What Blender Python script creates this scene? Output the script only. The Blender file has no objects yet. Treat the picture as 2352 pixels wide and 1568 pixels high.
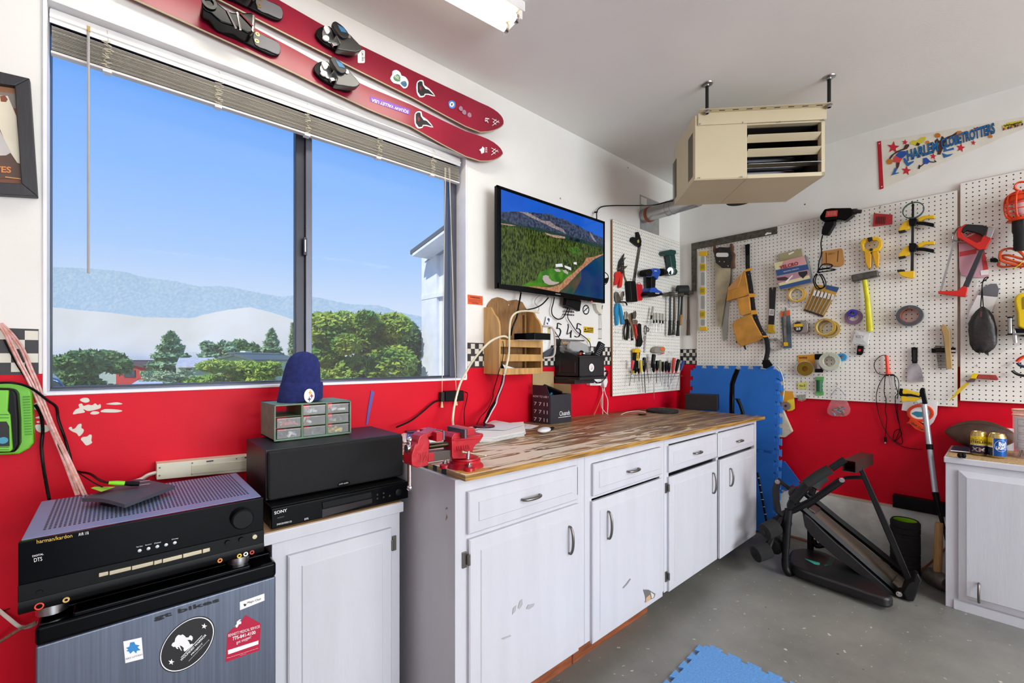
import bpy, bmesh, math, random
from mathutils import Vector as V, Matrix
random.seed(7)
sc=bpy.context.scene; C=sc.collection
# ---------------------------------------------------------------- camera, world, sun, lamps, exposure
YAW=math.radians(48.2256); F=1019.2; HY=825.48; CX=1176.0
CAM=V((-3.6329,-1.8931,1.26))
fw=V((math.cos(YAW),math.sin(YAW),0)); rt=V((math.sin(YAW),-math.cos(YAW),0))
cd=bpy.data.cameras.new('camera'); cam=bpy.data.objects.new('camera',cd); C.objects.link(cam); sc.camera=cam
cd.sensor_width=36; cd.lens=F/2352*36; cd.shift_y=(HY-784)/2352; cd.clip_start=.02; cd.clip_end=20000
cam.location=CAM; cam.rotation_euler=(math.pi/2,0,YAW-math.pi/2)
sc.view_settings.view_transform='Standard'; sc.view_settings.look='None'; sc.view_settings.gamma=1
sc.view_settings.use_curve_mapping=False; sc.view_settings.exposure=0.0
sc.cycles.use_denoising=True; sc.cycles.max_bounces=7; sc.cycles.diffuse_bounces=4; sc.cycles.glossy_bounces=3
sc.cycles.transparent_max_bounces=12; sc.cycles.caustics_reflective=False; sc.cycles.caustics_refractive=False
sc.cycles.sample_clamp_indirect=4
def lin(h):
    if isinstance(h,str):
        h=h.lstrip('#'); h=[int(h[i:i+2],16)/255 for i in (0,2,4)]
        h=[c/12.92 if c<=.04045 else ((c+.055)/1.055)**2.4 for c in h]
    return (*h[:3],1)
w=bpy.data.worlds.new('sky'); sc.world=w; w.use_nodes=True; nt=w.node_tree; N=nt.nodes; L=nt.links
bg=N['Background']; tc=N.new('ShaderNodeTexCoord'); sx=N.new('ShaderNodeSeparateXYZ'); cr=N.new('ShaderNodeValToRGB')
L.new(tc.outputs['Generated'],sx.inputs[0]); L.new(sx.outputs['Z'],cr.inputs[0]); L.new(cr.outputs[0],bg.inputs[0])
e=cr.color_ramp.elements; e[0].position=0; e[0].color=lin('#dce9f8'); e[1].position=1; e[1].color=lin('#3f86e6')
for p_,c_ in ((.1,'#cfe1fb'),(.2,'#a6ccfd'),(.33,'#84b9ff'),(.5,'#66a6ff')):
    x=e.new(p_); x.color=lin(c_)
bg.inputs[1].default_value=1.0
def lamp(name,kind,loc,rot,energy,size=None,sy=None,color=(1,1,1)):
    d=bpy.data.lights.new(name,kind); d.energy=energy; d.color=color
    if kind=='AREA':
        d.shape='RECTANGLE'; d.size=size; d.size_y=sy or size
    o=bpy.data.objects.new(name,d); C.objects.link(o); o.location=loc; o.rotation_euler=rot; return o
sun=lamp('sun','SUN',(0,0,30),(math.radians(48),0,math.radians(-68)),3.6,color=(1,.95,.86)); sun.data.angle=.009
CEIL=2.734
# added fill lamps: unseen ceiling fixtures (modelled below) and daylight at an unseen door
FILL_TUBES=[(-1.98,-1.17,0),(-2.9,-5.0,0),(-1.2,-4.0,0),(-4.6,-6.2,0)]
for i,(x,y,a) in enumerate(FILL_TUBES[1:]):
    lamp('tube_fill','AREA',(x,y,CEIL-.12),(0,0,a),(40,62,40)[i],1.2,.25,(.96,.99,1))
lamp('garage_door_fill','AREA',(-2.2,-7.3,1.3),(math.radians(108),0,0),270,3.4,2.1,(.88,.96,1))  # added area lamp, tilted up to brighten the ceiling

# ---------------------------------------------------------------- materials
MATS={}
def mat(name,col='#808080',rough=.55,metal=0,var=.05,vs=9,bump=0,bs=60,spec=.5,emit=None,es=1,trans=0,alpha=1,stretch=None,col2=None,ramp=None):
    if name in MATS: return MATS[name]
    m=bpy.data.materials.new(name); m.use_nodes=True; nt=m.node_tree; N=nt.nodes; L=nt.links; b=N['Principled BSDF']
    b.inputs['Roughness'].default_value=rough; b.inputs['Metallic'].default_value=metal
    b.inputs['Specular IOR Level'].default_value=spec
    c=lin(col); tc=N.new('ShaderNodeTexCoord'); mp=N.new('ShaderNodeMapping'); L.new(tc.outputs['Object'],mp.inputs[0])
    if stretch: mp.inputs['Scale'].default_value=stretch
    nz=N.new('ShaderNodeTexNoise'); nz.inputs['Scale'].default_value=vs; nz.inputs['Detail'].default_value=5; L.new(mp.outputs[0],nz.inputs[0])
    rp=N.new('ShaderNodeValToRGB'); L.new(nz.outputs['Fac'],rp.inputs[0]); e=rp.color_ramp.elements
    lo,hi=ramp or (.3,.7)
    e[0].position=lo; e[1].position=hi
    if col2: e[0].color=c; e[1].color=lin(col2)
    else:
        e[0].color=(*[max(0,q*(1-var*1.6)) for q in c[:3]],1); e[1].color=(*[min(1,q*(1+var)) for q in c[:3]],1)
    L.new(rp.outputs[0],b.inputs['Base Color'])
    if bump:
        n2=N.new('ShaderNodeTexNoise'); n2.inputs['Scale'].default_value=bs; n2.inputs['Detail'].default_value=4; L.new(mp.outputs[0],n2.inputs[0])
        bp=N.new('ShaderNodeBump'); bp.inputs['Strength'].default_value=bump; bp.inputs['Distance'].default_value=.004
        L.new(n2.outputs['Fac'],bp.inputs['Height']); L.new(bp.outputs[0],b.inputs['Normal'])
    if emit:
        b.inputs['Emission Color'].default_value=lin(emit); b.inputs['Emission Strength'].default_value=es
    if trans: b.inputs['Transmission Weight'].default_value=trans; b.inputs['IOR'].default_value=1.02 if trans>1.5 else 1.3
    if alpha<1: b.inputs['Alpha'].default_value=alpha
    MATS[name]=m; return m
def M(k):
    if k in MATS: return MATS[k]
    if k.startswith('#'): return mat(k,k)
    if k.startswith('g#'): return mat(k,k[1:],rough=.25)       # glossy plastic
    if k.startswith('m#'): return mat(k,k[1:],rough=.33,metal=1)   # metal
    if k.startswith('d#'): return mat(k,k[1:],rough=.85,bump=.3) # dull cloth / rubber
    if k.startswith('c#'): return mat(k,k[1:],rough=.15,alpha=.45)  # clear plastic
    raise KeyError(k)
mat('white_paint','#ededea',rough=.6,var=.035,vs=5,bump=.25,bs=90)
mat('ceiling_paint','#f3f2ef',rough=.7,var=.02,vs=2,bump=.2,bs=120)
mat('cabinet_paint','#c9cad1',rough=.32,var=.03,vs=14,bump=.12,bs=160,stretch=(1,1,.12))
mat('black_plastic','#0b0c0e',rough=.42,spec=.16)
mat('black_gloss','#040508',rough=.14,spec=.12)
mat('black_rubber','#191a1b',rough=.75,bump=.3)
mat('dark_metal','#2a2a2a',rough=.4,metal=.5)
mat('steel','#b9bbbd',rough=.28,metal=1)
mat('chrome','#dcdcdc',rough=.15,metal=1)
mat('old_steel','#74706a',rough=.45,metal=.8,var=.4,vs=25)
mat('pewter','#7d7a74',rough=.3,metal=.9)
mat('yellow','#e8b80e',rough=.4)
mat('red_plastic','#cf2219',rough=.35)
mat('paper','#f0f0ee',rough=.8,var=.02)
mat('print_black','#1b1b1d',rough=.6)
mat('print_white','#f2f2f2',rough=.6)
mat('glass','#ffffff',rough=0,alpha=.03,spec=.12)
mat('bag','#f4f4f6',rough=.08,alpha=.09,bump=.9,bs=40)
mat('clear','#eef3f3',rough=.08,alpha=.16)

# ---------------------------------------------------------------- pixel rays to points on real planes
ORG={}
def ray(px,py): return fw+rt*((px-CX)/F)+V((0,0,(HY-py)/F))
def hit(px,py,p0,n):
    d=ray(px,py); t=(p0-CAM).dot(n)/d.dot(n); return CAM+d*t
def W1(px,py,o=0): return hit(px,py,V((0,-o,0)),V((0,1,0)))
def W2(px,py,o=0): return hit(px,py,V((-o,0,0)),V((1,0,0)))
def PX(px,py,x): return hit(px,py,V((x,0,0)),V((1,0,0)))
def PZ(px,py,z): return hit(px,py,V((0,0,z)),V((0,0,1)))
def PD(px,py,d): return CAM+ray(px,py)*d           # at depth d
def mpp(p): return (p-CAM).dot(fw)/F               # metres per pixel at a point
KS=dict(a=(1580,440,3.137),b=(1900,400,2.801),c=(1960,240,6.0),d=(1680,840,2.704),e=(900,900,2.348),f=(1440,180,4.356),
 g=(1120,400,4.9),h=(1380,480,3.409),i=(1040,640,4.355),j=(560,740,3.136),k=(0,1080,3.2125),l=(0,700,3.408),m=(440,0,2.94),
 n=(0,0,3.137),o=(100,560,3.794),p=(680,280,2.529),q=(1400,500,7.84),r=(1400,660,8.708),s=(1430,800,12.06),t=(1470,560,6.533),
 A=(1560,420,6.533),B=(540,750,5.227),C=(1720,1030,4.239),D=(1220,680,7.125),E=(460,0,10.69),F=(0,150,5.055),G=(900,940,7.35),H=(340,1340,6.877),
 I=(1860,460,4.0735),J=(1580,830,5.169),u=(2240,380,6.536),v=(2200,620,5.6),w=(2150,920,9.8),x=(1980,800,6.273),z=(0,0,1))
def K(k,*pts):
    ox,oy,s=KS[k]
    if len(pts)==1 and isinstance(pts[0],list): pts=pts[0]
    r=[(ox+a/s,oy+b/s) for a,b in pts]
    return r
def K1(k,a,b): return K(k,(a,b))[0]
# ---------------------------------------------------------------- mesh builder
class MB:
    def __init__(s): s.v=[]; s.f=[]
    def add(s,vs,fs):
        n=len(s.v); s.v+= [V(q) for q in vs]; s.f+=[tuple(i+n for i in f) for f in fs]; return s
    def box(s,c,d,R=None):
        c=V(c); pts=[]
        for z in (-.5,.5):
            for x,y in ((-.5,-.5),(.5,-.5),(.5,.5),(-.5,.5)):
                q=V((x*d[0],y*d[1],z*d[2])); q=(R@q) if R is not None else q; pts.append(c+q)
        return s.add(pts,[(0,3,2,1),(4,5,6,7),(0,1,5,4),(1,2,6,5),(2,3,7,6),(3,0,4,7)])
    def bx(s,a,b): return s.box([(a[i]+b[i])/2 for i in range(3)],[abs(a[i]-b[i]) for i in range(3)])
    def hexa(s,b4,t4): return s.add(list(b4)+list(t4),[(0,3,2,1),(4,5,6,7),(0,1,5,4),(1,2,6,5),(2,3,7,6),(3,0,4,7)])
    def prism(s,pts,vec,inset=0,bev=0):
        n=len(pts); vec=V(vec); pts=[V(q) for q in pts]
        if inset:
            c=sum(pts,V((0,0,0)))/n
            top=[]
            for q in pts:
                d=c-q; top.append(q+vec+d*min(.9,inset/max(d.length,1e-6)))
        else: top=[q+vec for q in pts]
        return s.add(pts+top,[tuple(reversed(range(n))),tuple(range(n,2*n))]+[(i,(i+1)%n,n+(i+1)%n,n+i) for i in range(n)])
    def tube(s,path,r,n=8,cap=True,flat=None):
        path=[V(q) for q in path]; m=len(path)
        rs=r if isinstance(r,(list,tuple)) else [r]*m
        t0=(path[1]-path[0]).normalized(); up=V((0,0,1)) if abs(t0.z)<.9 else V((1,0,0))
        u=t0.cross(up).normalized(); base=len(s.v)
        for i,q in enumerate(path):
            t=(path[min(i+1,m-1)]-path[max(i-1,0)]); t=t.normalized() if t.length>1e-9 else t0
            u=(u-t*u.dot(t)); u=u.normalized() if u.length>1e-6 else t.orthogonal().normalized(); w_=t.cross(u)
            fl=flat or 1
            for j in range(n):
                a=2*math.pi*j/n; s.v.append(q+(u*math.cos(a)+w_*math.sin(a)*fl)*rs[i])
        for i in range(m-1):
            for j in range(n):
                a=base+i*n+j; b=base+i*n+(j+1)%n; s.f.append((a,b,b+n,a+n))
        if cap: s.f.append(tuple(base+j for j in reversed(range(n)))); s.f.append(tuple(base+(m-1)*n+j for j in range(n)))
        return s
    def cyl(s,a,b,r0,r1=None,n=16): return s.tube([a,b],[r0,r0 if r1 is None else r1],n)
    def lathe(s,prof,o,ax=(0,0,1),n=24,sq=None):
        o=V(o); ax=V(ax).normalized(); u=ax.orthogonal().normalized(); w_=ax.cross(u); base=len(s.v); m=len(prof)
        for r,h in prof:
            for j in range(n):
                a=2*math.pi*j/n; s.v.append(o+ax*h+(u*math.cos(a)+w_*math.sin(a))*max(r,1e-5))
        for i in range(m-1):
            for j in range(n):
                a=base+i*n+j; b=base+i*n+(j+1)%n; s.f.append((a,b,b+n,a+n))
        if prof[0][0]>1e-4: s.f.append(tuple(base+j for j in reversed(range(n))))
        if prof[-1][0]>1e-4: s.f.append(tuple(base+(m-1)*n+j for j in range(n)))
        return s
    def ring(s,o,ax,ro,ri,h,n=28):
        o=V(o); ax=V(ax).normalized(); u=ax.orthogonal().normalized(); w_=ax.cross(u); base=len(s.v)
        for r,hh in ((ro,0),(ro,h),(ri,h),(ri,0)):
            for j in range(n):
                a=2*math.pi*j/n; s.v.append(o+ax*hh+(u*math.cos(a)+w_*math.sin(a))*r)
        for i in range(4):
            for j in range(n):
                a=base+i*n+j; b=base+i*n+(j+1)%n; c=(i+1)%4
                s.f.append((a,b,base+c*n+(j+1)%n,base+c*n+j))
        return s
    def ell(s,c,r,R=None,n=16,m=10):
        c=V(c); base=len(s.v)
        for i in range(m+1):
            p=math.pi*i/m
            for j in range(n):
                a=2*math.pi*j/n; q=V((r[0]*math.sin(p)*math.cos(a),r[1]*math.sin(p)*math.sin(a),r[2]*math.cos(p)))
                s.v.append(c+(R@q if R is not None else q))
        for i in range(m):
            for j in range(n):
                a=base+i*n+j; b=base+i*n+(j+1)%n; s.f.append((a,b,b+n,a+n))
        return s
    def build(s,name,m,parent=None,bev=0,smooth=35,kind=None,label=None,seg=2):
        off=ORG.get(parent.name,V((0,0,0))) if parent else V((0,0,0))
        if parent is None:
            lo=[min(q[i] for q in s.v) for i in range(3)]; hi=[max(q[i] for q in s.v) for i in range(3)]
            off=V(((lo[0]+hi[0])/2,(lo[1]+hi[1])/2,lo[2]))
        me=bpy.data.meshes.new(name); me.from_pydata([tuple(q-off) for q in s.v],[],s.f); me.validate()
        b=bmesh.new(); b.from_mesh(me)
        if len(s.v)<60000: bmesh.ops.remove_doubles(b,verts=b.verts,dist=1e-6)
        bmesh.ops.recalc_face_normals(b,faces=b.faces); b.to_mesh(me); b.free()
        o=bpy.data.objects.new(name,me); C.objects.link(o)
        me.materials.append(m if not isinstance(m,str) else M(m))
        if parent: o.parent=parent; ORG[o.name]=off
        else: o.location=off; ORG[o.name]=off
        if smooth:
            me.shade_smooth(); me.set_sharp_from_angle(angle=math.radians(smooth))
        if bev:
            md=o.modifiers.new('bevel','BEVEL'); md.width=bev; md.segments=seg; md.limit_method='ANGLE'; md.angle_limit=math.radians(40)
            if smooth: md.harden_normals=True
        if kind: o['kind']=kind
        if label: o['label']=label
        return o
def thing(name,label,cat,loc=(0,0,0),group=None):
    o=bpy.data.objects.new(name,None); C.objects.link(o); o.location=V(loc); o.empty_display_size=.05
    ORG[o.name]=V(loc); o['label']=label; o['category']=cat
    if group: o['group']=group
    return o
def tag(o,label,cat,group=None,kind=None):
    o['label']=label; o['category']=cat
    if group: o['group']=group
    if kind: o['kind']=kind
    return o
NRM={'1':V((0,-1,0)),'2':V((-1,0,0))}
def PW(wall,p,o): return (W1 if wall=='1' else W2)(p[0],p[1],o)
def slab(name,pts,wall,o0,o1,m,parent=None,bev=0,inset=0,label=None,smooth=35):
    q=[PW(wall,p,o1) for p in pts]; n=NRM[wall]; b=MB(); base=[x-n*(o1-o0) for x in q]
    b.prism(base,n*(o1-o0),inset); return b.build(name,m,parent,bev=bev,label=label,smooth=smooth)
def cat_rom(P,k=5):
    out=[]; n=len(P)
    for i in range(n-1):
        a=P[max(i-1,0)]; b=P[i]; c=P[i+1]; d=P[min(i+2,n-1)]
        for j in range(k):
            t=j/k; out.append(.5*((2*b)+(c-a)*t+(2*a-5*b+4*c-d)*t*t+(-a+3*b-3*c+d)*t**3))
    out.append(P[-1]); return out
def wire(name,pts3,r,m,parent=None,k=5,n=6,label=None,flat=None):
    return MB().tube(cat_rom([V(q) for q in pts3],k),r,n,flat=flat).build(name,m,parent,smooth=60,label=label)
def wpts(wall,pts,offs):
    if not isinstance(offs,(list,tuple)): offs=[offs]*len(pts)
    return [PW(wall,p,o) for p,o in zip(pts,offs)]
def poly_smooth(pts,k=3):
    n=len(pts); out=[]
    for i in range(n):
        a,b,c,d=[V((*pts[(i+j)%n],0)) for j in (-1,0,1,2)]
        for j in range(k):
            t=j/k; q=.5*((2*b)+(c-a)*t+(2*a-5*b+4*c-d)*t*t+(-a+3*b-3*c+d)*t**3); out.append((q.x,q.y))
    return out
TXT={}
def text(s,p0,p1,p2,m,parent,name='lettering',thick=0,bold=0,nrm=None,shear=0):
    """flat lettering: p0 bottom left, p1 bottom right, p2 top left of its box"""
    key=(s,bold,shear)
    if key not in TXT:
        cu=bpy.data.curves.new('t','FONT'); cu.body=s; cu.offset=bold; cu.shear=shear; cu.resolution_u=3
        o=bpy.data.objects.new('t',cu); C.objects.link(o); dg=bpy.context.evaluated_depsgraph_get()
        me=bpy.data.meshes.new_from_object(o.evaluated_get(dg)); bpy.data.objects.remove(o)
        vs=[tuple(v.co) for v in me.vertices]; fs=[tuple(p.vertices) for p in me.polygons]
        x0=min(v[0] for v in vs); x1=max(v[0] for v in vs); y0=min(v[1] for v in vs); y1=max(v[1] for v in vs)
        TXT[key]=([((v[0]-x0)/(x1-x0),(v[1]-y0)/(y1-y0)) for v in vs],fs)
    uv,fs=TXT[key]; p0,p1,p2=V(p0),V(p1),V(p2)
    n=(p1-p0).cross(p2-p0).normalized()
    if n.dot(CAM-p0)<0: n=-n
    b=MB(); b.add([p0+(p1-p0)*u+(p2-p0)*v+n*.0006 for u,v in uv],fs)
    if thick:
        k=len(b.v); b.v+= [q-n*thick for q in b.v]
        b.f+= [tuple(reversed([i+k for i in f])) for f in fs]
    return b.build(name,m,parent,smooth=0)
def wtext(s,wall,a,b,c,o,m,parent,**kw): return text(s,PW(wall,a,o),PW(wall,b,o),PW(wall,c,o),m,parent,**kw)
def decal(name,pts,wall,o,m,parent,label=None,t=.0006): return slab(name,pts,wall,o,o+t,m,parent,label=label,smooth=0)
def circ(c,rx,ry=None,n=20,a0=0): 
    ry=ry or rx; return [(c[0]+rx*math.cos(a0+2*math.pi*i/n),c[1]+ry*math.sin(a0+2*math.pi*i/n)) for i in range(n)]
def star(c,r,ri=.4,n=5,rot=0,sx=1): 
    return [(c[0]+sx*(r if i%2==0 else r*ri)*math.sin(rot+math.pi*i/n),c[1]-(r if i%2==0 else r*ri)*math.cos(rot+math.pi*i/n)) for i in range(2*n)]
def rrect(x0,y0,x1,y1,r,n=3):
    out=[]
    for cx,cy,a in ((x1-r,y1-r,0),(x0+r,y1-r,1),(x0+r,y0+r,2),(x1-r,y0+r,3)):
        for i in range(n+1):
            t=(a+i/n)*math.pi/2; out.append((cx+r*math.cos(t),cy+r*math.sin(t)))
    return out
# ================================================================ room shell
RED_Z=1.2185; CHK_Z=1.349
def paint_wall(name,extra=0):
    m=bpy.data.materials.new(name); m.use_nodes=True; nt=m.node_tree; N=nt.nodes; L=nt.links; b=N['Principled BSDF']
    g=N.new('ShaderNodeNewGeometry'); sx=N.new('ShaderNodeSeparateXYZ'); L.new(g.outputs['Position'],sx.inputs[0])
    gt=N.new('ShaderNodeMath'); gt.operation='GREATER_THAN'; gt.inputs[1].default_value=RED_Z; L.new(sx.outputs['Z'],gt.inputs[0])
    nz=N.new('ShaderNodeTexNoise'); nz.inputs['Scale'].default_value=3.5; nz.inputs['Detail'].default_value=6; L.new(g.outputs['Position'],nz.inputs[0])
    def ramp(c0,c1):
        r=N.new('ShaderNodeValToRGB'); r.color_ramp.elements[0].position=.3; r.color_ramp.elements[1].position=.7
        r.color_ramp.elements[0].color=lin(c0); r.color_ramp.elements[1].color=lin(c1); L.new(nz.outputs[0],r.inputs[0]); return r
    a=ramp('#c90622','#d80826'); c=ramp('#e8e6e1','#efeeea')
    mx=N.new('ShaderNodeMix'); mx.data_type='RGBA'; L.new(gt.outputs[0],mx.inputs[0]); L.new(a.outputs[0],mx.inputs[6]); L.new(c.outputs[0],mx.inputs[7])
    # nail holes and nicks
    vo=N.new('ShaderNodeTexVoronoi'); vo.inputs['Scale'].default_value=5.5; L.new(g.outputs['Position'],vo.inputs[0])
    lt=N.new('ShaderNodeMath'); lt.operation='LESS_THAN'; lt.inputs[1].default_value=.03; L.new(vo.outputs['Distance'],lt.inputs[0])
    m2=N.new('ShaderNodeMix'); m2.data_type='RGBA'; L.new(lt.outputs[0],m2.inputs[0]); L.new(mx.outputs[2],m2.inputs[6]); m2.inputs[7].default_value=lin('#6b6560')
    L.new(m2.outputs[2],b.inputs['Base Color']); b.inputs['Roughness'].default_value=.5; b.inputs['Specular IOR Level'].default_value=.18
    n2=N.new('ShaderNodeTexNoise'); n2.inputs['Scale'].default_value=110; L.new(g.outputs['Position'],n2.inputs[0])
    bp=N.new('ShaderNodeBump'); bp.inputs['Strength'].default_value=.07; bp.inputs['Distance'].default_value=.003; L.new(n2.outputs[0],bp.inputs['Height']); L.new(bp.outputs[0],b.inputs['Normal'])
    return m
WALLM=paint_wall('wall_paint')
XL=-7.0; YN=-7.4; TH=.16
# window opening in wall y=0
wa=W1(98,903); wb=W1(1072,873); wt=W1(1066,360)
WX0,WX1=wa.x,wb.x; WZ0=(wa.z+W1(1050,873).z)/2; WZ1=wt.z+.012
b=MB()
b.bx((XL,0,0),(WX0,TH,CEIL)); b.bx((WX1,0,0),(0+TH,TH,CEIL)); b.bx((WX0,0,0),(WX1,TH,WZ0)); b.bx((WX0,0,WZ1),(WX1,TH,CEIL))
WL=b.build('wall_left',WALLM,kind='structure',smooth=0)
WR=MB().bx((0,0,0),(TH,YN,CEIL)).build('wall_right',WALLM,kind='structure',smooth=0)
MB().bx((XL-TH,TH,0),(XL,-2.5,CEIL)).bx((XL-TH,-3.9,0),(XL,YN,CEIL)).bx((XL-TH,-2.5,2.05),(XL,-3.9,CEIL)).bx((XL-TH,-2.5,0),(XL,-3.9,.6)).build('wall_rear',WALLM,kind='structure',smooth=0)
MB().bx((XL,YN,0),(-4.6,YN-TH,CEIL)).bx((-.6,YN,0),(0,YN-TH,CEIL)).bx((-4.6,YN,2.3),(-.6,YN-TH,CEIL)).build('wall_near',WALLM,kind='structure',smooth=0)
MB().bx((XL-TH,YN-TH,CEIL),(TH,TH,CEIL+.12)).build('ceiling','ceiling_paint',kind='structure',smooth=0)
# floor: painted concrete
m=bpy.data.materials.new('floor_paint'); m.use_nodes=True; nt=m.node_tree; N=nt.nodes; L=nt.links; bb=N['Principled BSDF']
g=N.new('ShaderNodeNewGeometry'); nz=N.new('ShaderNodeTexNoise'); nz.inputs['Scale'].default_value=2.3; nz.inputs['Detail'].default_value=9; nz.inputs['Roughness'].default_value=.65; L.new(g.outputs['Position'],nz.inputs[0])
r=N.new('ShaderNodeValToRGB'); r.color_ramp.elements[0].position=.3; r.color_ramp.elements[0].color=lin('#696864'); r.color_ramp.elements[1].position=.7; r.color_ramp.elements[1].color=lin('#86847d'); L.new(nz.outputs[0],r.inputs[0])
nk=N.new('ShaderNodeTexNoise'); nk.inputs['Scale'].default_value=34; nk.inputs['Detail'].default_value=7; nk.inputs['Roughness'].default_value=.6; L.new(g.outputs['Position'],nk.inputs[0])
rk=N.new('ShaderNodeValToRGB'); rk.color_ramp.elements[0].position=.655; rk.color_ramp.elements[1].position=.68; L.new(nk.outputs[0],rk.inputs[0])
mx=N.new('ShaderNodeMix'); mx.data_type='RGBA'; L.new(rk.outputs[0],mx.inputs[0]); L.new(r.outputs[0],mx.inputs[6]); mx.inputs[7].default_value=lin('#c4beac')
nd=N.new('ShaderNodeTexVoronoi'); nd.inputs['Scale'].default_value=7; L.new(g.outputs['Position'],nd.inputs[0])
ld=N.new('ShaderNodeMath'); ld.operation='LESS_THAN'; ld.inputs[1].default_value=.035; L.new(nd.outputs['Distance'],ld.inputs[0])
m3=N.new('ShaderNodeMix'); m3.data_type='RGBA'; L.new(ld.outputs[0],m3.inputs[0]); L.new(mx.outputs[2],m3.inputs[6]); m3.inputs[7].default_value=lin('#45423c')
L.new(m3.outputs[2],bb.inputs['Base Color']); bb.inputs['Roughness'].default_value=.38
bp=N.new('ShaderNodeBump'); bp.inputs['Strength'].default_value=.25; bp.inputs['Distance'].default_value=.004; L.new(nk.outputs[0],bp.inputs['Height']); L.new(bp.outputs[0],bb.inputs['Normal'])
FL=MB().bx((XL-TH,YN-TH,-.1),(TH,TH,0)).build('floor',m,kind='structure',smooth=0)
# concrete curb along the right wall
mat('curb','#e2e4dc',rough=.7,var=.09,vs=14,bump=.6,bs=30)
cz=(W2(1891,1132,.02).z+W2(2174,1189,.02).z)/2
MB().bx((-.028,0,0),(0,YN,cz)).build('baseboard_right','curb',kind='structure',bev=.004)
mat('bare_wood','#c9b7a0',rough=.8,var=.1)
MB().bx((-.03,-.9,cz),(0,YN,cz+.009)).build('trim_2','bare_wood',kind='structure')
# checkered border strip
CK=.0266
mat('checker_black','#27262b',rough=.5); mat('checker_cream','#dcd8cb',rough=.5)
def border(name,wall,a0,a1,ph):
    n=NRM[wall]; ax=V((1,0,0)) if wall=='1' else V((0,1,0))
    z0,z1=RED_Z-.002,CHK_Z; lo,hi=min(a0,a1),max(a0,a1)
    b=MB(); p=ax*lo; q=ax*hi
    b.prism([V((p.x,p.y,z0)),V((q.x,q.y,z0)),V((q.x,q.y,z1)),V((p.x,p.y,z1))],n*.0008)
    o=b.build(name,'checker_black',kind='structure',smooth=0)
    c=MB(); rows=[z1-.0055-CK,z1-.0055-2*CK,z1-.0055-3*CK-.0125,z1-.0055-4*CK-.0125]
    for r_,zr in enumerate(rows):
        k=math.floor((lo-ph)/CK)-2
        while ph+k*CK<hi:
            if (k+r_)%2==0:
                s=max(lo,ph+k*CK); e_=min(hi,ph+(k+1)*CK)
                if e_-s>.002:
                    P=ax*s; Q=ax*e_; c.prism([V((P.x,P.y,zr))+n*.0007,V((Q.x,Q.y,zr))+n*.0007,V((Q.x,Q.y,zr+CK))+n*.0007,V((P.x,P.y,zr+CK))+n*.0007],n*.0006)
            k+=1
    q=c.build('cream_check','checker_cream',o,smooth=0,kind='stuff')
border('trim_1','1',-4.6,WX0-.008,W1(57.1,800).x)
border('trim_3','1',WX1+.004,-.003,W1(1081.3,800).x-0)
border('trim_4','2',-.003,W2(1612,800).y,W2(1562.8,800).y)
# missing paint flakes on the red wall
def flake(pts,k='l'): decal('paint_chip',poly_smooth(K(k,pts),3),'1',.0,mat('bare_plaster','#ddd8cc',rough=.8),WL)
flake([(625,745),(650,728),(690,730),(700,755),(665,765)])
flake([(570,855),(590,820),(620,805),(615,780),(640,772),(655,790),(690,780),(720,785),(745,770),(765,785),(785,775),(788,805),(750,820),(690,830),(650,815),(665,840),(610,850)])
flake([(705,850),(730,832),(775,838),(770,852),(735,858)]); flake([(790,838),(810,818),(860,815),(940,822),(955,832),(900,842)])
flake([(830,775),(880,765),(920,762),(960,775),(900,782)])
flake([(538,968),(548,955),(562,957),(568,972),(590,963),(612,935),(638,932),(637,962),(655,975),(650,1000),(620,1028),(600,1005),(565,990)])
flake([(633,1052),(645,1035),(680,1030),(700,1015),(718,1020),(715,1060),(720,1080),(680,1100),(660,1085),(648,1070)])
flake([(275,945),(300,935),(360,940),(385,955),(382,985),(330,1000),(290,985)]); flake([(285,915),(300,908),(312,916),(300,925)]); flake([(277,885),(300,872),(330,868),(325,888)])
flake([(268,780),(280,765),(305,770),(315,800),(300,822),(268,815)])
# ---------------------------------------------------------------- window
mat('bronze','#33333b',rough=.4,metal=.3); mat('bronze_light','#5b5d68',rough=.35,metal=.5); mat('reveal','#f1f1f4',rough=.5)
W=thing('window_1','','window'); del W['category']; del W['label']; W['kind']='structure'
YG=.075; DY=.045
b=MB(); rv=.009
b.bx((WX0,-.004,WZ0),(WX0+rv,.14,WZ1)); b.bx((WX1-rv,-.004,WZ0),(WX1,.14,WZ1)); b.bx((WX0,-.004,WZ1-.006),(WX1,.14,WZ1)); b.bx((WX0,-.002,WZ0-.004),(WX1,.14,WZ0+.006)); b.build('reveal','reveal',W,bev=.002)
fz0=WZ0+.006; fz1=WZ1-.006; fx0=WX0+rv; fx1=WX1-rv
def bar(x0,x1,z0,z1,y0,y1,nm,m='bronze'): return MB().bx((x0,y0+DY,z0),(x1,y1+DY-.005,z1)).build(nm,m,W,bev=.002)
gx0=hit(118,600,V((0,.1,0)),V((0,1,0))).x; gx1=hit(1029,600,V((0,.1,0)),V((0,1,0))).x; gz=hit(120,888.5,V((0,.1,0)),V((0,1,0))).z
bar(fx0,fx1,fz0,fz0+.006,.028,.09,'frame_sill','bronze_light'); bar(fx0,fx1,fz0,gz,.04,.1,'frame_rail'); bar(fx0,fx1,fz1-.03,fz1,.04,.1,'frame_rail')
bar(fx0,gx0,fz0,fz1,.035,.1,'frame_stile'); bar(gx1,fx1,fz0,fz1,.035,.1,'frame_stile','bronze_light')
xm=hit(681,600,V((0,.085,0)),V((0,1,0))).x; xn=hit(716,600,V((0,.085,0)),V((0,1,0))).x; xc=(xm*.42+xn*.58)
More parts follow.
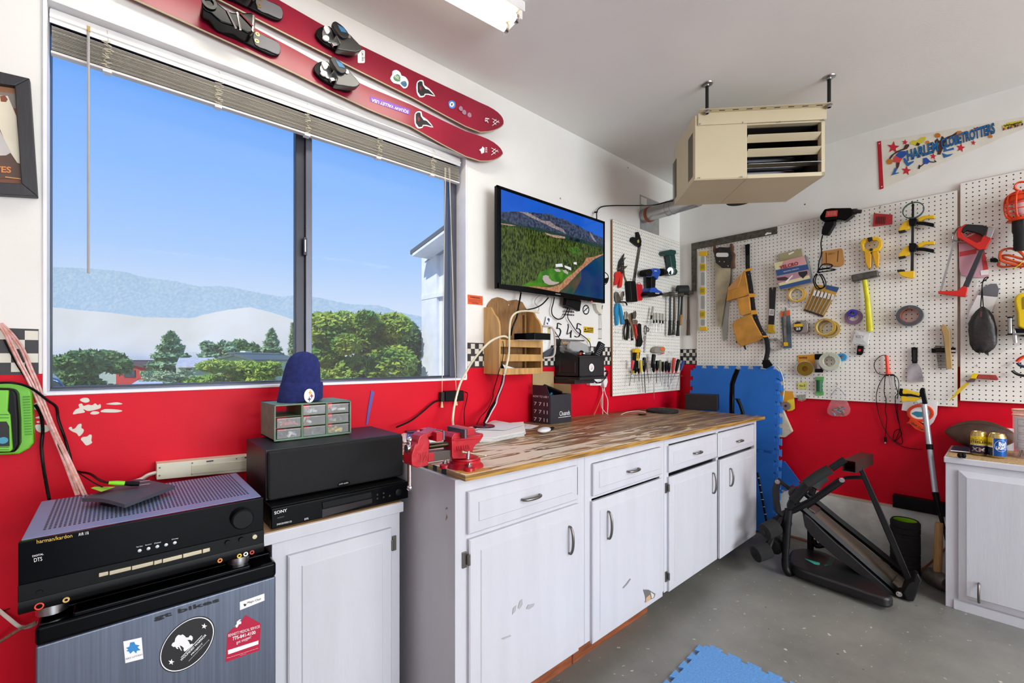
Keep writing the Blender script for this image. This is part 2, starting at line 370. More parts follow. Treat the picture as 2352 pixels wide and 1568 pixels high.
bar(xm,xc,fz0+.02,fz1-.02,.05,.09,'sash_stile'); bar(xc,xn,fz0+.02,fz1-.02,.035,.075,'meeting_stile','bronze_light')
MB().bx((fx0+.003,.112,fz0+.01),(xc,.115,fz1-.02)).build('pane','glass',W); MB().bx((xc,.1,fz0+.01),(fx1-.004,.103,fz1-.02)).build('pane','glass',W)
lz=hit(699,565,V((0,.07,0)),V((0,1,0)))
l=MB().box((lz.x+.004,.074,lz.z),(.014,.012,.075)).build('sash_lock','bronze',W,bev=.002)
MB().box((lz.x+.001,.065,lz.z),(.004,.01,.05)).build('lock_lever','steel',l)
# ---------------------------------------------------------------- mini blind, raised
mat('blind_white','#f2f1ef',rough=.4); mat('blind_beige','#c9c2b4',rough=.45); mat('cord_cream','#d9d0b8',rough=.8)
BL=thing('mini_blind','white aluminium mini blind raised to the top of the window','blind',(WX0+.7,.02,WZ1-.1))
bx0,bx1=WX0+.012,WX1-.022
mat('blind_rail','#ded9d3',rough=.4)
MB().bx((bx0,.034,WZ1-.034),(bx1,.062,WZ1-.007)).build('headrail','blind_white',BL,bev=.002)
MB().bx((bx0,.0265,WZ1-.055),(bx1,.029,WZ1-.016)).build('valance','blind_white',BL)
MB().tube([(bx0,.027,WZ1-.036),(bx1,.027,WZ1-.036)],.006,10).build('valance_rib','blind_white',BL)
sl=MB(); ns=17
for i in range(ns):
    z=WZ1-.062-i*.0043; dz=random.uniform(-.0006,.0006)
    prof=[(.0295,-.0008),(.042,.0016),(.056,.0001)]
    vs=[];
    for x_ in (bx0+.004,bx1-.003+random.uniform(-.004,.002)):
        for y_,zz in prof: vs.append((x_,y_+random.uniform(-.0006,.0006),z+zz+dz)); vs.append((x_,y_,z+zz+dz-.0006))
    q=MB(); q.add(vs,[(0,2,8,6),(2,4,10,8),(1,7,9,3),(3,9,11,5),(0,6,7,1),(4,5,11,10)]); q.build('slat','blind_beige' if i%3 else 'blind_white',BL,smooth=60)
zb=WZ1-.062-ns*.0043-.009
MB().bx((bx0+.002,.03,zb),(bx1-.002,.054,zb+.008)).build('bottom_rail','blind_rail',BL,bev=.002)
for px,py in ((246,120),(505,205),(712,272),(877,320),(1001,362)):
    P=W1(px,py); x=P.x; pts=[]
    for i in range(46): pts.append((x+random.uniform(-.014,.014),.026-random.uniform(0,.01),WZ1-.05-.002*i+random.uniform(-.004,.004)))
    MB().tube(cat_rom([V((x,.025,WZ1-.018))]+[V(q) for q in pts],2),.0007,4).build('ladder_cord','cord_cream',BL)
    MB().box((x,.042,zb-.002),(.022,.026,.006)).build('cord_button','blind_white',BL,bev=.001)
P=W1(203,75,.03); Q=W1(205,627,.03)
P=hit(203,75,V((0,.012,0)),V((0,1,0))); Q=hit(203,627,V((0,.012,0)),V((0,1,0)))
wd=thing('blind_wand','long thin grey tilt wand hanging in front of the left window pane','wand',Q)
MB().cyl((P.x,.012,Q.z),(P.x,.012,P.z),.0038,n=6).build('rod','#a9a7a6',wd); MB().cyl((P.x,.012,P.z),(P.x,.02,P.z+.014),.0014).box((P.x,.026,P.z+.018),(.008,.01,.016)).build('hook','#b79b55',wd)
for (t0,t1,xx,nm,ww) in (((1022,385),(1015,930),'a','left pull cord of the blind with cream tassel hanging over the red wall',.02),((1031,385),(1048,925),'b','right pull cord of the blind with cream tassel partly behind the cream cable',.02)):
    a=W1(*t0,ww); c=W1(*t1,ww); pc=thing('blind_pull',nm,'cord',c)
    wire('cord',[a,(a*.5+c*.5)+V((.004,0,0)),c+V((0,0,.02))],.0011,'cord_cream',pc); wire('cord',[a+V((.006,0,0)),(a*.4+c*.6)+V((-.002,0,0)),c+V((0.001,0,.02))],.0011,'cord_cream',pc)
    MB().cyl(c-V((0,0,.012)),c+V((0,0,.022)),.0075,.003,8).build('tassel','#e3cf9b',pc)
# ================================================================ outside
mat('tan_hill_haze','#c3c3be',rough=1,var=.05,vs=.004,col2='#b9b7ac'); mat('forest_hill_haze','#a5b3b8',rough=1,vs=.03,col2='#8ea5b2',ramp=(.3,.62)); mat('yard','#bdbfa0',rough=1,col2='#9aa77c',vs=.2)  # distance haze is put into the two pale hill colours
GZ=-3.2
def ridge(name,prof,D,depth,m,jag=0,kind='structure'):
    b=MB(); pts=[]
    P=[]
    for i in range(len(prof)-1):
        (x0,y0),(x1,y1)=prof[i],prof[i+1]; n=max(1,int(abs(x1-x0)/6))
        for j in range(n): P.append((x0+(x1-x0)*j/n,y0+(y1-y0)*j/n+random.uniform(-jag,jag)))
    P.append(prof[-1]); n=len(P)
    rows=[(0,D),(.25,D*.985),(.5,D*.96),(.8,D*.93),(1,D*(1-depth))]
    vs=[]
    for f_,dd in rows:
        for px,py in P:
            top=CAM+ray(px,py)*D; q=CAM+ray(px,py)*dd
            zt=top.z*(1-f_)**1.15+GZ*(1-(1-f_)**1.15)
            zt+=(D*.006)*math.sin(px*.045+f_*9)*math.sin(f_*math.pi)
            vs.append((q.x,q.y,max(zt,GZ-40)))
    fs=[(r*n+i,r*n+i+1,(r+1)*n+i+1,(r+1)*n+i) for r in range(len(rows)-1) for i in range(n-1)]
    b.add(vs,fs); return b.build(name,m,smooth=80,kind=kind)
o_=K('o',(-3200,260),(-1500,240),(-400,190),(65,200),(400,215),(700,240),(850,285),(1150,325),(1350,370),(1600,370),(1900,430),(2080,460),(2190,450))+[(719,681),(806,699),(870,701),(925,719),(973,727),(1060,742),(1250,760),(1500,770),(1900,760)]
ridge('forest_mountain',o_,5200,.35,'forest_hill_haze',.9)
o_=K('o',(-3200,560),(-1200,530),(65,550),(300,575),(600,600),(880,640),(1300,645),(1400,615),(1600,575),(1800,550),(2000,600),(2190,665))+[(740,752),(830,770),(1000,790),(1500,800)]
ridge('tan_foothill',o_,2300,.6,'tan_hill_haze',.5)
MB().bx((-900,.4,GZ-.5),(900,2100,GZ)).build('yard','yard',kind='structure',smooth=0)
# trees
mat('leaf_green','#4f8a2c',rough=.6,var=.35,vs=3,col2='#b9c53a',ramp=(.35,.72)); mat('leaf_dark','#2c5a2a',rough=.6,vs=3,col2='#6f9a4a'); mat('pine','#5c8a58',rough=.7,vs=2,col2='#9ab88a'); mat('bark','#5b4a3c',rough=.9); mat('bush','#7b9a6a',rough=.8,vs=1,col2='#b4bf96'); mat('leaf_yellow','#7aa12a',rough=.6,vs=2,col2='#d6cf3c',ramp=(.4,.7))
def tree(name,label,px,ytop,ybot,D,wpx,m,n=2600,leaf=.05,kind='round',group='trees seen through the window'):
    top=PD(px,ytop,D); bot=PD(px,ybot,D); H=top.z-bot.z; R=wpx/2*D/F
    t=thing(name,label,'tree',(top.x,top.y,min(GZ,bot.z)),group)
    b=MB(); c=V((top.x,top.y,(top.z+bot.z)/2)); rnd=random.Random(px*31+int(ytop))
    blobs=[(V((rnd.uniform(-.8,.8)*R,rnd.uniform(-.5,.5)*R,rnd.uniform(-.5,.36)*H)),rnd.uniform(.16,.4)) for _ in range(22)]
    for i in range(n):
        if kind=='pine':
            h=rnd.random()**1.3; rr=R*(1-h)**.75*(.55+.45*rnd.random())*(1+.25*math.sin(h*38)); a=rnd.uniform(0,6.283)
            p=V((c.x+rr*math.cos(a),c.y+rr*math.sin(a),bot.z+h*H))
        else:
            bc,br=blobs[rnd.randrange(22)]; u=V((rnd.gauss(0,1),rnd.gauss(0,1),rnd.gauss(0,1))).normalized()*(.75+.25*rnd.random())
            p=c+bc+V((u.x*br*R*1.3,u.y*br*R*1.3,u.z*br*H*.55))
            if p.z>top.z: p.z=top.z-rnd.random()*.1*H
        s=leaf*rnd.uniform(.6,1.5); d1=V((rnd.gauss(0,1),rnd.gauss(0,1),rnd.gauss(0,.7))).normalized(); d2=d1.orthogonal().normalized()
        k=len(b.v); b.v+= [p-d1*s,p+d2*s*.45,p+d1*s,p-d2*s*.45]; b.f.append((k,k+1,k+2,k+3))
    b.build('crown',m,t,smooth=0)
    MB().tube([(c.x,c.y,GZ),(c.x+.02*R,c.y,bot.z),(c.x,c.y,c.z+.2*H)],[R*.1+.03,R*.08+.02,R*.02+.01],7).build('trunk','bark',t)
    return t
TG='trees seen through the window'
tree('leafy_tree','big bright green leafy tree close outside the right window pane',840,704,905,5.2,225,'leaf_green',26000,.034)
tree('leafy_tree','darker green leafy tree beside the grey wing of the house',925,722,900,6.2,120,'leaf_dark',12000,.035)
tree('yellow_bush','yellow green bush below the green house, left of the beanie',560,826,905,7.5,190,'leaf_yellow',11000,.04)
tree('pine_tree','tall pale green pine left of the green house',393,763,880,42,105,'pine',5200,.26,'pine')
tree('pine_tree','dark spreading evergreen in front of the red shed',222,805,900,30,128,'leaf_dark',6500,.2)
tree('pine_tree','conical evergreen nearest the window mullion',624,757,850,50,60,'pine',3000,.28,'pine')
tree('pine_tree','dark evergreen behind the green house roof, under the ridge',505,782,850,60,70,'pine',3000,.35)
tree('pine_tree','dark evergreen behind the cooler on the roof',572,780,850,72,55,'leaf_dark',2500,.35)
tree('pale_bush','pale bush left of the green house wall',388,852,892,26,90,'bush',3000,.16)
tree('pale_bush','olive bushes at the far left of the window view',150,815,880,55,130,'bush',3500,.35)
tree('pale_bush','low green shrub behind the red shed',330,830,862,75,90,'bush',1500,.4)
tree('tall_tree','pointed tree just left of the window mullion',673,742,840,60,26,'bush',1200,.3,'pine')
# red shed
def onD(p,D): return PD(p[0],p[1],D)
sh=thing('red_shed','small red shed with a low gable roof among the trees','shed',PD(302,885,48))
pts=[onD(p,48) for p in K('o',(632,1060),(720,1032),(895,1075),(893,1200),(632,1200))]
nb=(fw+rt*-.2)*6
MB().prism([V((q.x,q.y,q.z if i<3 else GZ)) for i,q in enumerate(pts)],nb).build('walls',mat('shed_red','#b8312b',rough=.8),sh,smooth=0)
rp=MB(); a,b_,c_=pts[:3]
for p,q in ((a,b_),(b_,c_)):
    d=(q-p).normalized(); rp.prism([p-d*.3-fw*.5,q+d*.1-fw*.5,q+d*.1-fw*.5+V((0,0,.18)),p-d*.3-fw*.5+V((0,0,.18))],nb*1.2)
rp.build('roof',mat('shed_roof','#5b4640',rough=.9),sh,smooth=0)
q=[onD(p,47.9) for p in K('o',(700,1105),(795,1100),(795,1160),(700,1160))]; MB().prism(q,fw*.2).build('window','#2d3440',sh,smooth=0)
# green house
gh=thing('green_house','pale green house with a grey shingle roof and rooftop cooler','house',PD(450,885,38))
mat('house_green','#9fb5a4',rough=.8); mat('shingle','#b9bcc4',rough=.9,var=.2,vs=4)
A=[onD(p,38) for p in K('o',(1155,1075),(1510,1075),(1510,1260),(1155,1260))]; 
MB().prism([V((q.x,q.y,max(q.z,GZ))) if i<2 else V((q.x,q.y,GZ)) for i,q in enumerate(A)],fw*5).build('walls','house_green',gh,smooth=0)
A=[onD(p,37.3) for p in K('o',(1150,1078),(1515,1070))]; B=[onD(p,41) for p in K('o',(1490,1003),(1180,1006))]
MB().prism([A[0],A[1],B[0],B[1]],V((0,0,.15))).build('roof','shingle',gh,smooth=0)
A=[onD(p,36.8) for p in K('o',(1500,1020),(1680,972),(1840,1020),(1840,1260),(1500,1260))]
MB().prism([V((q.x,q.y,q.z if i<3 else GZ)) for i,q in enumerate(A)],fw*7).build('gable_wing','house_green',gh,smooth=0)
for p,q in ((A[0],A[1]),(A[1],A[2])):
    d=(q-p).normalized(); MB().prism([p-d*.5-fw*.4,q-fw*.4+d*.1,q-fw*.4+d*.1+V((0,0,.16)),p-d*.5-fw*.4+V((0,0,.16))],fw*8).build('roof','#56655f',gh,smooth=0)
for x0,y0,x1,y1,D in ((1222,1078,1300,1115,37.9),(1730,1015,1790,1050,36.7)):
    q=[onD(p,D) for p in K('o',(x0,y0),(x1,y0),(x1,y1),(x0,y1))]; f_=MB().prism(q,fw*.1).build('window','#dfe6e6',gh,smooth=0)
    q=[onD(p,D-.02) for p in K('o',(x0+6,y0+6),(x1-6,y0+6),(x1-6,y1-6),(x0+6,y1-6))]; MB().prism(q,fw*.03).build('pane','#3c4c50',f_,smooth=0)
q=[onD(p,39) for p in K('o',(1712,932),(1758,932),(1758,972),(1712,972))]; MB().prism(q,fw*1).build('cooler','#e8eaea',gh,smooth=0)
# another distant roof, white shed, car on the drive
q=[onD(p,45) for p in K('o',(1850,1015),(2120,1015),(2120,1060),(1850,1050))]; rf=MB().prism(q,fw*4).build('distant_roof','shingle',smooth=0); tag(rf,'flat pale roof behind the yellow green bush','roof')
mat('car_blue','#2f5f86',rough=.25,metal=.3)
MB().bx((-4.2,2.6,GZ),(-3.2,6.6,PD(100,905,6).z-.02)).build('driveway','#b9bbbf',kind='structure') if 0 else None
cr_=thing('parked_car','dark blue car at the lower left corner of the window','car',PD(118,900,6))
pr=[(60,884),(90,868),(120,866),(134,870),(143,878),(149,889),(158,925)]
P=[PD(*p,6) for p in pr]; q=P[-1]; P+=[V((q.x,q.y,-.15)),V((P[0].x,P[0].y,-.15))]; MB().prism(P,V((ray(100,HY).x,ray(100,HY).y,0))*1.6).build('body','car_blue',cr_,bev=.05)
for k in (.2,1.4): q=PD(90,900,6)+ray(100,HY)*(k+.1); q.z=-.14; MB().cyl(q-rt*.05,q+rt*.2,.31,n=20).build('wheel','black_rubber',cr_)
MB().bx((-13,.5,GZ),(-1.9,7.8,-.45)).build('terrace',mat('terrace_concrete','#b9bbbf',rough=.9),kind='structure',smooth=0)
MB().prism([PD(*p,5.98) for p in [(100,880),(122,874),(134,880),(140,889),(100,891)]],fw*.03).build('window','#20303c',cr_)
sd=MB().prism([onD(p,70) for p in K('o',(70,1125),(100,1115),(122,1128),(122,1165),(70,1165))],fw*5).build('white_shed','#dfe3e6',smooth=0); tag(sd,'tiny white shed at the far left of the window view','shed')
bxx=MB().prism([onD(p,60) for p in K('o',(192,1128),(240,1128),(240,1165),(192,1165))],fw*2).build('tan_shed','#b08a6c',smooth=0); tag(bxx,'tiny brown shed between the far bushes','shed')
# pale drive behind the window
MB().prism([PD(*p) for p in ((265,905,11),(390,905,11),(370,872,30),(318,872,30))],V((0,0,-.1))).build('driveway','#c9ccd2',kind='structure',smooth=0)
# wing of this house seen at the right edge of the window
wg=thing('house_wing','pale grey wing of the house with recessed panels and a dark shingle eave','house wing',(-.8,2.9,GZ))
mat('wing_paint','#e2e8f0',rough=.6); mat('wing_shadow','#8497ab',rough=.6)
XW=-.8; c0=PX(975,700,XW); y1=c0.y
ez=PX(975,590,XW).z
MB().bx((XW,.35,GZ),(XW+3,y1,ez+.05)).build('wall','wing_paint',wg,smooth=0)
def wpanel(y_a,y_b,z_a,z_b):
    for nm,bx_ in (('batten',((XW-.03,y_a,z_a),(XW,y_a-.12,z_b))),):
        MB().bx(*bx_).build(nm,'wing_paint',wg,smooth=0)
zz=[PX(1000,p,XW).z for p in (870,685,665,600)]
b=MB()
MB().bx((XW-.046,y1,zz[2]-.05),(XW,.35,zz[1]+.0)).build('belt_board','wing_paint',wg,smooth=0)
MB().bx((XW-.04,y1,GZ),(XW,y1-.34,ez)).build('corner_board','wing_paint',wg,smooth=0)
MB().bx((XW-.04,.5,GZ),(XW,.35,ez)).build('corner_board','wing_paint',wg,smooth=0)
e0=PX(942,584,XW-.28); e1=PX(1028,521,XW-.28); ed=(e1-e0); ed=ed/abs(ed.y)
def RK(z,x,dz): return [V((x,y1+.3,z+dz+ed.z*(e0.y-(y1+.3)))),V((x,.35,z+dz+ed.z*(e0.y-.35)))]
P=RK(e0.z,XW-.28,0); P[0]=e0
MB().prism([P[0],P[1],P[1]+V((1.6,0,0)),P[0]+V((1.6,0,0))],V((0,0,.045))).build('roof','#4d5560',wg,smooth=0)
MB().prism([P[0]+V((0,-.05,-.03)),P[1]+V((0,0,-.03)),P[1]+V((.28,0,-.03)),P[0]+V((.28,-.05,-.03))],V((0,0,.028))).build('soffit','wing_paint',wg,smooth=0)
f0=PX(974.6,602,XW-.05); f1=PX(1028,568.6,XW-.05); fd=(f1-f0); fd=fd/abs(fd.y); f1=f0+fd*(f0.y-.35)
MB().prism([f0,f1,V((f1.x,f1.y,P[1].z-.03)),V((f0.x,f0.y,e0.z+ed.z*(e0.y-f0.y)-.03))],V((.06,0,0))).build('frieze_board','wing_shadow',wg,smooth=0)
MB().prism([V((XW,y1,ez)),V((XW,.35,ez)),V((XW,.35,P[1].z-.02)),V((XW,y1,e0.z-.0))],V((1.5,0,0))).build('gable_wall','wing_paint',wg,smooth=0)
# ================================================================ ceiling fluorescent fixture
mat('tube_glow','#fff6e0',emit='#fff3da',es=3.2); mat('fix_white','#f4f3f0',rough=.4)
fa=PZ(1165,66,CEIL-.075); fb=PZ(1194,40,CEIL-.075)
A0=PZ(1165,66,CEIL-.06); dirx=(PZ(1000,-25,CEIL-.06)-A0).normalized()
FX=thing('ceiling_light','white fluorescent ceiling fixture with two lit tubes','ceiling light',(A0.x,A0.y,CEIL))
B0=PZ(1190,44,CEIL-.06); side=(B0-A0)
side=side-dirx*side.dot(dirx); sw=side.length; side.normalize()
for k in (0,1):
    s0=A0+side*sw*k*.95+dirx*0.0
    if k: s0=s0+dirx*((B0-A0).dot(dirx))*.5
    tb=MB().cyl(s0+dirx*.012,s0+dirx*1.2,.0165,n=14).build('tube','tube_glow',FX)
    MB().cyl(s0-dirx*.002,s0+dirx*.014,.0172,n=14).build('end_cap','steel',FX)
mid=(A0+A0+side*sw)/2
R=Matrix((dirx,side,V((0,0,1)))).transposed()
MB().box(V((mid.x,mid.y,CEIL-.02))+dirx*.6,(1.24,.13,.04),R).build('housing','fix_white',FX,bev=.003)
MB().box(V((mid.x,mid.y,CEIL-.045))-dirx*.004,(.012,sw+.05,.06),R).build('lamp_holder','fix_white',FX,bev=.003)
ml=lamp('tube_lamp','AREA',V((mid.x,mid.y,CEIL-.1))+dirx*.6,(0,0,math.atan2(dirx.y,dirx.x)),8,1.2,.16,(1,.96,.88))
for i,(x,y,a) in enumerate(FILL_TUBES[1:]):  # unseen fixtures added to brighten the room
    f=thing('ceiling_light','added unseen fluorescent fixture '+('in the middle of the garage','nearest the right hand wall','at the far back by the garage door')[i],'ceiling light',(x,y,CEIL),'added fill fixtures behind the camera')
    MB().box((x,y,CEIL-.02),(1.24,.14,.04)).build('housing','fix_white',f)
    for s_ in (-.04,.04): MB().cyl((x-.59,y+s_,CEIL-.06),(x+.59,y+s_,CEIL-.06),.0165,n=10).build('tube','tube_glow',f)
# ================================================================ workbench cabinets
def topz(x): return .9075-(x+2.84)/(2.84-.345)*.0325     # the worktop sinks a little towards the corner
WT=.019; FY=-.755
def raised(parent,name,pts,y,handle=None,hh=.09,hinge=None,m='cabinet_paint',th=.019,inset=.04):
    """pts: x0,x1,z0,z1 ; a door or drawer front with a raised centre panel, a bow handle and hinges"""
    x0,x1,z0,z1=pts; b=MB(); s=.012
    o=[(x0,z0),(x1,z0),(x1,z1),(x0,z1)]; i1=[(x0+inset,z0+inset),(x1-inset,z0+inset),(x1-inset,z1-inset),(x0+inset,z1-inset)]
    i2=[(a+(.003 if a<(x0+x1)/2 else -.003),c+(.003 if c<(z0+z1)/2 else -.003)) for a,c in i1]
    L_=[(o,y),(o,y-s),([(a+(.004 if a<(x0+x1)/2 else -.004),c+(.004 if c<(z0+z1)/2 else -.004)) for a,c in o],y-s-.003),(i1,y-th+.001),(i2,y-th-.002)]
    for r,yy in L_:
        for a,c in r: b.v.append(V((a,yy,c)))
    b.f.append((0,1,2,3)); n=len(L_)
    for k in range(n-1):
        for j in range(4): b.f.append((4*k+j,4*k+(j+1)%4,4*k+4+(j+1)%4,4*k+4+j))
    b.f.append(tuple(4*(n-1)+j for j in (3,2,1,0)))
    d=b.build(name,m,parent,smooth=20)
    yf=y-th
    if handle:
        hx,hz,vert=handle; A=V((0,0,1)) if vert else V((1,0,0)); c=V((hx,yf,hz)); Y=V((0,-1,0))
        path=[c-A*hh/2,c-A*hh/2+Y*.012,c-A*hh*.3+Y*.021,c+Y*.024,c+A*hh*.3+Y*.021,c+A*hh/2+Y*.012,c+A*hh/2]
        rr=cat_rom(path,4); rad=[.0036+.0022*math.sin(math.pi*i/(len(rr)-1)) for i in range(len(rr))]
        MB().tube(rr,rad,10).build('handle','pewter',d,smooth=60)
    for hx,hz in (hinge or []):
        MB().box((hx-.012 if hx<(x0+x1)/2 else hx+.012,y-.003,hz),(.016,.006,.05)).cyl((hx,y-.012,hz-.018),(hx,y-.012,hz+.018),.005,n=8).box((hx,y-.008,hz),(.014,.012,.03)).build('hinge','pewter',d,bev=.0015)
    return d
def fx(px): return W1(px,1000,.775).x
def fz(px,py): return W1(px,py,.775).z
def fx(px): return W1(px,1000,.775).x
xs=[-2.852,-2.2265,fx(1540)-.03,W1(1737,1200,.755).x]
labels=['white base cabinet nearest the vise, with one drawer and one scuffed door','white base cabinet mid workbench with a hole punched low in its door','white double base cabinet at the far end of the workbench, by the blue mats']
cabs=[]
for i in range(3):
    x0,x1=xs[i]+(.0008 if i else 0),xs[i+1]-.0008; zb=.115 if i<2 else .105
    c=thing('base_cabinet',labels[i],'cabinet',((x0+x1)/2,-.4,0),'white base cabinets under the worktop')
    b=MB(); t0,t1=topz(x0)-WT-.001,topz(x1)-WT-.001
    for (xa,xb) in ((x0,x0+.016),(x1-.016,x1)):
        za,zc=topz(xa)-WT-.001,topz(xb)-WT-.001; z_=0.0 if (i==0 and xa==x0) or (i==2 and xb==x1 and False) else zb
        b.hexa([(xa,FY+.018,z_),(xb,FY+.018,z_),(xb,-.03,z_),(xa,-.03,z_)],[(xa,FY+.018,za),(xb,FY+.018,zc),(xb,-.03,zc),(xa,-.03,za)])
    b.bx((x0+.016,FY+.02,zb),(x1-.016,-.03,zb+.016)); b.bx((x0+.016,-.05,zb),(x1-.016,-.034,t1-.01))
    b.build('carcass','cabinet_paint',c,bev=.001)
    fr=MB(); zb0=zb; zb=0 if i==0 else zb
    def stile(xa,xb): fr.hexa([(xa,FY-.0005,zb),(xb,FY-.0005,zb),(xb,FY+.019,zb),(xa,FY+.019,zb)],[(xa,FY-.0005,topz(xa)-WT-.001),(xb,FY-.0005,topz(xb)-WT-.001),(xb,FY+.019,topz(xb)-WT-.001),(xa,FY+.019,topz(xa)-WT-.001)])
    stile(x0,x0+.045); zb=zb0; stile(x1-.04,x1)
    if i==2: stile((x0+x1)/2-.02,(x0+x1)/2+.01)
    fr.hexa([(x0+.03,FY,.835),(x1-.02,FY,.835),(x1-.02,FY+.017,.835),(x0+.03,FY+.017,.835)],[(x0+.03,FY,t0-.001),(x1-.02,FY,t1-.0005),(x1-.02,FY+.017,t1-.0005),(x0+.03,FY+.017,t0-.001)])
    fr.bx((x0+.03,FY,.69),(x1-.02,FY+.017,.725)); fr.bx((x0+.03,FY,zb),(x1-.02,FY+.017,zb+.035)); fr.build('face_frame','cabinet_paint',c)
    if i<2:
        k=MB().bx((x0+(.016 if i==0 else 0),-.69,0),(x1-(0 if i==0 else .04),-.672,zb)).build('toe_board',mat('toe_wood','#8a4a28',rough=.6,var=.3,stretch=(1,1,8)),c,bev=.001)
        if i==0: MB().bx((W1(1315,1530,.69).x-.001,-.6915,0),(W1(1315,1530,.69).x+.001,-.69,zb)).build('joint','print_black',k)
    cabs.append(c)
def rect(px0,px1,pya,pyb,pxm=None):   # left/right pixel columns and top/bottom rows read at the left edge
    return fx(px0),fx(px1)
def zz2(a,b): return (fz(*a)+fz(*b))/2
hx=lambda px:W1(px,1000,.79).x
hz=lambda px,py:W1(px,py,.79).z
D0=(fx(1079),fx(1329.3),zz2((1079,1225.8),(1329,1151.3)),zz2((1079,1128),(1329,1072.5)))
raised(cabs[0],'drawer',D0,FY,(hx(1225),hz(1225,1143),0),.085,inset=.035)
raised(cabs[0],'door',(fx(1081),fx(1332.5),.1175,zz2((1081,1238.6),(1332,1159))),FY,(hx(1313),hz(1313,1242),1),.1,[(fx(1081),fz(1081,1287))])
raised(cabs[1],'drawer',(fx(1366),fx(1524),zz2((1366,1137),(1524,1091.7)),zz2((1365,1064),(1524,1030))),FY,(hx(1459),hz(1459,1080),0),.085,inset=.03)
dB=raised(cabs[1],'door',(fx(1364),fx(1525),.105,zz2((1363,1151.3),(1525,1100.2))),FY,(hx(1402),hz(1402,1207),1),.11)
raised(cabs[2],'drawer',(fx(1540),fx(1649.6),zz2((1541,1084),(1649.6,1050)),zz2((1540,1023.5),(1649.6,998))),FY,(hx(1606),hz(1606,1039),0),.08,inset=.03)
raised(cabs[2],'door',(fx(1540),fx(1649.6),.105,zz2((1540,1093.8),(1649.6,1061))),FY,(hx(1642),hz(1642,1110),1),.11,[(fx(1540),fz(1540,1121)),(fx(1540),fz(1540,1325))])
raised(cabs[2],'drawer',(fx(1652),fx(1733.9),zz2((1652,1048.2),(1733.9,1025.6)),zz2((1650.4,992.8),(1733.9,977.5))),FY,(hx(1702),hz(1702,1012),0),.075,inset=.03)
raised(cabs[2],'door',(fx(1654),fx(1736),.1,zz2((1653,1055.5),(1735,1030))),FY-.006,(hx(1679),hz(1679,1096),1),.1)
MB().cyl((-.62,-.6,0),(-.62,-.6,.105),.03,.045,12).build('foot','black_plastic',cabs[2])
for x_ in (-1.5,-.9): MB().bx((x_,-.6,0),(x_+.05,-.55,.106)).build('foot','black_plastic',cabs[2])
# hole and scratches in the middle door
hp=K('e',(1355,1065),(1385,1066),(1422,1088),(1415,1110),(1395,1118),(1370,1135),(1366,1100))
decal('broken_hole',hp,'1',.7771,'#6b6a68',dB); decal('splinter',K('e',(1372,1110),(1392,1092),(1398,1112),(1385,1128),(1370,1132)),'1',.7778,'#c9a27a',dB)
decal('splinter',K('e',(1396,1078),(1415,1092),(1412,1108),(1402,1112)),'1',.7778,'#d8d2c8',dB)
decal('crack',K('e',(1245,1055),(1262,1035),(1285,1005),(1290,1008),(1268,1040),(1250,1058)),'1',.7771,'#8a8784',dB)
sc_=mat('scuff','#a9a9ae',rough=.6)
for pts in ([(650,1200),(655,1165),(672,1150),(668,1180)],[(680,1165),(690,1130),(704,1118),(706,1145),(690,1170)],[(725,1170),(735,1148),(770,1140),(765,1155),(740,1172)],[(590,1330),(640,1310),(645,1316),(600,1336)]):
    decal('scuff',K('e',*pts),'1',.7771,sc_,cabs[0])
decal('chip',K('e',(290,690),(296,655),(304,660),(300,690)),'1',.755,'#8d6f5c',cabs[0]) if False else None
for a in ((583,120,605,145),(586,180,602,235)):
    P=[PX(860+x/3.58,1130+y/3.58,-2.8522) for x,y in ((a[0],a[3]),(a[2],(a[1]+a[3])/2),((a[0]+a[2])/2,a[1]))]
    MB().prism(P,(-.0006,0,0)).build('chip','#8d6f5c',cabs[0],smooth=0)
# ---------------------------------------------------------------- worktop
m=bpy.data.materials.new('plywood_top'); m.use_nodes=True; nt=m.node_tree; N=nt.nodes; L=nt.links; bb=N['Principled BSDF']
g=N.new('ShaderNodeNewGeometry'); mp=N.new('ShaderNodeMapping'); mp.inputs['Scale'].default_value=(2.2,26,26); L.new(g.outputs['Position'],mp.inputs[0])
n1=N.new('ShaderNodeTexNoise'); n1.inputs['Scale'].default_value=1; n1.inputs['Detail'].default_value=8; n1.inputs['Distortion'].default_value=1.6; L.new(mp.outputs[0],n1.inputs[0])
r1=N.new('ShaderNodeValToRGB'); e=r1.color_ramp.elements; e[0].position=.36; e[0].color=lin('#523c2e'); e[1].position=.66; e[1].color=lin('#b8996c')
x=e.new(.5); x.color=lin('#876747'); L.new(n1.outputs[0],r1.inputs[0])
n2=N.new('ShaderNodeTexNoise'); n2.inputs['Scale'].default_value=1.0; n2.inputs['Detail'].default_value=9; n2.inputs['Distortion'].default_value=2; mp2=N.new('ShaderNodeMapping'); mp2.inputs['Scale'].default_value=(3,20,20); L.new(g.outputs['Position'],mp2.inputs[0]); L.new(mp2.outputs[0],n2.inputs[0])
sx=N.new('ShaderNodeSeparateXYZ'); L.new(g.outputs['Position'],sx.inputs[0])
mr=N.new('ShaderNodeMapRange'); mr.inputs[1].default_value=-3; mr.inputs[2].default_value=-.4; mr.inputs[3].default_value=.13; mr.inputs[4].default_value=-.2; L.new(sx.outputs['X'],mr.inputs[0])
yr=N.new('ShaderNodeMapRange'); yr.inputs[1].default_value=-.1; yr.inputs[2].default_value=-.62; yr.inputs[3].default_value=-.14; yr.inputs[4].default_value=.03; L.new(sx.outputs['Y'],yr.inputs[0])
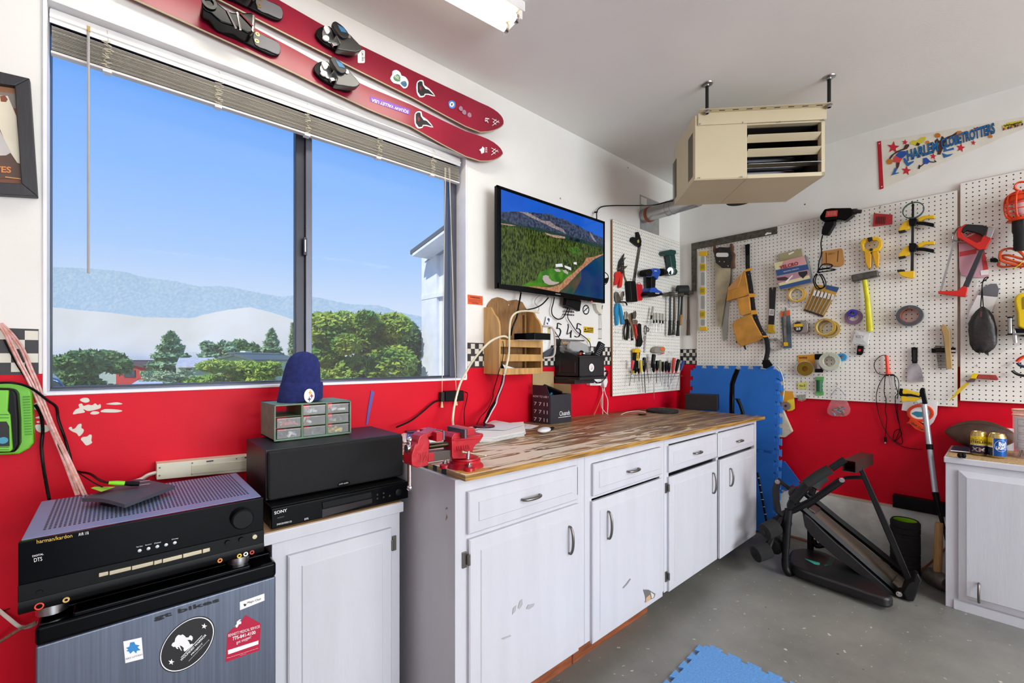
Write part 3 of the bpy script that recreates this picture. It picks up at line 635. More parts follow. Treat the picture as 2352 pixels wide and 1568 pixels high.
ad=N.new('ShaderNodeMath'); L.new(n2.outputs[0],ad.inputs[0]); L.new(mr.outputs[0],ad.inputs[1]); a2=N.new('ShaderNodeMath'); L.new(ad.outputs[0],a2.inputs[0]); L.new(yr.outputs[0],a2.inputs[1])
r2=N.new('ShaderNodeValToRGB'); r2.color_ramp.elements[0].position=.5; r2.color_ramp.elements[1].position=.56; L.new(a2.outputs[0],r2.inputs[0])
mx=N.new('ShaderNodeMix'); mx.data_type='RGBA'; L.new(r2.outputs[0],mx.inputs[0]); L.new(r1.outputs[0],mx.inputs[6]); mx.inputs[7].default_value=lin('#e2d2bf')
L.new(mx.outputs[2],bb.inputs['Base Color']); bb.inputs['Roughness'].default_value=.42
bp=N.new('ShaderNodeBump'); bp.inputs['Strength'].default_value=.3; bp.inputs['Distance'].default_value=.002; L.new(n1.outputs[0],bp.inputs['Height']); L.new(bp.outputs[0],bb.inputs['Normal'])
TX0,TX1,TY=-2.838,-.345,-.79
wt_=thing('worktop','worn plywood worktop, whitish near the vise and brown towards the corner','worktop',((TX0+TX1)/2,-.4,.88))
c4=[(TX0,TY),(TX1,TY),(TX1,-.002),(TX0,-.002)]
MB().hexa([(x,y,topz(x)-WT) for x,y in c4],[(x,y,topz(x)) for x,y in c4]).build('board',m,wt_,bev=.0012,smooth=0)
mat('ply_edge','#b58a3c',rough=.6,vs=1,col2='#6f4d1e',stretch=(6,6,240),ramp=(.42,.6))
MB().hexa([(x,TY-.0012,topz(x)-WT) for x in (TX0,TX1)]+[(x,TY,topz(x)-WT) for x in (TX1,TX0)],[(x,TY-.0012,topz(x)-.0006) for x in (TX0,TX1)]+[(x,TY,topz(x)-.0006) for x in (TX1,TX0)]).build('front_edge','ply_edge',wt_,smooth=0)
MB().bx((TX0-.001,TY,.9075-WT),(TX0,-.3,.9069)).build('end_edge',mat('ply_end','#b89a6c',rough=.7,vs=1,col2='#7c6448',stretch=(6,6,240),ramp=(.42,.6)),wt_,smooth=0)
for x0,x1 in ((845,925),(700,765),(552,612)):
    p=PX(900+x0/7.35,1078,TX0); q=PX(900+x1/7.35,1078,TX0); MB().bx((TX0-.0016,p.y,.9075-WT),(TX0-.001,q.y,.9075)).build('dark_edge_stripe','#232a38',wt_,smooth=0)
decal_=[PZ(*p,topz(-2.8)+.0002) for p in K('G',(1000,1030),(1270,1095),(1700,1010),(1520,985),(1480,995),(1050,1035))]
MB().prism(decal_,(0,0,.0004)).build('bare_patch',mat('bare_ply','#cf9a4c',rough=.5,var=.15,stretch=(3,20,1)),wt_,smooth=0)
# ================================================================ little white cabinet, fridge and stereo
c=thing('small_cabinet','small white cabinet with a raised panel door under the disc player','cabinet',(-3.1,-.27,0))
CX0,CX1=-3.3,-2.9
MB().bx((CX0,-.49,0),(CX1,-.02,.735)).build('carcass','cabinet_paint',c,bev=.002)
MB().bx((CX0-.025,-.502,.735),(CX1+.009,-.015,.769)).build('top','cabinet_paint',c,bev=.003); MB().bx((CX0-.02,-.496,.769),(CX1+.002,-.02,.7705)).build('particle_board','#b89468',c)
A=W1(661,1275,.5); B_=W1(899,1213,.5); sc0=raised(c,'door',(A.x,B_.x,.03,(A.z+B_.z)/2),-.49,None,inset=.035,hinge=[(B_.x+.001,W1(902,1250,.5).z)])
# fridge
f=thing('mini_fridge','small fridge with a brushed grey door covered in stickers','fridge',(-3.53,-.3,0))
FX0,FX1,FF,FT=-3.757,-3.304,.55,.711
MB().bx((FX0,-.49,.01),(FX1,-.04,FT-.012)).build('body','black_plastic',f,bev=.006)
for x_ in (FX0+.04,FX1-.04): MB().cyl((x_,-.4,0),(x_,-.4,.012),.015).build('foot','black_plastic',f)
mat('brushed','#6b7384',rough=.38,metal=.7,var=.12,vs=3,stretch=(90,90,1.2))
MB().bx((FX0,-FF,.03),(FX1,-.495,.664)).build('door','brushed',f,bev=.004)
tr=MB(); tr.bx((FX0-.001,-FF-.003,.664),(FX1+.001,-.492,FT-.006)); tr.build('door_trim','black_gloss',f,bev=.008)
MB().bx((FX0+.055,-FF+.004,FT-.012),(FX1-.06,-.5,FT+.002)).bx((FX0,-.488,FT-.014),(FX1,-.04,FT)).build('top','black_gloss',f,bev=.004)
o=FF+.0002
def st(pts,m,n='sticker',k='H',lift=0): return decal(n,K(k,*pts),'1',o+lift,m,f,t=.0005)
def sttext(s,a,b,c_,m='print_white',k='H',lift=.0012,**kw): return wtext(s,'1',K1(k,*a),K1(k,*b),K1(k,*c_),o+lift,m,f,**kw)
sttext('gt bikes',(95,605),(1130,300),(85,520),'print_black',bold=.025)
st([(1450,290),(1838,155),(1840,265),(1452,420)],'print_white'); sttext('Magic Chef',(1570,325),(1785,262),(1567,285),'print_black'); st([(1505,320),(1520,325),(1530,315),(1540,328),(1555,312),(1548,345),(1522,360)],'print_black','crest',lift=.0007)
el=[]
for i in range(44):
    t=2*math.pi*i/44; a,b=540*math.cos(t),318*math.sin(t); el.append((a,b))
def rotel(s): return [(616+s*(a*.70+b*.714),958+s*(-a*.714+b*.70)) for a,b in el]
st(rotel(1),'print_black'); st(rotel(.965),'print_white','oval_line',lift=.0004); st(rotel(.93),'print_black','oval_field',lift=.0008)
st([(370,975),(385,940),(420,920),(430,870),(455,830),(480,808),(520,815),(545,800),(580,825),(600,850),(640,850),(660,820),(680,818),(705,840),(708,870),(690,905),(675,890),(660,885),(620,890),(640,910),(665,960),(710,945),(700,975),(690,985),(600,1060),(575,1072),(560,1050),(565,1015),(530,985),(500,975),(535,1058),(525,1060),(485,1000),(465,1005),(480,1030),(455,1030),(430,995),(400,1000)],'print_white','soldier_emblem',lift=.0014)
st(star((888,672),48,n=5,rot=.15),'print_white','star',lift=.0014); st(star((368,1238),50,n=5,rot=.15),'print_white','star',lift=.0014)
sttext('WOUNDED WARRIOR',(525,1225),(925,815),(506,1198),lift=.002,bold=.02); sttext('PROJECT',(692,1137),(872,952),(676,1113),lift=.002,bold=.02); sttext('woundedwarriorproject.org',(645,1230),(968,890),(636,1215),lift=.002)
st([(520,1165),(850,815),(855,822),(526,1170)],'print_white','rule',lift=.0014)
rd=mat('sticker_red','#b3123c',rough=.4)
st([(1540,495),(1785,632),(1762,1052),(1225,1242),(1252,795),(1350,690),(1400,700)],rd)
sttext('BENNETT MEDICAL SERVICES',(1268,842),(1768,692),(1266,798)); sttext('775-841-4100',(1340,895),(1700,790),(1333,840),bold=.02); sttext('got oxygen?',(1398,965),(1632,872),(1392,905))
st([(1262,1052),(1745,897),(1742,955),(1264,1118)],'print_white','blank_panel',lift=.0007); sttext('Please call two business days in advance with your order',(1248,1183),(1742,1022),(1246,1168)); sttext('Thank you!',(1452,1140),(1548,1108),(1450,1128))
st([(1352,690),(1400,640),(1402,600),(1445,565),(1472,562),(1440,600),(1472,592),(1472,630),(1435,645),(1410,690),(1386,690),(1384,660)],'print_white','cross',lift=.0009)
st([(910,1262),(1045,1232),(1058,1388),(925,1422)],'print_white',k='k'); st([(930,1310),(955,1300),(960,1270),(990,1265),(1000,1285),(1030,1290),(1015,1305),(1036,1325),(1010,1330),(1005,1350),(985,1330),(962,1352),(950,1335),(932,1332),(948,1320)],mat('utah_blue','#2f86c8',rough=.5),'snowflake',k='k',lift=.0007); sttext('SKI UTAH',(930,1397),(1050,1362),(928,1385),'#6a7890','k')
# receiver
r_=thing('stereo_receiver','black stereo receiver with a perforated lid and a big volume knob','receiver',(-3.56,-.37,FT))
RX0,RX1,RF,RZ0,RZ1=-3.781,-3.334,.55,.7385,.888
mat('lid_sky_tint','#8a96bc',rough=.42,metal=.25)  # blue sky reflection painted into the lid colour
MB().bx((RX0+.004,-RF+.02,RZ0+.004),(RX1-.004,-.2,RZ1-.002)).build('chassis','black_plastic',r_)
MB().bx((RX0+.002,-RF+.012,RZ1-.006),(RX1-.002,-.2,RZ1)).build('lid','lid_sky_tint',r_,bev=.003)
MB().bx((RX0,-RF,RZ0+.028),(RX1,-RF+.02,RZ1-.001)).build('front_panel','black_gloss',r_,bev=.002)
MB().bx((RX0,-RF-.004,RZ0+.028),(RX1,-RF+.002,RZ0+.062)).build('button_ledge','black_plastic',r_,bev=.001)
pf=[(0,.028),(-.004,.028),(-.006,.018),(-.004,.006),(.004,0),(.02,0),(.02,.028)]
MB().prism([V((RX0,-RF+a,RZ0+b)) for a,b in pf],(RX1-RX0,0,0)).build('lower_bezel','black_plastic',r_,smooth=60)
for x_ in (RX0+.045,RX1-.05): MB().lathe([(.026,0),(.026,.024),(.02,.0255)],(x_,-RF+.05,FT+.001),n=20).build('foot','steel',r_)
vs=MB()
for j in range(23):
    for i in range(51):
        x=RX0+.03+i*.0078; y=-RF+.06+j*.0132
        if y<-.21: vs.bx((x,y,RZ1),(x+.0042,y+.0075,RZ1+.0003))
vs.build('vent_slots','#0b0c10',r_,smooth=0,kind='stuff')
kn=W1(*K1('k',1783,350),RF); MB().lathe([(.0262,0),(.0255,.016),(.022,.0185),(1e-5,.0185)],(kn.x,-RF,kn.z),(0,-1,0),32).build('volume_knob','black_plastic',r_)
def rt_(s,a,b,c_,m): wtext(s,'1',K1('k',*a),K1('k',*b),K1('k',*c_),RF+.0008,m,r_)
rt_('harman/kardon',(272,540),(534,492),(270,512),mat('gold_print','#d8b24a',rough=.4)); rt_('AVR 110',(580,484),(655,470),(578,462),'print_white')
rt_('DIGITAL',(240,640),(322,622),(239,626),'print_white'); rt_('DTS',(252,676),(312,664),(250,648),'print_white')
for x_,y_ in ((1030,588),(1095,573),(1160,558),(1225,545),(1289,530)): q=W1(*K1('k',x_,y_),RF); MB().lathe([(.0042,0),(.0036,.004),(1e-5,.0042)],q,(0,-1,0),12).build('button','steel',r_)
for nm,x_,y_ in (('Test Tone',1005,570),('Speaker',1072,556),('Channel',1138,542),('Delay',1268,514)): rt_(nm,(x_,y_),(x_+48,y_-10),(x_,y_-9),'print_white')
for a,b in (((728,760),(800,745)),((806,745),(968,708)),((972,708),(1132,670)),((1136,670),(1196,655)),((1200,655),(1345,620)),((1350,618),(1490,585)),((1495,583),(1550,570))):
    pts=K('k',a,b,(b[0],b[1]+27),(a[0],a[1]+30)); slab('button_bar',pts,'1',RF+.003,RF+.0075,mat('champagne','#b9ae94',rough=.35,metal=.6),r_,bev=.001)
for x_,y_ in ((1678,530),(1778,507),(1876,485)): q=W1(*K1('k',x_,y_),RF+.004); MB().lathe([(.0062,0),(.0055,.007),(1e-5,.0072)],q,(0,-1,0),14).build('small_knob','black_plastic' if x_<1800 else 'champagne',r_)
for x_,y_,cc in ((1765,628,'#e2c23a'),(1812,615,'#e6e6e0'),(1858,602,'#b8403a'),(1622,662,'#d8873a'),(489,952,'#c8a860')):
    q=W1(*K1('k',x_,y_),RF+.005); MB().ring(q,(0,-1,0),.0055,.0028,.003,16).build('jack',cc,r_)
q=W1(*K1('k',290,1000),RF+.005); MB().ring(q,(0,-1,0),.0072,.005,.002,16).build('power_button','#e0442c',r_); q=W1(*K1('k',290,898),RF+.003); MB().lathe([(.0058,0),(.005,.003),(1e-5,.003)],q,(0,-1,0),14).build('button','black_plastic',r_)
# disc player
d=thing('disc_player','thin black disc player under the black speaker','disc player',(-3.085,-.35,.771))
MB().bx((-3.3,-.478,.7745),(-2.87,-.2,.835)).build('body','black_plastic',d,bev=.003); MB().bx((-3.302,-.492,.7755),(-2.868,-.478,.8335)).build('front_panel','black_gloss',d,bev=.003)
for x_ in (-3.27,-2.9): MB().cyl((x_,-.46,.7705),(x_,-.46,.776),.012).cyl((x_,-.24,.7705),(x_,-.24,.776),.012).build('foot','black_rubber',d)
slab('disc_tray',K('j',(565,1298),(920,1222),(922,1262),(570,1342)),'1',.49,.496,'black_plastic',d,bev=.001)
slab('display',K('j',(565,1348),(925,1268),(925,1300),(565,1405)),'1',.49,.4935,mat('display','#1a1118',rough=.1),d); decal('red_reflection',K('j',(720,1372),(790,1355),(790,1360),(722,1377)),'1',.4935,'#8c2a38',d) if False else None
def dt(s,a,b,c_): wtext(s,'1',K1('j',*a),K1('j',*b),K1('j',*c_),.4925,'print_white',d,bold=.01)
dt('SONY',(220,1384),(312,1362),(219,1362)); dt('DVD',(732,1292),(770,1284),(731,1274)); dt('DVD/CD/VIDEO CD',(238,1462),(345,1438),(238,1450)); dt('DTS',(437,1424),(465,1418),(437,1411))
q=W1(*K1('j',1111,1222),.492); MB().lathe([(.0115,0),(.011,.004),(.006,.005),(1e-5,.005)],q,(0,-1,0),20).build('dial','black_plastic',d)
for x_,y_ in ((961,1268),(1006,1258),(1050,1248),(961,1240),(1006,1230)): q=W1(*K1('j',x_,y_),.492); MB().lathe([(.0035,0),(.003,.002),(1e-5,.002)],q,(0,-1,0),10).build('button','dark_metal',d)
slab('power_button',K('j',(240,1405),(290,1393),(292,1402),(242,1415)),'1',.49,.4945,'dark_metal',d)
# centre speaker
s=thing('centre_speaker','black wide speaker with a cloth grille, lying on the disc player','speaker',(-3.075,-.3,.836))
MB().bx((-3.3,-.418,.839),(-2.857,-.16,.9895)).build('cabinet',mat('black_ash','#101115',rough=.45,var=.15,vs=4,stretch=(1,20,20)),s,bev=.002)
MB().bx((-3.297,-.44,.842),(-2.86,-.421,.987)).build('grille',mat('grille_cloth','#0c0d10',rough=.8,bump=.5,bs=400),s,bev=.007,seg=3)
for x_ in (-3.27,-2.89):
    for y_ in (-.4,-.18): MB().cyl((x_,y_,.8352),(x_,y_,.8395),.01,n=10).build('foot','black_rubber',s)
q=W1(*K1('j',720,1162),.44); bd=MB().add([V((q.x+.021*math.cos(i*math.pi/12),-.4415,q.z+.0105*math.sin(i*math.pi/12))) for i in range(24)],[tuple(range(24))]).build('badge','black_gloss',s); wtext('polk audio','1',K1('j',688,1172),K1('j',752,1160),K1('j',688,1160),.4418,'print_white',s)
# parts drawers
og=thing('drawer_organizer','small green drawer organizer with clear drawers on top of the speaker','organizer',(-3.12,-.21,.9895))
OX0,OX1,OY0,OY1,OZ0,OZ1=-3.247,-2.995,-.3,-.12,.994,1.111; t=.004
mat('sage','#6f8f78',rough=.55,var=.12,vs=30)
b=MB(); b.bx((OX0,OY0,OZ0),(OX0+t,OY1,OZ1)); b.bx((OX1-t,OY0,OZ0),(OX1,OY1,OZ1)); b.bx((OX0,OY0,OZ1-t),(OX1,OY1,OZ1)); b.bx((OX0,OY0,OZ0),(OX1,OY1,OZ0+t)); b.build('shell','sage',og,bev=.001)
MB().bx((OX0+.02,OY0+.01,OZ0-.0042),(OX1-.02,OY1-.01,OZ0)).build('base','#4c6350',og)
dv=MB(); cw=(OX1-OX0-2*t)/3; ch=(OZ1-OZ0-2*t)/3
for i in (1,2): dv.bx((OX0+t+i*cw-.003,OY0,OZ0+t),(OX0+t+i*cw+.003,OY1,OZ1-t))
for i in (1,2): dv.bx((OX0+t,OY0+.004,OZ0+t+i*ch-.0008),(OX1-t,OY1,OZ0+t+i*ch+.0008))
dv.build('divider','#5c7a58',og)
bits=random.Random(3)
for r in range(3):
    for k in range(3):
        if r==2 and k==0: continue
        x0=OX0+t+k*cw+.0045; x1=x0+cw-.009; z0=OZ0+t+r*ch+.0015; z1=z0+ch-.006; dr=MB(); w_=.0012
        dr.bx((x0,OY0+.002,z0),(x1,OY0+.002+w_,z1)); dr.bx((x0,OY0+.002,z0),(x1,OY1-.02,z0+w_)); dr.bx((x0,OY0+.002,z0),(x0+w_,OY1-.02,z1-.006)); dr.bx((x1-w_,OY0+.002,z0),(x1,OY1-.02,z1-.006)); dr.bx((x0,OY0-.006,z1-.003),(x1,OY0+.003,z1))
        q=dr.build('drawer','clear',og,smooth=0)
        cols={(1,0):['#e2603c','#e6e6e6','#c0503c'],(0,0):['#2f3a3a','#c9ced0','#e8e8e8','#30404a'],(0,2):['#f0cf30','#c8a840','#f2d648'],(2,2):['#e4e4e4','#3a3a3a'],(0,1):['#30323a','#6f7378'],(1,1):['#f4f4f2'],(1,2):['#8a8578'],(2,1):['#dfe6e6','#9aa8a0']}[(r,k)]
        for n_ in range(7 if (r,k)!=(1,1) else 2):
            cx=bits.uniform(x0+.012,x1-.012); cy=bits.uniform(OY0+.012,OY0+.06); dd=V((bits.uniform(-1,1),bits.uniform(-.5,.5),bits.uniform(-.1,.5))).normalized()*bits.uniform(.006,.014)
            c0=V((cx,cy,z0+.009)); MB().cyl(c0-dd,c0+dd,bits.uniform(.0025,.0055),n=8).build('small_part',cols[n_%len(cols)],q)
# can and beanie
cc=W1(700,900,.205); cn=thing('tin_can','white and silver tin standing under the navy beanie','can',(cc.x,cc.y,OZ1))
MB().lathe([(.04,0),(.0405,.002),(.0405,.006),(.037,.008),(.037,.05)],(cc.x,cc.y,OZ1),n=28).build('body','steel',cn); MB().lathe([(.0373,.011),(.0373,.045)],(cc.x,cc.y,OZ1),n=28).build('label_band','#d9dadb',cn)
bc=V((W1(691,900,.21).x,-.21,OZ1)); u=rt.copy(); 
bn=thing('knit_beanie','navy blue knit beanie with a round team badge on its cuff','beanie',bc)
mat('navy_knit','#232e72',rough=.95,var=.2,vs=60,bump=1,bs=420)
def loft(rings,name,m,parent,n=36):
    b=MB()
    for (cx,cz,rx,ry,tl) in rings:
        for j in range(n):
            a=2*math.pi*j/n; b.v.append(bc+u*(cx+rx*math.cos(a))+fw*(ry*math.sin(a))+V((0,0,cz+tl*math.cos(a)+.0012*math.sin(a*5))))
    for i in range(len(rings)-1):
        for j in range(n): b.f.append((i*n+j,i*n+(j+1)%n,(i+1)*n+(j+1)%n,(i+1)*n+j))
    b.f.append(tuple(reversed(range(n)))); b.f.append(tuple((len(rings)-1)*n+j for j in range(n)))
    return b.build(name,m,parent,smooth=80)
px=1/770.
loft([(0,.03,.068,.056,0),(.0,.06,.066,.055,0),(.004,.1,.062,.052,0),(.008,.135,.056,.047,0),(.009,.155,.047,.04,0),(.009,.168,.034,.029,0),(.008,.175,.016,.014,0),(.008,.1765,.003,.003,0)],'crown','navy_knit',bn)
cf=loft([(-.002,.006,.069,.058,.006),(-.003,-.0,.074,.061,.006),(-.002,.01,.077,.064,.005),(.0,.03,.0745,.062,.003),(.003,.055,.0725,.06,0),(.004,.067,.07,.058,0),(.004,.069,.064,.053,0)],'cuff','navy_knit',bn)
ng=V((0,0,1)).cross(u).normalized(); 
bp_=bc+u*.052+(-fw)*.048+V((0,0,.024)); nn=(u*.62-fw*.8).normalized(); tu=nn.cross(V((0,0,1))).normalized()*-1
if tu.dot(rt)<0: tu=-tu
def disc3(c,a,b_,n,m,nm,par,t=.0012,k=24,pts=None):
    P=pts or [(math.cos(2*math.pi*i/k),math.sin(2*math.pi*i/k)) for i in range(k)]
    return MB().prism([c+a*x+b_*y for x,y in P],n*t).build(nm,m,par,smooth=0)
Z_=V((0,0,1))
bd=disc3(bp_,tu*.017,Z_*.024,nn,'print_white','badge',bn)
def ast(c,r): return [(c[0]+(r if i%2==0 else r*.35)*math.cos(i*math.pi/4),c[1]+(r if i%2==0 else r*.35)*math.sin(i*math.pi/4)) for i in range(8)]
for c_,col in (((.15,.45),'#e2b02a'),((.45,-.05),'#b8282c'),((.0,-.5),'#22386e')): disc3(bp_+nn*.0014,tu*.017,Z_*.024,nn,col,'star',bd,pts=ast(c_,.4))
# cream power strip behind the receiver
ps=thing('power_strip','cream metal power strip standing behind the receiver','power strip',W1(466,1090,.1))
slab('housing',K('l',(1225,1245),(1950,1178),(1950,1302),(1225,1370)),'1',0.001,.05,mat('cream_metal','#dcd6c2',rough=.4),ps,bev=.002); slab('cover_plate',K('l',(1500,1258),(1950,1215),(1950,1280),(1500,1325)),'1',.048,.0525,'#cfc8b2',ps,bev=.001)
for x_,y_ in ((1250,1275),(1248,1336),(1505,1238),(1503,1322),(1852,1203),(1855,1282)): q=W1(*K1('l',x_,y_),.05); MB().lathe([(.0028,0),(.002,.002),(1e-5,.002)],q,(0,-1,0),8).build('screw','#77706a',ps)
for x_,y_ in ((1643,1222),(1940,1192)): q=W1(*K1('l',x_,y_),.0525); MB().box(q+V((0,-.001,0)),(.02,.002,.004)).build('keyhole_slot','#3a3836',ps)
# curved black cover lying on the receiver
cv=thing('curved_panel','thin dark curved plastic panel lying on the receiver lid','panel',PZ(290,1130,RZ1))
TP=[PZ(*p,RZ1+.022) for p in K('k',(605,205),(920,250),(1292,112),(1170,75),(900,95))]
b=MB(); g1=cat_rom([TP[0],(TP[0]+TP[1])/2+V((0,0,.006)),TP[1]],4); g0=cat_rom([TP[4]+V((0,0,.0)),(TP[4]+TP[3])/2+V((0,0,.008)),TP[2]],4)
n=len(g1)
for L3 in (g0,g1):
    for q in L3: b.v.append(q)
for L3 in (g0,g1):
    for q in L3: b.v.append(q-V((0,0,.009)))
for i in range(n-1): b.f+= [(i,i+1,n+i+1,n+i),(2*n+i,3*n+i,3*n+i+1,2*n+i+1),(i,2*n+i,2*n+i+1,i+1),(n+i,n+i+1,3*n+i+1,3*n+i)]
b.f+=[(0,n,3*n,2*n),(n-1,3*n-1,4*n-1,2*n-1)]
b.build('shell','#43464f',cv,smooth=50); MB().box((TP[0]+TP[2])/2-V((0,0,.017)),(.11,.05,.011),Matrix.Rotation(.5,3,'Z')).build('underside','black_plastic',cv,bev=.003)
# lime plug and cord
pl=thing('lime_plug','black cord ending in a lime green and black plug on the curved panel','plug',W1(*K1('l',950,1400),.3))
a=W1(*K1('l',850,1392),.33); c_=W1(*K1('l',975,1396),.33); e_=W1(*K1('l',1090,1400),.33)
MB().tube([a,(a+c_)/2,c_],[.006,.0085,.008],10,flat=.7).build('grip','#7fd41c',pl); MB().tube([c_,(c_+e_)/2,e_],[.008,.0105,.009],8,flat=.7).build('plug_body','black_plastic',pl)
for dz in (-.004,.005): MB().cyl(e_+V((0,0,dz)),e_+V((.022,.0,dz)),.0016,n=6).build('prong','steel',pl)
wire('cord',wpts('1',K('l',(0,610),(120,612),(250,655),(370,745),(440,800),(458,900),(510,1050),(545,1170),(580,1290),(700,1320),(780,1370),(855,1392)),[.07,.07,.05,.03,.02,.015,.015,.02,.03,.1,.25,.33]),.0035,'black_plastic',pl)
wire('cord',wpts('1',K('l',(275,780),(320,860),(335,980),(325,1120),(345,1300),(385,1520)),[.015,.015,.02,.03,.05,.15]),.0042,'black_plastic',thing('charger_cable','thick black cord running straight down the red wall beside the green charger','cord',W1(98,1000,.02)))
ch=thing('lime_chart','lime green paper strip poking out from behind the curved panel','paper',PZ(245,1123,RZ1+.01)); MB().prism([PZ(*p,RZ1+.034) for p in K('l',(712,1435),(740,1425),(900,1425),(790,1462))],(0,0,.001)).build('sheet','#a3dd3a',ch)
# copper speaker wires
for i,(pts,lab) in enumerate(((((0,150),(60,250),(140,420),(230,590),(310,760),(400,960),(500,1200),(610,1490)),'nearer of two clear copper speaker wires slanting across the checkered border'),(((0,142),(90,230),(175,350),(240,500),(300,640),(345,780),(430,990),(530,1200),(665,1490)),'further right of two clear copper speaker wires, coppery at the top'))):
    w_=thing('speaker_wire',lab,'wire',W1(*K1('l',*pts[4]),.03),'copper speaker wires')
    for k in (-.0028,.0028):
        P=wpts('1',K('l',*pts),[.04,.04,.035,.03,.03,.03,.05,.15,.2][:len(pts)]); wire('strand',[q+V((k,0,0)) for q in P],.003,mat('copper_wire','#c68a72',rough=.25,vs=60,col2='#e2b7b8'),w_)
wire('cord',wpts('1',K('l',(30,270),(120,450),(230,620),(330,800),(430,1050),(560,1260),(700,1370),(800,1425)),[.02,.015,.015,.02,.03,.08,.2,.3]),.0018,'black_plastic',thing('thin_black_cable','thin black cord alongside the copper speaker wires','cord',W1(110,1000,.02)))
cb=thing('white_cable','white cable entering low at the left edge behind the fridge','cable',PD(40,1420,1.2)); wire('jacket',[PD(-10,1395,1.25),PD(20,1420,1.24),PD(50,1440,1.25),PD(84,1430,1.3),PD(100,1400,1.4)],.005,'#ddd8cc',cb)
cb=thing('twine','twisted brown twine low at the left edge beside the fridge','twine',PD(30,1460,1.2)); wire('strand',[PD(-10,1480,1.22),PD(20,1460,1.22),PD(45,1445,1.23),PD(83,1428,1.25)],.004,mat('twine','#8c7a62',rough=.9,vs=200,col2='#5c4c3c'),cb)
cb=thing('antenna_wire','thin dark wire reaching the receiver at the left edge','wire',PD(20,1395,1.2)); wire('strand',[PD(-10,1410,1.25),PD(20,1398,1.26),PD(48,1388,1.3)],.0014,'black_plastic',cb)
wire('cord',[W1(*p,.04) for p in K('l',(1225,1310),(1160,1330),(1100,1365),(1000,1395))],.006,'#d8d4c6',ps)
# green battery charger
gc=thing('battery_charger','lime green and black battery charger mounted at the left edge of the red wall','charger',W1(30,970,0))
mat('lime','#6fc32a',rough=.4)
slab('base',K('l',(-120,600),(30,612),(190,630),(248,668),(266,1078),(230,1125),(150,1168),(-120,1185)),'1',0,.04,'lime',gc,bev=.006)
slab('body',K('l',(-120,650),(60,655),(115,665),(135,700),(150,900),(152,1090),(120,1155),(-120,1165)),'1',.04,.085,'black_plastic',gc,bev=.006)
slab('face',K('l',(-120,665),(70,668),(60,830),(80,860),(100,1130),(80,1150),(-120,1152)),'1',.085,.095,'lime',gc,bev=.003); slab('label_plate',K('l',(-120,915),(50,912),(72,950),(75,1105),(-120,1110)),'1',.094,.0962,'print_black',gc)
for y_ in range(0,15): 
    a,b_=(178+y_*1.2,715+y_*21); slab('vent_fin',K('l',(a,b_),(a+55,b_-3),(a+55,b_+8),(a,b_+11)),'1',.04,.0425,'#4e9a1c',gc)
q=W1(*K1('l',25,1060),.0962); MB().lathe([(.009,0),(.009,.0006)],q,(0,-1,0),16).build('seal','#3f9ab8',gc)
for y_ in (870,895,1125,1145): slab('vent_fin',K('l',(-100,y_-15),(70,y_-15),(70,y_-8),(-100,y_-8)),'1',.0945,.0955,'#3d7a18',gc)
# framed picture
pf=thing('framed_picture','black framed picture of a ball player hanging left of the window','picture',W1(40,440,0))
fo=K('F',(-560,-60),(343,150),(435,1522),(-560,1462)); fi=K('F',(-560,120),(170,235),(248,1370),(-560,1330))
mat('frame_black','#2c2b30',rough=.5,var=.15,stretch=(30,30,2))
# mitred rails
q=[(fo[0],fo[1],fi[1],fi[0]),(fo[1],fo[2],fi[2],fi[1]),(fo[2],fo[3],fi[3],fi[2])]
for a in q: slab('frame_rail',list(a),'1',.002,.028,'frame_black',pf,bev=.002,smooth=0)
slab('backing',K('F',(-560,100),(180,225),(255,1380),(-560,1340)),'1',.002,.008,'#7a4a34',pf,smooth=0)
def pp(pts,m,o_,n='print'): decal(n,K('F',*pts),'1',o_,m,pf)
pp([(-560,120),(170,235),(176,330),(-560,240)],'#9a6a48',.0085); pp([(-560,240),(176,330),(185,500),(-560,420)],'#8a8078',.009)
pp([(-560,300),(0,350),(90,355),(190,590),(215,880),(232,1140),(200,1130),(100,980),(0,740),(-560,300)],'#e8e0c8',.0092); pp([(-560,560),(0,760),(130,1010),(70,1045),(-560,1060)],'#c9c4c0',.0094)
pp([(0,355),(60,350),(90,395),(70,425),(10,420)],'#8a4a30',.0097); pp([(-560,1080),(130,1030),(235,1145),(245,1320),(-560,1300)],'#5c4438',.0091)
wtext('PIRATES','1',K1('F',-330,1225),K1('F',130,1250),K1('F',-330,1150),.0105,'#d98a4a',pf,bold=.03)
pp([(60,1290),(240,1312),(240,1322),(60,1300)],'#e0a860',.0101)
# ================================================================ vise
B0=PZ(1068,1071,topz(-2.7)); YV=-B0.y; zt=topz(B0.x)
vi=thing('bench_vise','red bench vise with a long screw bolted to the near corner of the worktop','vise',(B0.x,B0.y,zt))
mat('vise_red','#b80f22',rough=.32,var=.1,vs=25,bump=.3,bs=50); mat('jaw_steel','#6d7380',rough=.35,metal=.8)
def G(*p): return K('G',*p)
def vs_(nm,pts,t,m,par=vi,bev=.003,yo=0): return slab(nm,G(*pts),'1',YV-t/2+yo,YV+t/2+yo,m,par,bev=bev)
bz=[V((B0.x+.0,B0.y,zt))]
def zpx(x,y): return W1(*K1('G',x,y),YV).z
zr=zpx(1200,830)-.004
MB().lathe([(.062,0),(.06,.006),(.047,.018),(.045,max(.03,zr-zt-.008))],(B0.x,B0.y,zt),n=32).build('swivel_base','vise_red',vi)
MB().lathe([(.051,0),(.052,.003),(.051,.011),(.047,.013)],(B0.x,B0.y,zr-.01),n=32).build('turntable','vise_red',vi)
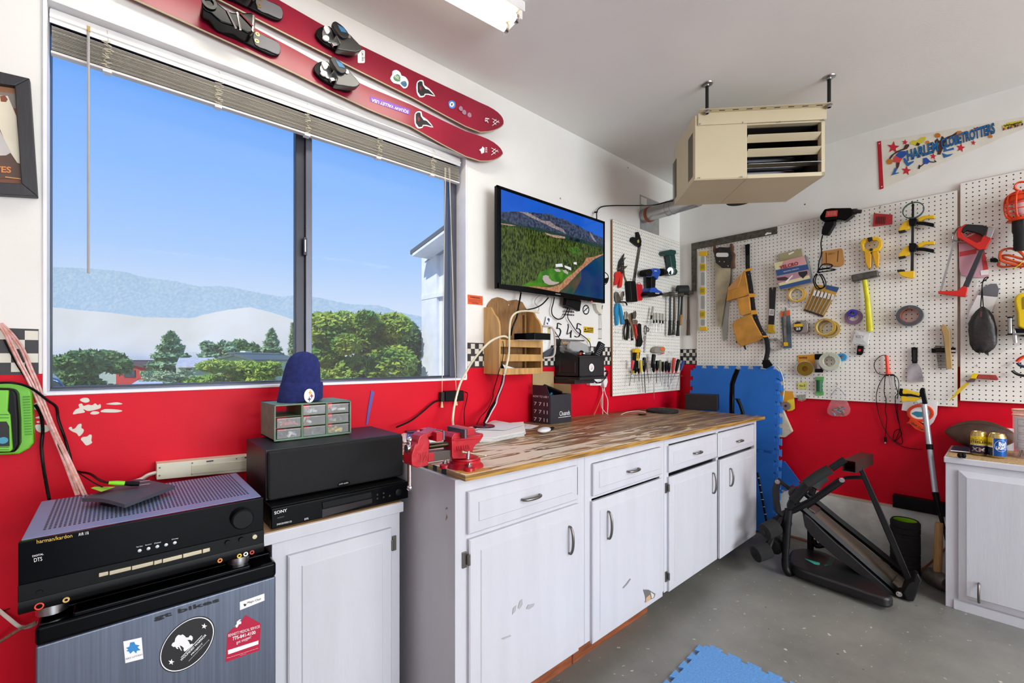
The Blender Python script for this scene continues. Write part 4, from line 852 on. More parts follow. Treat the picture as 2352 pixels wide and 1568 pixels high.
for a in (.5,2.7,4.3):
    e_=V((math.cos(a),math.sin(a),0))*.066+V((B0.x,B0.y,zt)); MB().lathe([(.018,0),(.017,.01),(.012,.013)],e_,n=14).build('lug','vise_red',vi); MB().cyl(e_+V((0,0,.012)),e_+V((0,0,.02)),.008,n=6).cyl(e_+V((0,0,.02)),e_+V((0,0,.026)),.004,n=8).build('bolt','steel',vi)
vs_('fixed_jaw',[(1010,470),(1060,400),(1170,395),(1190,430),(1230,462),(1300,455),(1480,430),(1500,410),(1545,405),(1552,450),(1500,530),(1420,600),(1385,650),(1372,700),(1385,835),(1040,840),(1018,800),(1012,560)],.05,'vise_red')
vs_('anvil_rim',[(1035,505),(1500,445),(1510,470),(1480,500),(1040,535)],.056,'vise_red',bev=.002)
jx=W1(*K1('G',1118,300),YV).x; jz=zpx(1118,300)
MB().bx((jx-.001,B0.y-.052,zpx(1100,420)),(jx+.03,B0.y+.052,jz)).build('jaw_bar','vise_red',vi,bev=.003); MB().bx((jx-.009,B0.y-.05,jz-.03),(jx-.001,B0.y+.05,jz-.001)).build('jaw_plate','jaw_steel',vi,bev=.001)
vs_('moving_jaw',[(335,770),(390,590),(440,580),(450,520),(480,450),(545,405),(615,425),(640,560),(630,700),(615,950),(430,985),(345,955),(333,900)],.052,'vise_red')
mx_=W1(*K1('G',748,345),YV).x; mz=zpx(748,340)
vs_('jaw_neck',[(545,405),(620,400),(745,335),(748,430),(632,470),(600,500)],.05,'vise_red')
MB().bx((mx_-.03,B0.y-.05,mz-.028),(mx_-.006,B0.y+.052,mz+.001)).build('jaw_bar','vise_red',vi,bev=.003); MB().bx((mx_-.006,B0.y-.05,mz-.026),(mx_,B0.y+.05,mz+.002)).build('jaw_plate','jaw_steel',vi,bev=.001)
vs_('slide_bar',[(620,722),(1020,680),(1020,832),(620,892)],.034,mat('slide_steel','#58544f',rough=.35,metal=.7),bev=.002); vs_('slide_sleeve',[(618,735),(718,722),(718,868),(618,890)],.037,'vise_red',bev=.002)
s0=W1(*K1('G',610,628),YV); s1=W1(*K1('G',1025,575),YV); mb=MB(); n=44
pts=[s0+(s1-s0)*(i/(2*n)) for i in range(2*n+1)]; mb.tube(pts,[.0085 if i%2 else .0068 for i in range(2*n+1)],12,).build('screw',mat('screw_steel','#8f8776',rough=.3,metal=1),vi,smooth=0)
h0=W1(*K1('G',240,665),YV); h1=W1(*K1('G',395,640),YV); MB().cyl(h0,h1,.0125,n=18).build('screw_head','chrome',vi)
hb=W1(*K1('G',300,590),YV+.002); hd=W1(*K1('G',298,1320),YV+.002); MB().cyl(V((hb.x,hb.y,hb.z+.012)),V((hb.x,hb.y,hd.z)),.0062,n=12).ell((hb.x,hb.y,hb.z+.014),(.0095,.0095,.0095)).ell((hb.x,hb.y,hd.z),(.009,.009,.009)).build('handle_bar','chrome',vi)
l0=W1(*K1('G',1283,835),YV+.06); l1=W1(*K1('G',1290,700),YV+.06); MB().cyl(l0,l1,.0062,n=12).build('lock_post','steel',vi)
a=W1(*K1('G',1200,718),YV+.06); b_=W1(*K1('G',1580,775),YV+.06); MB().cyl(a,b_,.0027,n=10).ell(a,(.0045,)*3,n=8,m=6).ell(b_,(.0045,)*3,n=8,m=6).build('lock_handle',mat('pale_brass','#cfc6a8',rough=.3,metal=.8),vi)
for s_,p0,p1,p2 in (('FULLER',(1105,705),(1320,670),(1095,625)),('3½',(450,900),(605,865),(452,740))):
    q=[W1(*K1('G',*p),YV+.0262) for p in (p0,p1,p2)]; text(s_,*q,mat('vise_relief','#a30d1e',rough=.3),vi,thick=.0008,bold=.01)
# ================================================================ things lying on the worktop
def T(px,py,lift=0): 
    q=PZ(px,py,.89)
    for _ in range(4): q=PZ(px,py,topz(q.x)+lift)
    return q
def paper(nm,lab,pts,lift,t=.0008,m='paper',group=None,cat='paper',sheets=1):
    P=[T(x,y,lift) for x,y in pts]; c=sum(P,V((0,0,0)))/len(P); th=thing(nm,lab,cat,(c.x,c.y,c.z),group)
    for k in range(sheets):
        j=V((random.uniform(-.006,.006),random.uniform(-.006,.006),0)) if k and sheets>1 else V((0,0,0))
        MB().prism([q+j+V((0,0,k*t/sheets*1.0)) for q in P],(0,0,t/sheets*.82)).build('sheet',m,th,smooth=0)
    return th
mat('paper_blue','#e4e7f0',rough=.8,var=.02)
for i,(lab,pts,lf,t,n) in enumerate([
 ('thick stack of papers nearest the vise, under the dark round disc',G((1410,340),(2210,270),(2240,440),(1700,555),(1480,555)),0.001,.022,9),
 ('sheet fanned out on top of the paper stack, corner pointing at the wall',G((1720,180),(2210,265),(1910,350),(1400,335)),.026,.0012,1),
 ('loose sheet left of the dark disc, partly behind the red vise',G((1120,300),(1340,270),(1420,340),(1400,420),(1200,410)),.004,.002,2),
 ('paper with brown print lying between the stack and the white remote',G((1990,260),(2200,235),(2480,275),(2350,330),(2230,330)),.001,.0012,1),
 ('long sheet standing out behind the vise screw, over the worktop edge',G((630,490),(930,440),(960,520),(640,560)),.001,.009,4),
 ('crumpled pale sheet draped behind the moving jaw of the vise',G((400,330),(520,260),(740,330),(620,430),(380,560)),.014,.002,1),
 ('white sheet beside the speaker under the dark blue folder',G((150,330),(430,240),(560,300),(420,520),(200,560)),.002,.008,4)]):
    th=paper('paper',lab,pts,lf,t,'paper' if i%2==0 else 'paper_blue','papers spread on the near end of the worktop',sheets=n)
    if i==1:
        a=T(*K1('G',1830,285),.0285); b_=T(*K1('G',1990,275),.0285); c_=T(*K1('G',1845,262),.0285); pass
    if i==3:
        a=T(*K1('G',2060,280),.0025); b_=T(*K1('G',2330,300),.0025); c_=T(*K1('G',2100,250),.0025); text('- - - -\n- - - -\n- - - -',a,b_,c_,'#6b4a3c',th)
fb_=paper('folder','yellow folder flap sticking up between the vise jaws','x',0) if 0 else None
yf=thing('yellow_folder','yellow folder showing between the two vise jaws','folder',T(*K1('G',800,450)))
MB().prism([T(*K1('G',x,y),.012) for x,y in ((690,430),(840,345),(880,440),(860,500),(640,490))],(0,0,.002)).build('cover','#e0a93e',yf,smooth=0)
bf=thing('blue_tag','small blue and white printed tag beside the speaker','tag',T(*K1('G',296,455),.02)); text_=MB().prism([T(*K1('G',x,y),.013) for x,y in ((255,405),(350,422),(338,500),(245,485))],(0,0,.0008)).build('card','#2565b8',bf,smooth=0)
text('SINCE\nESTABLISHED',T(*K1('G',258,485),.0142),T(*K1('G',325,492),.0142),T(*K1('G',268,425),.0142),'print_white',bf)
pd=thing('purple_tray','thin dark blue glossy tray lying on the papers beside the speaker','tray',T(*K1('G',290,350),.012)); MB().prism([T(*K1('G',x,y),.016) for x,y in ((135,325),(330,290),(420,290),(430,390),(270,395))],(0,0,.006)).build('plate',mat('indigo','#3b3a5c',rough=.2),pd,bev=.002)
c=T(*K1('G',1555,305),.024); dk=thing('dark_disc','dark round disc tin lying on top of the paper stack','disc',c)
MB().lathe([(.05,0),(.054,.003),(.054,.008),(.051,.011),(.02,.0115),(.016,.010),(1e-5,.010)],c,n=40).build('tin',mat('plum','#3a2f3c',rough=.2,metal=.3),dk)
wr=thing('white_remote','white rounded handheld device lying on the worktop left of the black box','remote',T(1254,985)); c=T(1250,987,.013)
MB().ell(c,(.062,.03,.013),Matrix.Rotation(math.radians(28),3,'Z'),20,10).build('shell',mat('white_gloss','#eef0f2',rough=.25),wr); c=T(1266,984,.008); MB().ell(c,(.05,.012,.0075),Matrix.Rotation(math.radians(28),3,'Z'),16,8).build('black_end','black_plastic',thing('black_pen','short black pen lying against the white handheld device','pen',T(1275,982)))
# disc weight, brass cup, white cable
c=T(1521,946); wp=thing('weight_plate','flat black weight plate lying at the far end of the worktop','weight plate',c)
MB().lathe([(.022,0),(.105,0),(.112,.006),(.112,.016),(.106,.02),(.09,.017),(.06,.017),(.05,.02),(.022,.02)],c,n=44).build('plate','black_rubber',wp); MB().ring(c+V((0,0,.0)),(0,0,1),.022,.013,.021,24).build('hub','dark_metal',wp)
c=T(1475,953); bc_=thing('brass_cup','small shallow brass fitting beside the weight plate','fitting',c); MB().lathe([(.018,0),(.03,.008),(.033,.012),(.03,.013),(.014,.01),(1e-5,.01)],c,n=24).build('cup',mat('old_brass','#7a5a2a',rough=.3,metal=.8),bc_)
# black how-to box
zq=topz(-1.7); b4=[PZ(1224,970,zq),PZ(1263,975,zq),PZ(1311,968,zq)]; b4.append(b4[0]+b4[2]-b4[1])
hb_=thing('black_carton','open black printed carton standing on the worktop below the wooden rack','box',sum(b4,V((0,0,0)))/4)
H_=hit(*K1('i',970,1165),b4[1],fw).z-zq
mat('carton','#2b2d36',rough=.4); mat('cardboard','#b39a6e',rough=.8)
def quad(a,b,h0,h1,t=.004,nm='panel',m='carton',par=hb_):
    n_=(b-a).cross(Z_).normalized(); return MB().prism([a+Z_*h0,b+Z_*h0,b+Z_*h1,a+Z_*h1],n_*t).build(nm,m,par,smooth=0)
hl=hit(*K1('i',802,1060),b4[0],fw).z-zq
quad(b4[0],b4[1],0,H_); quad(b4[1],b4[2],0,H_); quad(b4[2],b4[3],0,H_); quad(b4[3],b4[0],0,H_); MB().prism([q+Z_*.001 for q in b4],Z_*.003).build('bottom','carton',hb_,smooth=0)
n_=(b4[1]-b4[0]).cross(Z_).normalized()
MB().prism([b4[0]+Z_*H_,b4[1]+Z_*H_,b4[1]+(b4[0]-b4[1])*.2+Z_*hl,b4[0]+Z_*hl],n_*.003).build('flap','carton',hb_,smooth=0)
MB().prism([b4[3]+Z_*H_,b4[2]+Z_*H_,b4[2]+Z_*(H_+.055),b4[3]+Z_*(H_+.055)],V((0,.003,0))).build('flap','cardboard',hb_,smooth=0)
q0=(b4[0]*.3+b4[1]*.7)+Z_*(hl-.003); MB().prism([q0,q0+(b4[2]-b4[1])*.85-Z_*.05,q0+(b4[2]-b4[1])*.8-Z_*.07+(b4[3]-b4[2])*.3,q0-Z_*.02+(b4[3]-b4[2])*.3],Z_*.012).build('black_insert','black_plastic',hb_,bev=.003)
wire('blue_tube',[b4[1]+Z_*(H_-.01)+(b4[3]-b4[1])*f_+Z_*.016*math.sin(f_*5) for f_ in (.1,.25,.45,.65,.8)],.006,'#1f6f8f',hb_)
a=b4[0];u_=(b4[1]-b4[0]);e2=(b4[2]-b4[1]); off_=-n_*.0006
def bt(s_,o0,o1,z0,z1,base,uu,off): p0=base+uu*o0+Z_*z0+off; text(s_,p0,base+uu*o1+Z_*z0+off,base+uu*o0+Z_*z1+off,'print_white',hb_)
if (n_.dot(CAM-a))>0: off_=n_*.0048
bt('HOW TO USE ?',.04,.96,H_*.9,H_*.97,a,u_,off_)
for zf in (.62,.35,.08): bt('7 7 l l',.1,.9,H_*zf,H_*(zf+.12),a,u_,off_)
n2=e2.cross(Z_).normalized(); of2=(n2*.0048 if n2.dot(CAM-b4[1])>0 else -n2*.0006)
bt('Chuands',.42,.92,H_*.26,H_*.42,b4[1],e2,of2); bt('___________',.36,.97,H_*.2,H_*.215,b4[1],e2,of2)
# black block and handles standing behind the far end
zk=topz(-.4); q=PX(1572,948,-.05)
bb_=thing('black_block','black wood block standing on the worktop in the corner','block',(-.5,-.2,zk))
e0=PZ(1573,940,zk); e1=PZ(1648,944,zk); dq=(e0-e1).normalized(); hb2=e1+Z_*(hit(1648,907,e1,fw).z-zk)
MB().hexa([e0,e1,e1+V((.1,.03,0)),e0+V((.1,.03,0))],[e0+Z_*(hb2.z-zk),hb2,hb2+V((.1,.03,0)),e0+Z_*(hb2.z-zk)+V((.1,.03,0))]).build('body',mat('dark_wood','#1c191a',rough=.4,var=.3,stretch=(30,30,3)),bb_,bev=.004)
# ================================================================ wooden mail rack
SX0,SX1,SD=-2.148,-1.824,.13
mr_=thing('wooden_rack','honey coloured wooden mail rack with slats, hung left under the television','rack',((SX0+SX1)/2,-.06,1.18))
mat('honey_wood','#c69a5c',rough=.45,var=.22,vs=2.2,stretch=(14,14,1.6)); mat('brown_ply','#8f6638',rough=.6,var=.2,stretch=(12,12,2))
def z1(px,py,o=SD): return W1(*K1('i',px,py),o).z
zb=z1(480,955); sh=[W1(*K1('i',x,y),.012) for x,y in ((350,960),(350,270),(365,240),(400,200),(450,183),(500,195),(550,222),(590,215),(640,208),(700,235),(730,290),(850,325),(890,330),(890,950))]
bk=MB().prism([V((min(max(q.x,SX0+.005),SX1-.003),0-.002,q.z)) for q in sh],(0,-.009,0)).build('back_board','brown_ply',mr_,smooth=0)
def sidep(x,nm):
    prof=[(0,zb),(SD,zb),(SD,z1(480,480)),(SD-.006,z1(480,430)),(SD-.02,z1(480,385)),(SD-.045,z1(480,350,.1)),(.075,z1(480,330,.06)),(.06,z1(480,300,.04)),(.012,z1(320,285,.01)),(0,z1(320,285,.01))]
    MB().prism([V((x,-a,b)) for a,b in prof],(.013,0,0)).build(nm,'honey_wood',mr_,bev=.002)
sidep(SX0,'side_panel'); sidep(SX1-.013,'side_panel')
for (y0,y1) in ((615,685),(755,825),(893,955)):
    MB().bx((SX0+.01,-SD,z1(700,y1)),(SX1-.01,-SD+.011,z1(700,y0))).build('slat','honey_wood',mr_,bev=.001)
for zz in (z1(700,950),z1(700,675)): MB().bx((SX0+.012,-SD+.01,zz),(SX1-.012,-.01,zz+.008)).build('shelf_board','brown_ply',mr_)
MB().bx((W1(*K1('i',720,500),.03).x,-.03,z1(700,950)),(W1(*K1('i',720,500),.03).x+.012,-.01,z1(700,360,.03))).build('divider','brown_ply',mr_)
qd=W1(*K1('i',555,262),.0115); MB().lathe([(.0062,0),(.005,.003),(1e-5,.003)],qd,(0,-1,0),12).build('screw','steel',mr_)
# router box on the rack
rb=thing('black_set_top_box','flat black electronic box lying on the top slat of the wooden rack','electronic box',W1(*K1('i',790,620),.12))
P=[W1(*K1('i',612,600),SD+.0),W1(*K1('i',778,615),SD+.09),W1(*K1('i',975,612),SD+.06)]; zt_=z1(700,615)+.001
b4=[V((p.x,p.y,zt_)) for p in (PZ(*K1('i',612,612),zt_),PZ(*K1('i',775,618),zt_),PZ(*K1('i',978,612),zt_))]; b4.append(b4[0]+b4[2]-b4[1])
hh=hit(*K1('i',775,555),b4[1],fw).z-zt_
MB().hexa(b4,[q+Z_*max(.015,min(hh,.035)) for q in b4]).build('case','black_gloss',rb,bev=.002)
for k in (.25,.6): q=b4[1]+(b4[2]-b4[1])*k+Z_*.012; MB().cyl(q,q+(b4[1]-b4[0]).normalized()*.002,.004,n=10).build('jack','dark_metal',rb)
ev=thing('white_envelope','thin white envelope under the black electronic box on the rack','envelope',W1(*K1('i',740,635),.12)); MB().bx((SX0+.1,-SD-.05,zt_-.0022),(SX1-.02,-.03,zt_-.0006)).build('sheet','paper',ev,smooth=0)
lf=thing('leaflets','dark folded leaflets lying in the bottom slot of the wooden rack','leaflet',W1(*K1('i',600,880),.06)); MB().prism([V((SX0+.02,-.1,z1(600,940)+.012)),V((SX0+.2,-.08,z1(600,940)+.012)),V((SX0+.02,-.06,z1(600,940)+.06))],(0,.004,0)).build('leaflet','print_black',lf,smooth=0)
MB().prism([V((SX0+.06,-.115,z1(600,940)+.01)),V((SX0+.19,-.105,z1(600,940)+.01)),V((SX0+.05,-.1,z1(600,940)+.045))],(0,.002,0)).build('leaflet','print_white',lf,smooth=0)
# ================================================================ television
TVX0,TVX1=W1(1141,500,.1).x,W1(1389,600,.1).x; TZ0,TZ1=1.634,2.178
tv=thing('television','wall television showing a lakeshore forest with mountains','television',((TVX0+TVX1)/2,-.06,TZ0))
MB().bx((TVX0,-.098,TZ0),(TVX1,-.078,TZ1)).build('housing','black_gloss',tv,bev=.004)
MB().bx((TVX0+.2,-.08,TZ0+.12),(TVX1-.2,-.002,TZ1-.15)).build('wall_mount','dark_metal',tv)
def gp(*p): return [W1(*q,.1005) for q in K('g',*p)]
def scr(nm,pts,col,lift=0,col2=None,vs=40,st=None,es=.95):
    key='screen_'+nm
    if key not in MATS:
        m=bpy.data.materials.new(key); m.use_nodes=True; nt=m.node_tree; N=nt.nodes; L=nt.links; N.remove(N['Principled BSDF']); e_=N.new('ShaderNodeEmission'); e_.inputs[1].default_value=es
        g_=N.new('ShaderNodeBsdfGlossy'); g_.inputs['Roughness'].default_value=.08; g_.inputs['Color'].default_value=(.03,.03,.03,1); ad=N.new('ShaderNodeAddShader'); L.new(e_.outputs[0],ad.inputs[0]); L.new(g_.outputs[0],ad.inputs[1]); L.new(ad.outputs[0],N['Material Output'].inputs[0])
        if col2:
            tc=N.new('ShaderNodeNewGeometry'); mp=N.new('ShaderNodeMapping'); mp.inputs['Scale'].default_value=st or (1,1,1); nz=N.new('ShaderNodeTexNoise'); nz.inputs['Scale'].default_value=vs; nz.inputs['Detail'].default_value=6; rp=N.new('ShaderNodeValToRGB')
            rp.color_ramp.elements[0].position=.4; rp.color_ramp.elements[1].position=.62; rp.color_ramp.elements[0].color=lin(col); rp.color_ramp.elements[1].color=lin(col2)
            L.new(tc.outputs['Position'],mp.inputs[0]); L.new(mp.outputs[0],nz.inputs[0]); L.new(nz.outputs[0],rp.inputs[0]); L.new(rp.outputs[0],e_.inputs[0])
        else: e_.inputs[0].default_value=lin(col)
        MATS[key]=m
    P=[q+V((0,-lift*.0004,0)) for q in gp(*pts)]
    return MB().add(P,[tuple(range(len(P)))]).build(nm,MATS[key],SC,smooth=0)
S4=[(150,170),(1300,555),(1300,1410),(150,1235)]
SC=MB().add(gp(*S4),[(0,1,2,3)]).build('screen','black_gloss',tv,smooth=0)
scr('sky_picture',S4,'#1458c8',1,'#1d66d4',3)
scr('shore_ground',[(150,560),(1300,850),(1300,1410),(150,1235)],'#47521f',1.5)
scr('mountains',[(150,425),(240,422),(340,418),(420,428),(500,428),(560,440),(700,445),(740,465),(780,492),(860,502),(900,525),(950,555),(1000,565),(1040,590),(1090,625),(1140,645),(1170,652),(1200,680),(1295,715),(1297,840),(1000,770),(880,700),(600,640),(300,590),(150,570)],'#252c48',2,'#4c5a70',60)
scr('bare_slope',[(340,420),(450,430),(560,490),(610,520),(700,530),(760,580),(850,620),(885,672),(800,630),(720,600),(650,560),(560,520),(470,480),(400,440)],'#77707c',3,'#a9968e',90)
scr('bare_slope_far',[(1150,650),(1180,690),(1225,770),(1190,745),(1160,700)],'#7c7888',3,'#9b94a0',90)
scr('far_forest',[(150,500),(300,560),(600,610),(900,690),(1297,800),(1297,850),(900,760),(600,660),(150,560)],'#16302e',3,'#28463c',120)
scr('forest',[(150,560),(300,585),(420,600),(600,650),(760,700),(900,745),(1050,775),(1297,838),(1297,900),(1200,925),(1100,940),(1060,1020),(950,1110),(700,1060),(580,1110),(540,1190),(400,1262),(150,1236)],'#121e0b',4,'#55682a',85,(1.5,1,.6))
scr('fairway',[(400,1260),(420,1230),(540,1190),(590,1100),(700,1062),(800,1060),(950,1108),(900,1160),(800,1225),(620,1262)],'#2f6a1c',5,'#4a8a22',20)
scr('lit_meadow',[(900,830),(1000,810),(1060,850),(1020,940),(950,900)],'#2b4a1c',5,'#4c7428',60)
scr('bunker',[(620,1145),(650,1134),(685,1145),(688,1170),(720,1200),(760,1212),(800,1212),(795,1228),(740,1245),(690,1245),(640,1222),(615,1180)],'#b9aaa6',6)
scr('bunker',[(745,1072),(790,1066),(820,1085),(812,1100),(770,1096)],'#c9bcb8',6); scr('bunker',[(840,1080),(880,1078),(905,1105),(900,1128),(860,1108)],'#c9bcb8',6)
for p in ([(760,1012),(835,1005),(845,1042),(765,1045)],[(862,1025),(935,1050),(938,1085),(866,1050)],[(965,990),(1000,990),(1000,1020),(965,1010)]): scr('pavilion',p,'#e4e6ea',6)
for p in ([(640,655),(720,680),(800,690),(870,705),(870,725),(760,715),(660,680)],[(150,552),(250,565),(320,580),(250,582),(150,562)]): scr('town',p,'#8d7a70',5,'#c9a58c',160)
for p in ([(920,708),(955,715),(955,745),(920,738)],[(975,735),(1010,725),(1030,740),(1030,765),(978,752)]): scr('tower',p,'#15182c',6)
scr('beach',[(1297,893),(1200,928),(1110,940),(1080,1000),(960,1110),(880,1170),(820,1235),(700,1275),(560,1262),(450,1262),(600,1290),(800,1330),(900,1240),(1050,1080),(1200,955),(1297,908)],'#a06c50',6,'#c08f6c',60)
scr('lake',[(1300,905),(1200,955),(1050,1080),(960,1170),(900,1240),(800,1325),(1000,1360),(1300,1410)],'#0d2f66',6,'#0f4c5c',3)
scr('shallows',[(1050,1082),(900,1240),(800,1325),(960,1350),(1000,1280),(1050,1180)],'#1c4a3c',7,'#5a4634',14)
MB().bx((TVX0+.002,-.1015,TZ0+.001),(TVX1-.002,-.097,TZ0+.032)).build('bottom_bezel','black_gloss',tv,bev=.001)
bz_=MB(); bz_.bx((TVX0,-.1015,TZ1-.011),(TVX1,-.097,TZ1)); bz_.bx((TVX0,-.1015,TZ0),(TVX0+.012,-.097,TZ1)); bz_.bx((TVX1-.01,-.1015,TZ0),(TVX1,-.097,TZ1)); bz_.build('bezel','black_gloss',tv)
q=W1(*K1('g',1173,1430),.102); MB().ell(q,(.004,.001,.004),None,10,6).build('power_light',mat('led_red','#ff2020',emit='#ff2a20',es=3),tv)
slab('logo',K('g',(765,1340),(822,1348),(822,1358),(765,1350)),'1',.1015,.1022,'steel',tv)
# tv wiring and adapter hung below
ad=thing('black_adapter','black adapter box dangling under the television','adapter',W1(*K1('D',670,120),.05)); R_=Matrix.Rotation(math.radians(12),3,'Y')
MB().box(W1(*K1('D',670,115),.05),(.14,.03,.07),R_).build('case','black_plastic',ad,bev=.004)
def wiref(nm,lab,k,pts,offs,r,m,cat='cable',group=None):
    P=wpts('1',K(k,*pts),offs); t=thing(nm,lab,cat,P[len(P)//2],group); wire('jacket',P,r,m,t); return t
wiref('black_cable','black cable looping from the television down to the adapter','D',[(378,20),(360,120),(335,220),(350,310),(410,365),(470,375),(530,340),(580,240),(600,190)],.02,.0035,'black_plastic')
wiref('black_cable','black cable running from the adapter past the numerals to the black tray','D',[(645,180),(610,260),(600,350),(650,440),(740,570),(820,630),(900,690),(960,760),(975,850)],.02,.003,'black_plastic')
wiref('black_cable','black cable from the cream frame down into the black tray','D',[(290,520),(355,525),(400,600),(480,720),(560,870)],.03,.0028,'black_plastic')
wiref('black_cable','short black cable between television and top of the wooden rack','i',[(955,190),(900,250),(830,290),(740,310),(640,325)],[.05,.06,.08,.1,.12],.004,'black_plastic')
wiref('black_cable','thick black cable dropping from the television behind the rack top','i',[(682,140),(670,210),(655,290),(640,380),(600,480),(580,570)],[.05,.06,.1,.14,.14,.14],.0045,'black_plastic')
wiref('grey_cable','thin grey cable loop under the television over the rack corner','i',[(900,150),(840,190),(820,240),(860,290),(850,330)],.03,.002,'#a8a49a')
wiref('cream_cable','thick cream cable arching over the wooden rack and down its front','i',[(860,338),(760,322),(660,330),(600,370),(572,450),(565,600),(560,760),(530,900),(512,970)],[.1,.13,.145,.15,.15,.15,.15,.15,.13],.0058,mat('cream_cord','#e0d9bc',rough=.5))
wiref('cream_cable','cream cable arching from the rack to behind the red vise','i',[(548,590),(520,575),(460,585),(360,640),(240,770),(140,920),(70,1060),(20,1250),(0,1400),(5,1470)],[.15,.16,.16,.16,.14,.12,.1,.1,.12,.2],.0055,'cream_cord')
wiref('cable_bundle','bundle of black and white cables tied together below the wooden rack','i',[(512,960),(505,1010),(480,1100),(430,1220),(370,1320),(320,1440)],[.13,.1,.06,.05,.08,.14],.009,'black_plastic')
t=wiref('white_cable','white cable strapped along the black bundle below the rack','i',[(515,960),(500,1050),(450,1180),(430,1250),(380,1340),(330,1440)],[.145,.11,.075,.06,.09,.15],.0045,'#d8d6da')
wiref('thin_cable','thin dark cord looping from the rack slot down to the papers','i',[(500,620),(508,700),(495,830),(470,900),(440,1010),(405,1130),(400,1190),(350,1300),(280,1380),(240,1455)],[.14,.14,.14,.14,.1,.06,.05,.06,.1,.16],.0022,'black_plastic')
# black power brick on the wall and its cord
pb=thing('power_brick','black power brick plugged on the red wall under the window corner','power brick',W1(*K1('j',1510,530),0))
slab('case',K('j',(1455,498),(1585,490),(1588,565),(1455,572)),'1',.002,.04,'black_plastic',pb,bev=.004); slab('plug_block',K('j',(1425,505),(1458,500),(1458,570),(1422,572)),'1',.002,.03,'dark_metal',pb,bev=.002)
wire('cord',wpts('1',K('j',(1425,562),(1370,575),(1280,650),(1200,710),(1100,755)),[.02,.02,.02,.03,.06]),.0042,'black_plastic',pb); wire('cord',wpts('1',K('j',(1588,500),(1610,512),(1605,560),(1588,640),(1590,740)),[.02,.02,.015,.02,.05]),.0024,'black_plastic',pb)
pn=thing('purple_strip','narrow purple printed strip pinned to the red wall above the speaker','strip',W1(*K1('j',905,620),0)); slab('strip',K('j',(918,490),(942,500),(930,560),(912,640),(893,738),(880,736),(895,620)),'1',.001,.004,'#5a4a9c',pn)
ws=thing('warning_sticker','orange warning sticker on the wall beside the window','sticker',W1(*K1('i',225,210),0))
slab('sticker',K('i',(148,157),(299,175),(300,266),(150,252)),'1',0,.0008,'#e4591f',ws,smooth=0)
wtext('WARNING','1',K1('i',172,190),K1('i',272,202),K1('i',172,174),.0012,'print_black',ws,bold=.02)
for y_ in (205,216,227): wtext('THIS EQUIPMENT IS HOT','1',K1('i',158,y_+4),K1('i',290,y_+14),K1('i',158,y_-3),.0012,'print_black',ws)
wtext('CAUTION','1',K1('i',190,246),K1('i',255,252),K1('i',190,236),.0012,'print_black',ws,bold=.02)
# house numerals, stickers
def scr2(k,pts,r,par,o_=.006): wire('stroke',wpts('1',K(k,*pts),o_),r,'black_plastic',par,n=8,flat=.5)
for i,(dx,lab) in enumerate(((0,'black metal numeral 5, left of the three on the wall'),(324,'black metal numeral 5, right of the three on the wall'))):
    t=thing('house_numeral',lab,'numeral',W1(*K1('D',440+dx,560+i*4),0),'black house numerals')
    d_=dx; scr2('D',[(495+d_,465+i*5),(440+d_,440+i*5),(430+d_,500+i*5),(420+d_,530+i*5)],.0045,t); scr2('D',[(420+d_,530+i*5),(455+d_,525+i*5),(482+d_,560+i*5),(478+d_,610+i*5),(455+d_,655+i*5),(420+d_,662+i*5),(388+d_,648+i*5)],.005,t)
t=thing('house_numeral','black metal numeral 4, middle of the three on the wall','numeral',W1(*K1('D',620,560),0),'black house numerals')
scr2('D',[(602,455),(610,500),(600,560),(588,622),(645,590),(655,575)],.004,t); scr2('D',[(660,560),(650,610),(648,680)],.0055,t)
t=thing('round_sticker','round black and white emblem sticker under the television','sticker',W1(*K1('D',897,222),0)); decal('disc',circ2:=K('D',*circ((897,222),56,82,28)),'1',0,'print_black',t); decal('inner',K('D',*circ((897,222),40,60,24)),'1',.0006,'print_white',t)
for a,b_ in (((862,250),(935,180)),((865,195),(930,255))): slab('mark',K('D',(a[0]-5,a[1]-6),(a[0]+5,a[1]+6),(b_[0]+5,b_[1]+6),(b_[0]-5,b_[1]-6)),'1',.0012,.0018,'print_black',t)
t=thing('lettered_sticker','black word sticker with round symbols behind the adapter','sticker',W1(*K1('D',610,250),0))
for y_ in (195,262,312): wtext('OTHERSIDE','1',K1('D',512,y_),K1('D',705,y_+12),K1('D',512,y_-28),.001,'print_black',t,bold=.05)
t=thing('yellow_label','yellow caution label right of the numerals','label',W1(*K1('D',940,550),0)); slab('label',K('D',(858,497),(1022,508),(1022,605),(858,595)),'1',0,.001,'#d8b012',t,smooth=0)
wtext('CAUTION','1',K1('D',910,540),K1('D',1012,548),K1('D',910,512),.0016,'print_black',t,bold=.03); wtext('DANGER','1',K1('D',910,570),K1('D',1012,577),K1('D',910,548),.0016,'print_black',t,bold=.02); slab('triangle',K('D',(870,555),(888,515),(902,558)),'1',.001,.0016,'print_black',t); slab('edge',K('D',(865,568),(900,570),(1015,590),(1015,594),(865,585)),'1',.001,.0016,'print_black',t)
t=thing('blue_mark_card','white card with two dark blue slanted marks, over the cream frame','card',W1(*K1('D',290,410),.02)); slab('card',K('D',(250,330),(345,345),(345,495),(225,470)),'1',.012,.014,'paper',t,smooth=0)
for p in ([(275,352),(305,370),(300,405),(285,430),(282,400),(265,385)],[(258,425),(280,440),(275,468),(252,452)]): decal('mark',K('D',*p),'1',.014,'#1f4470',t)
t=thing('yellow_note','small yellow sticky note above the black tray','note',W1(*K1('D',940,715),0)); slab('note',K('D',(912,680),(968,686),(968,750),(915,745)),'1',0,.0008,'#e6e070',t,smooth=0)
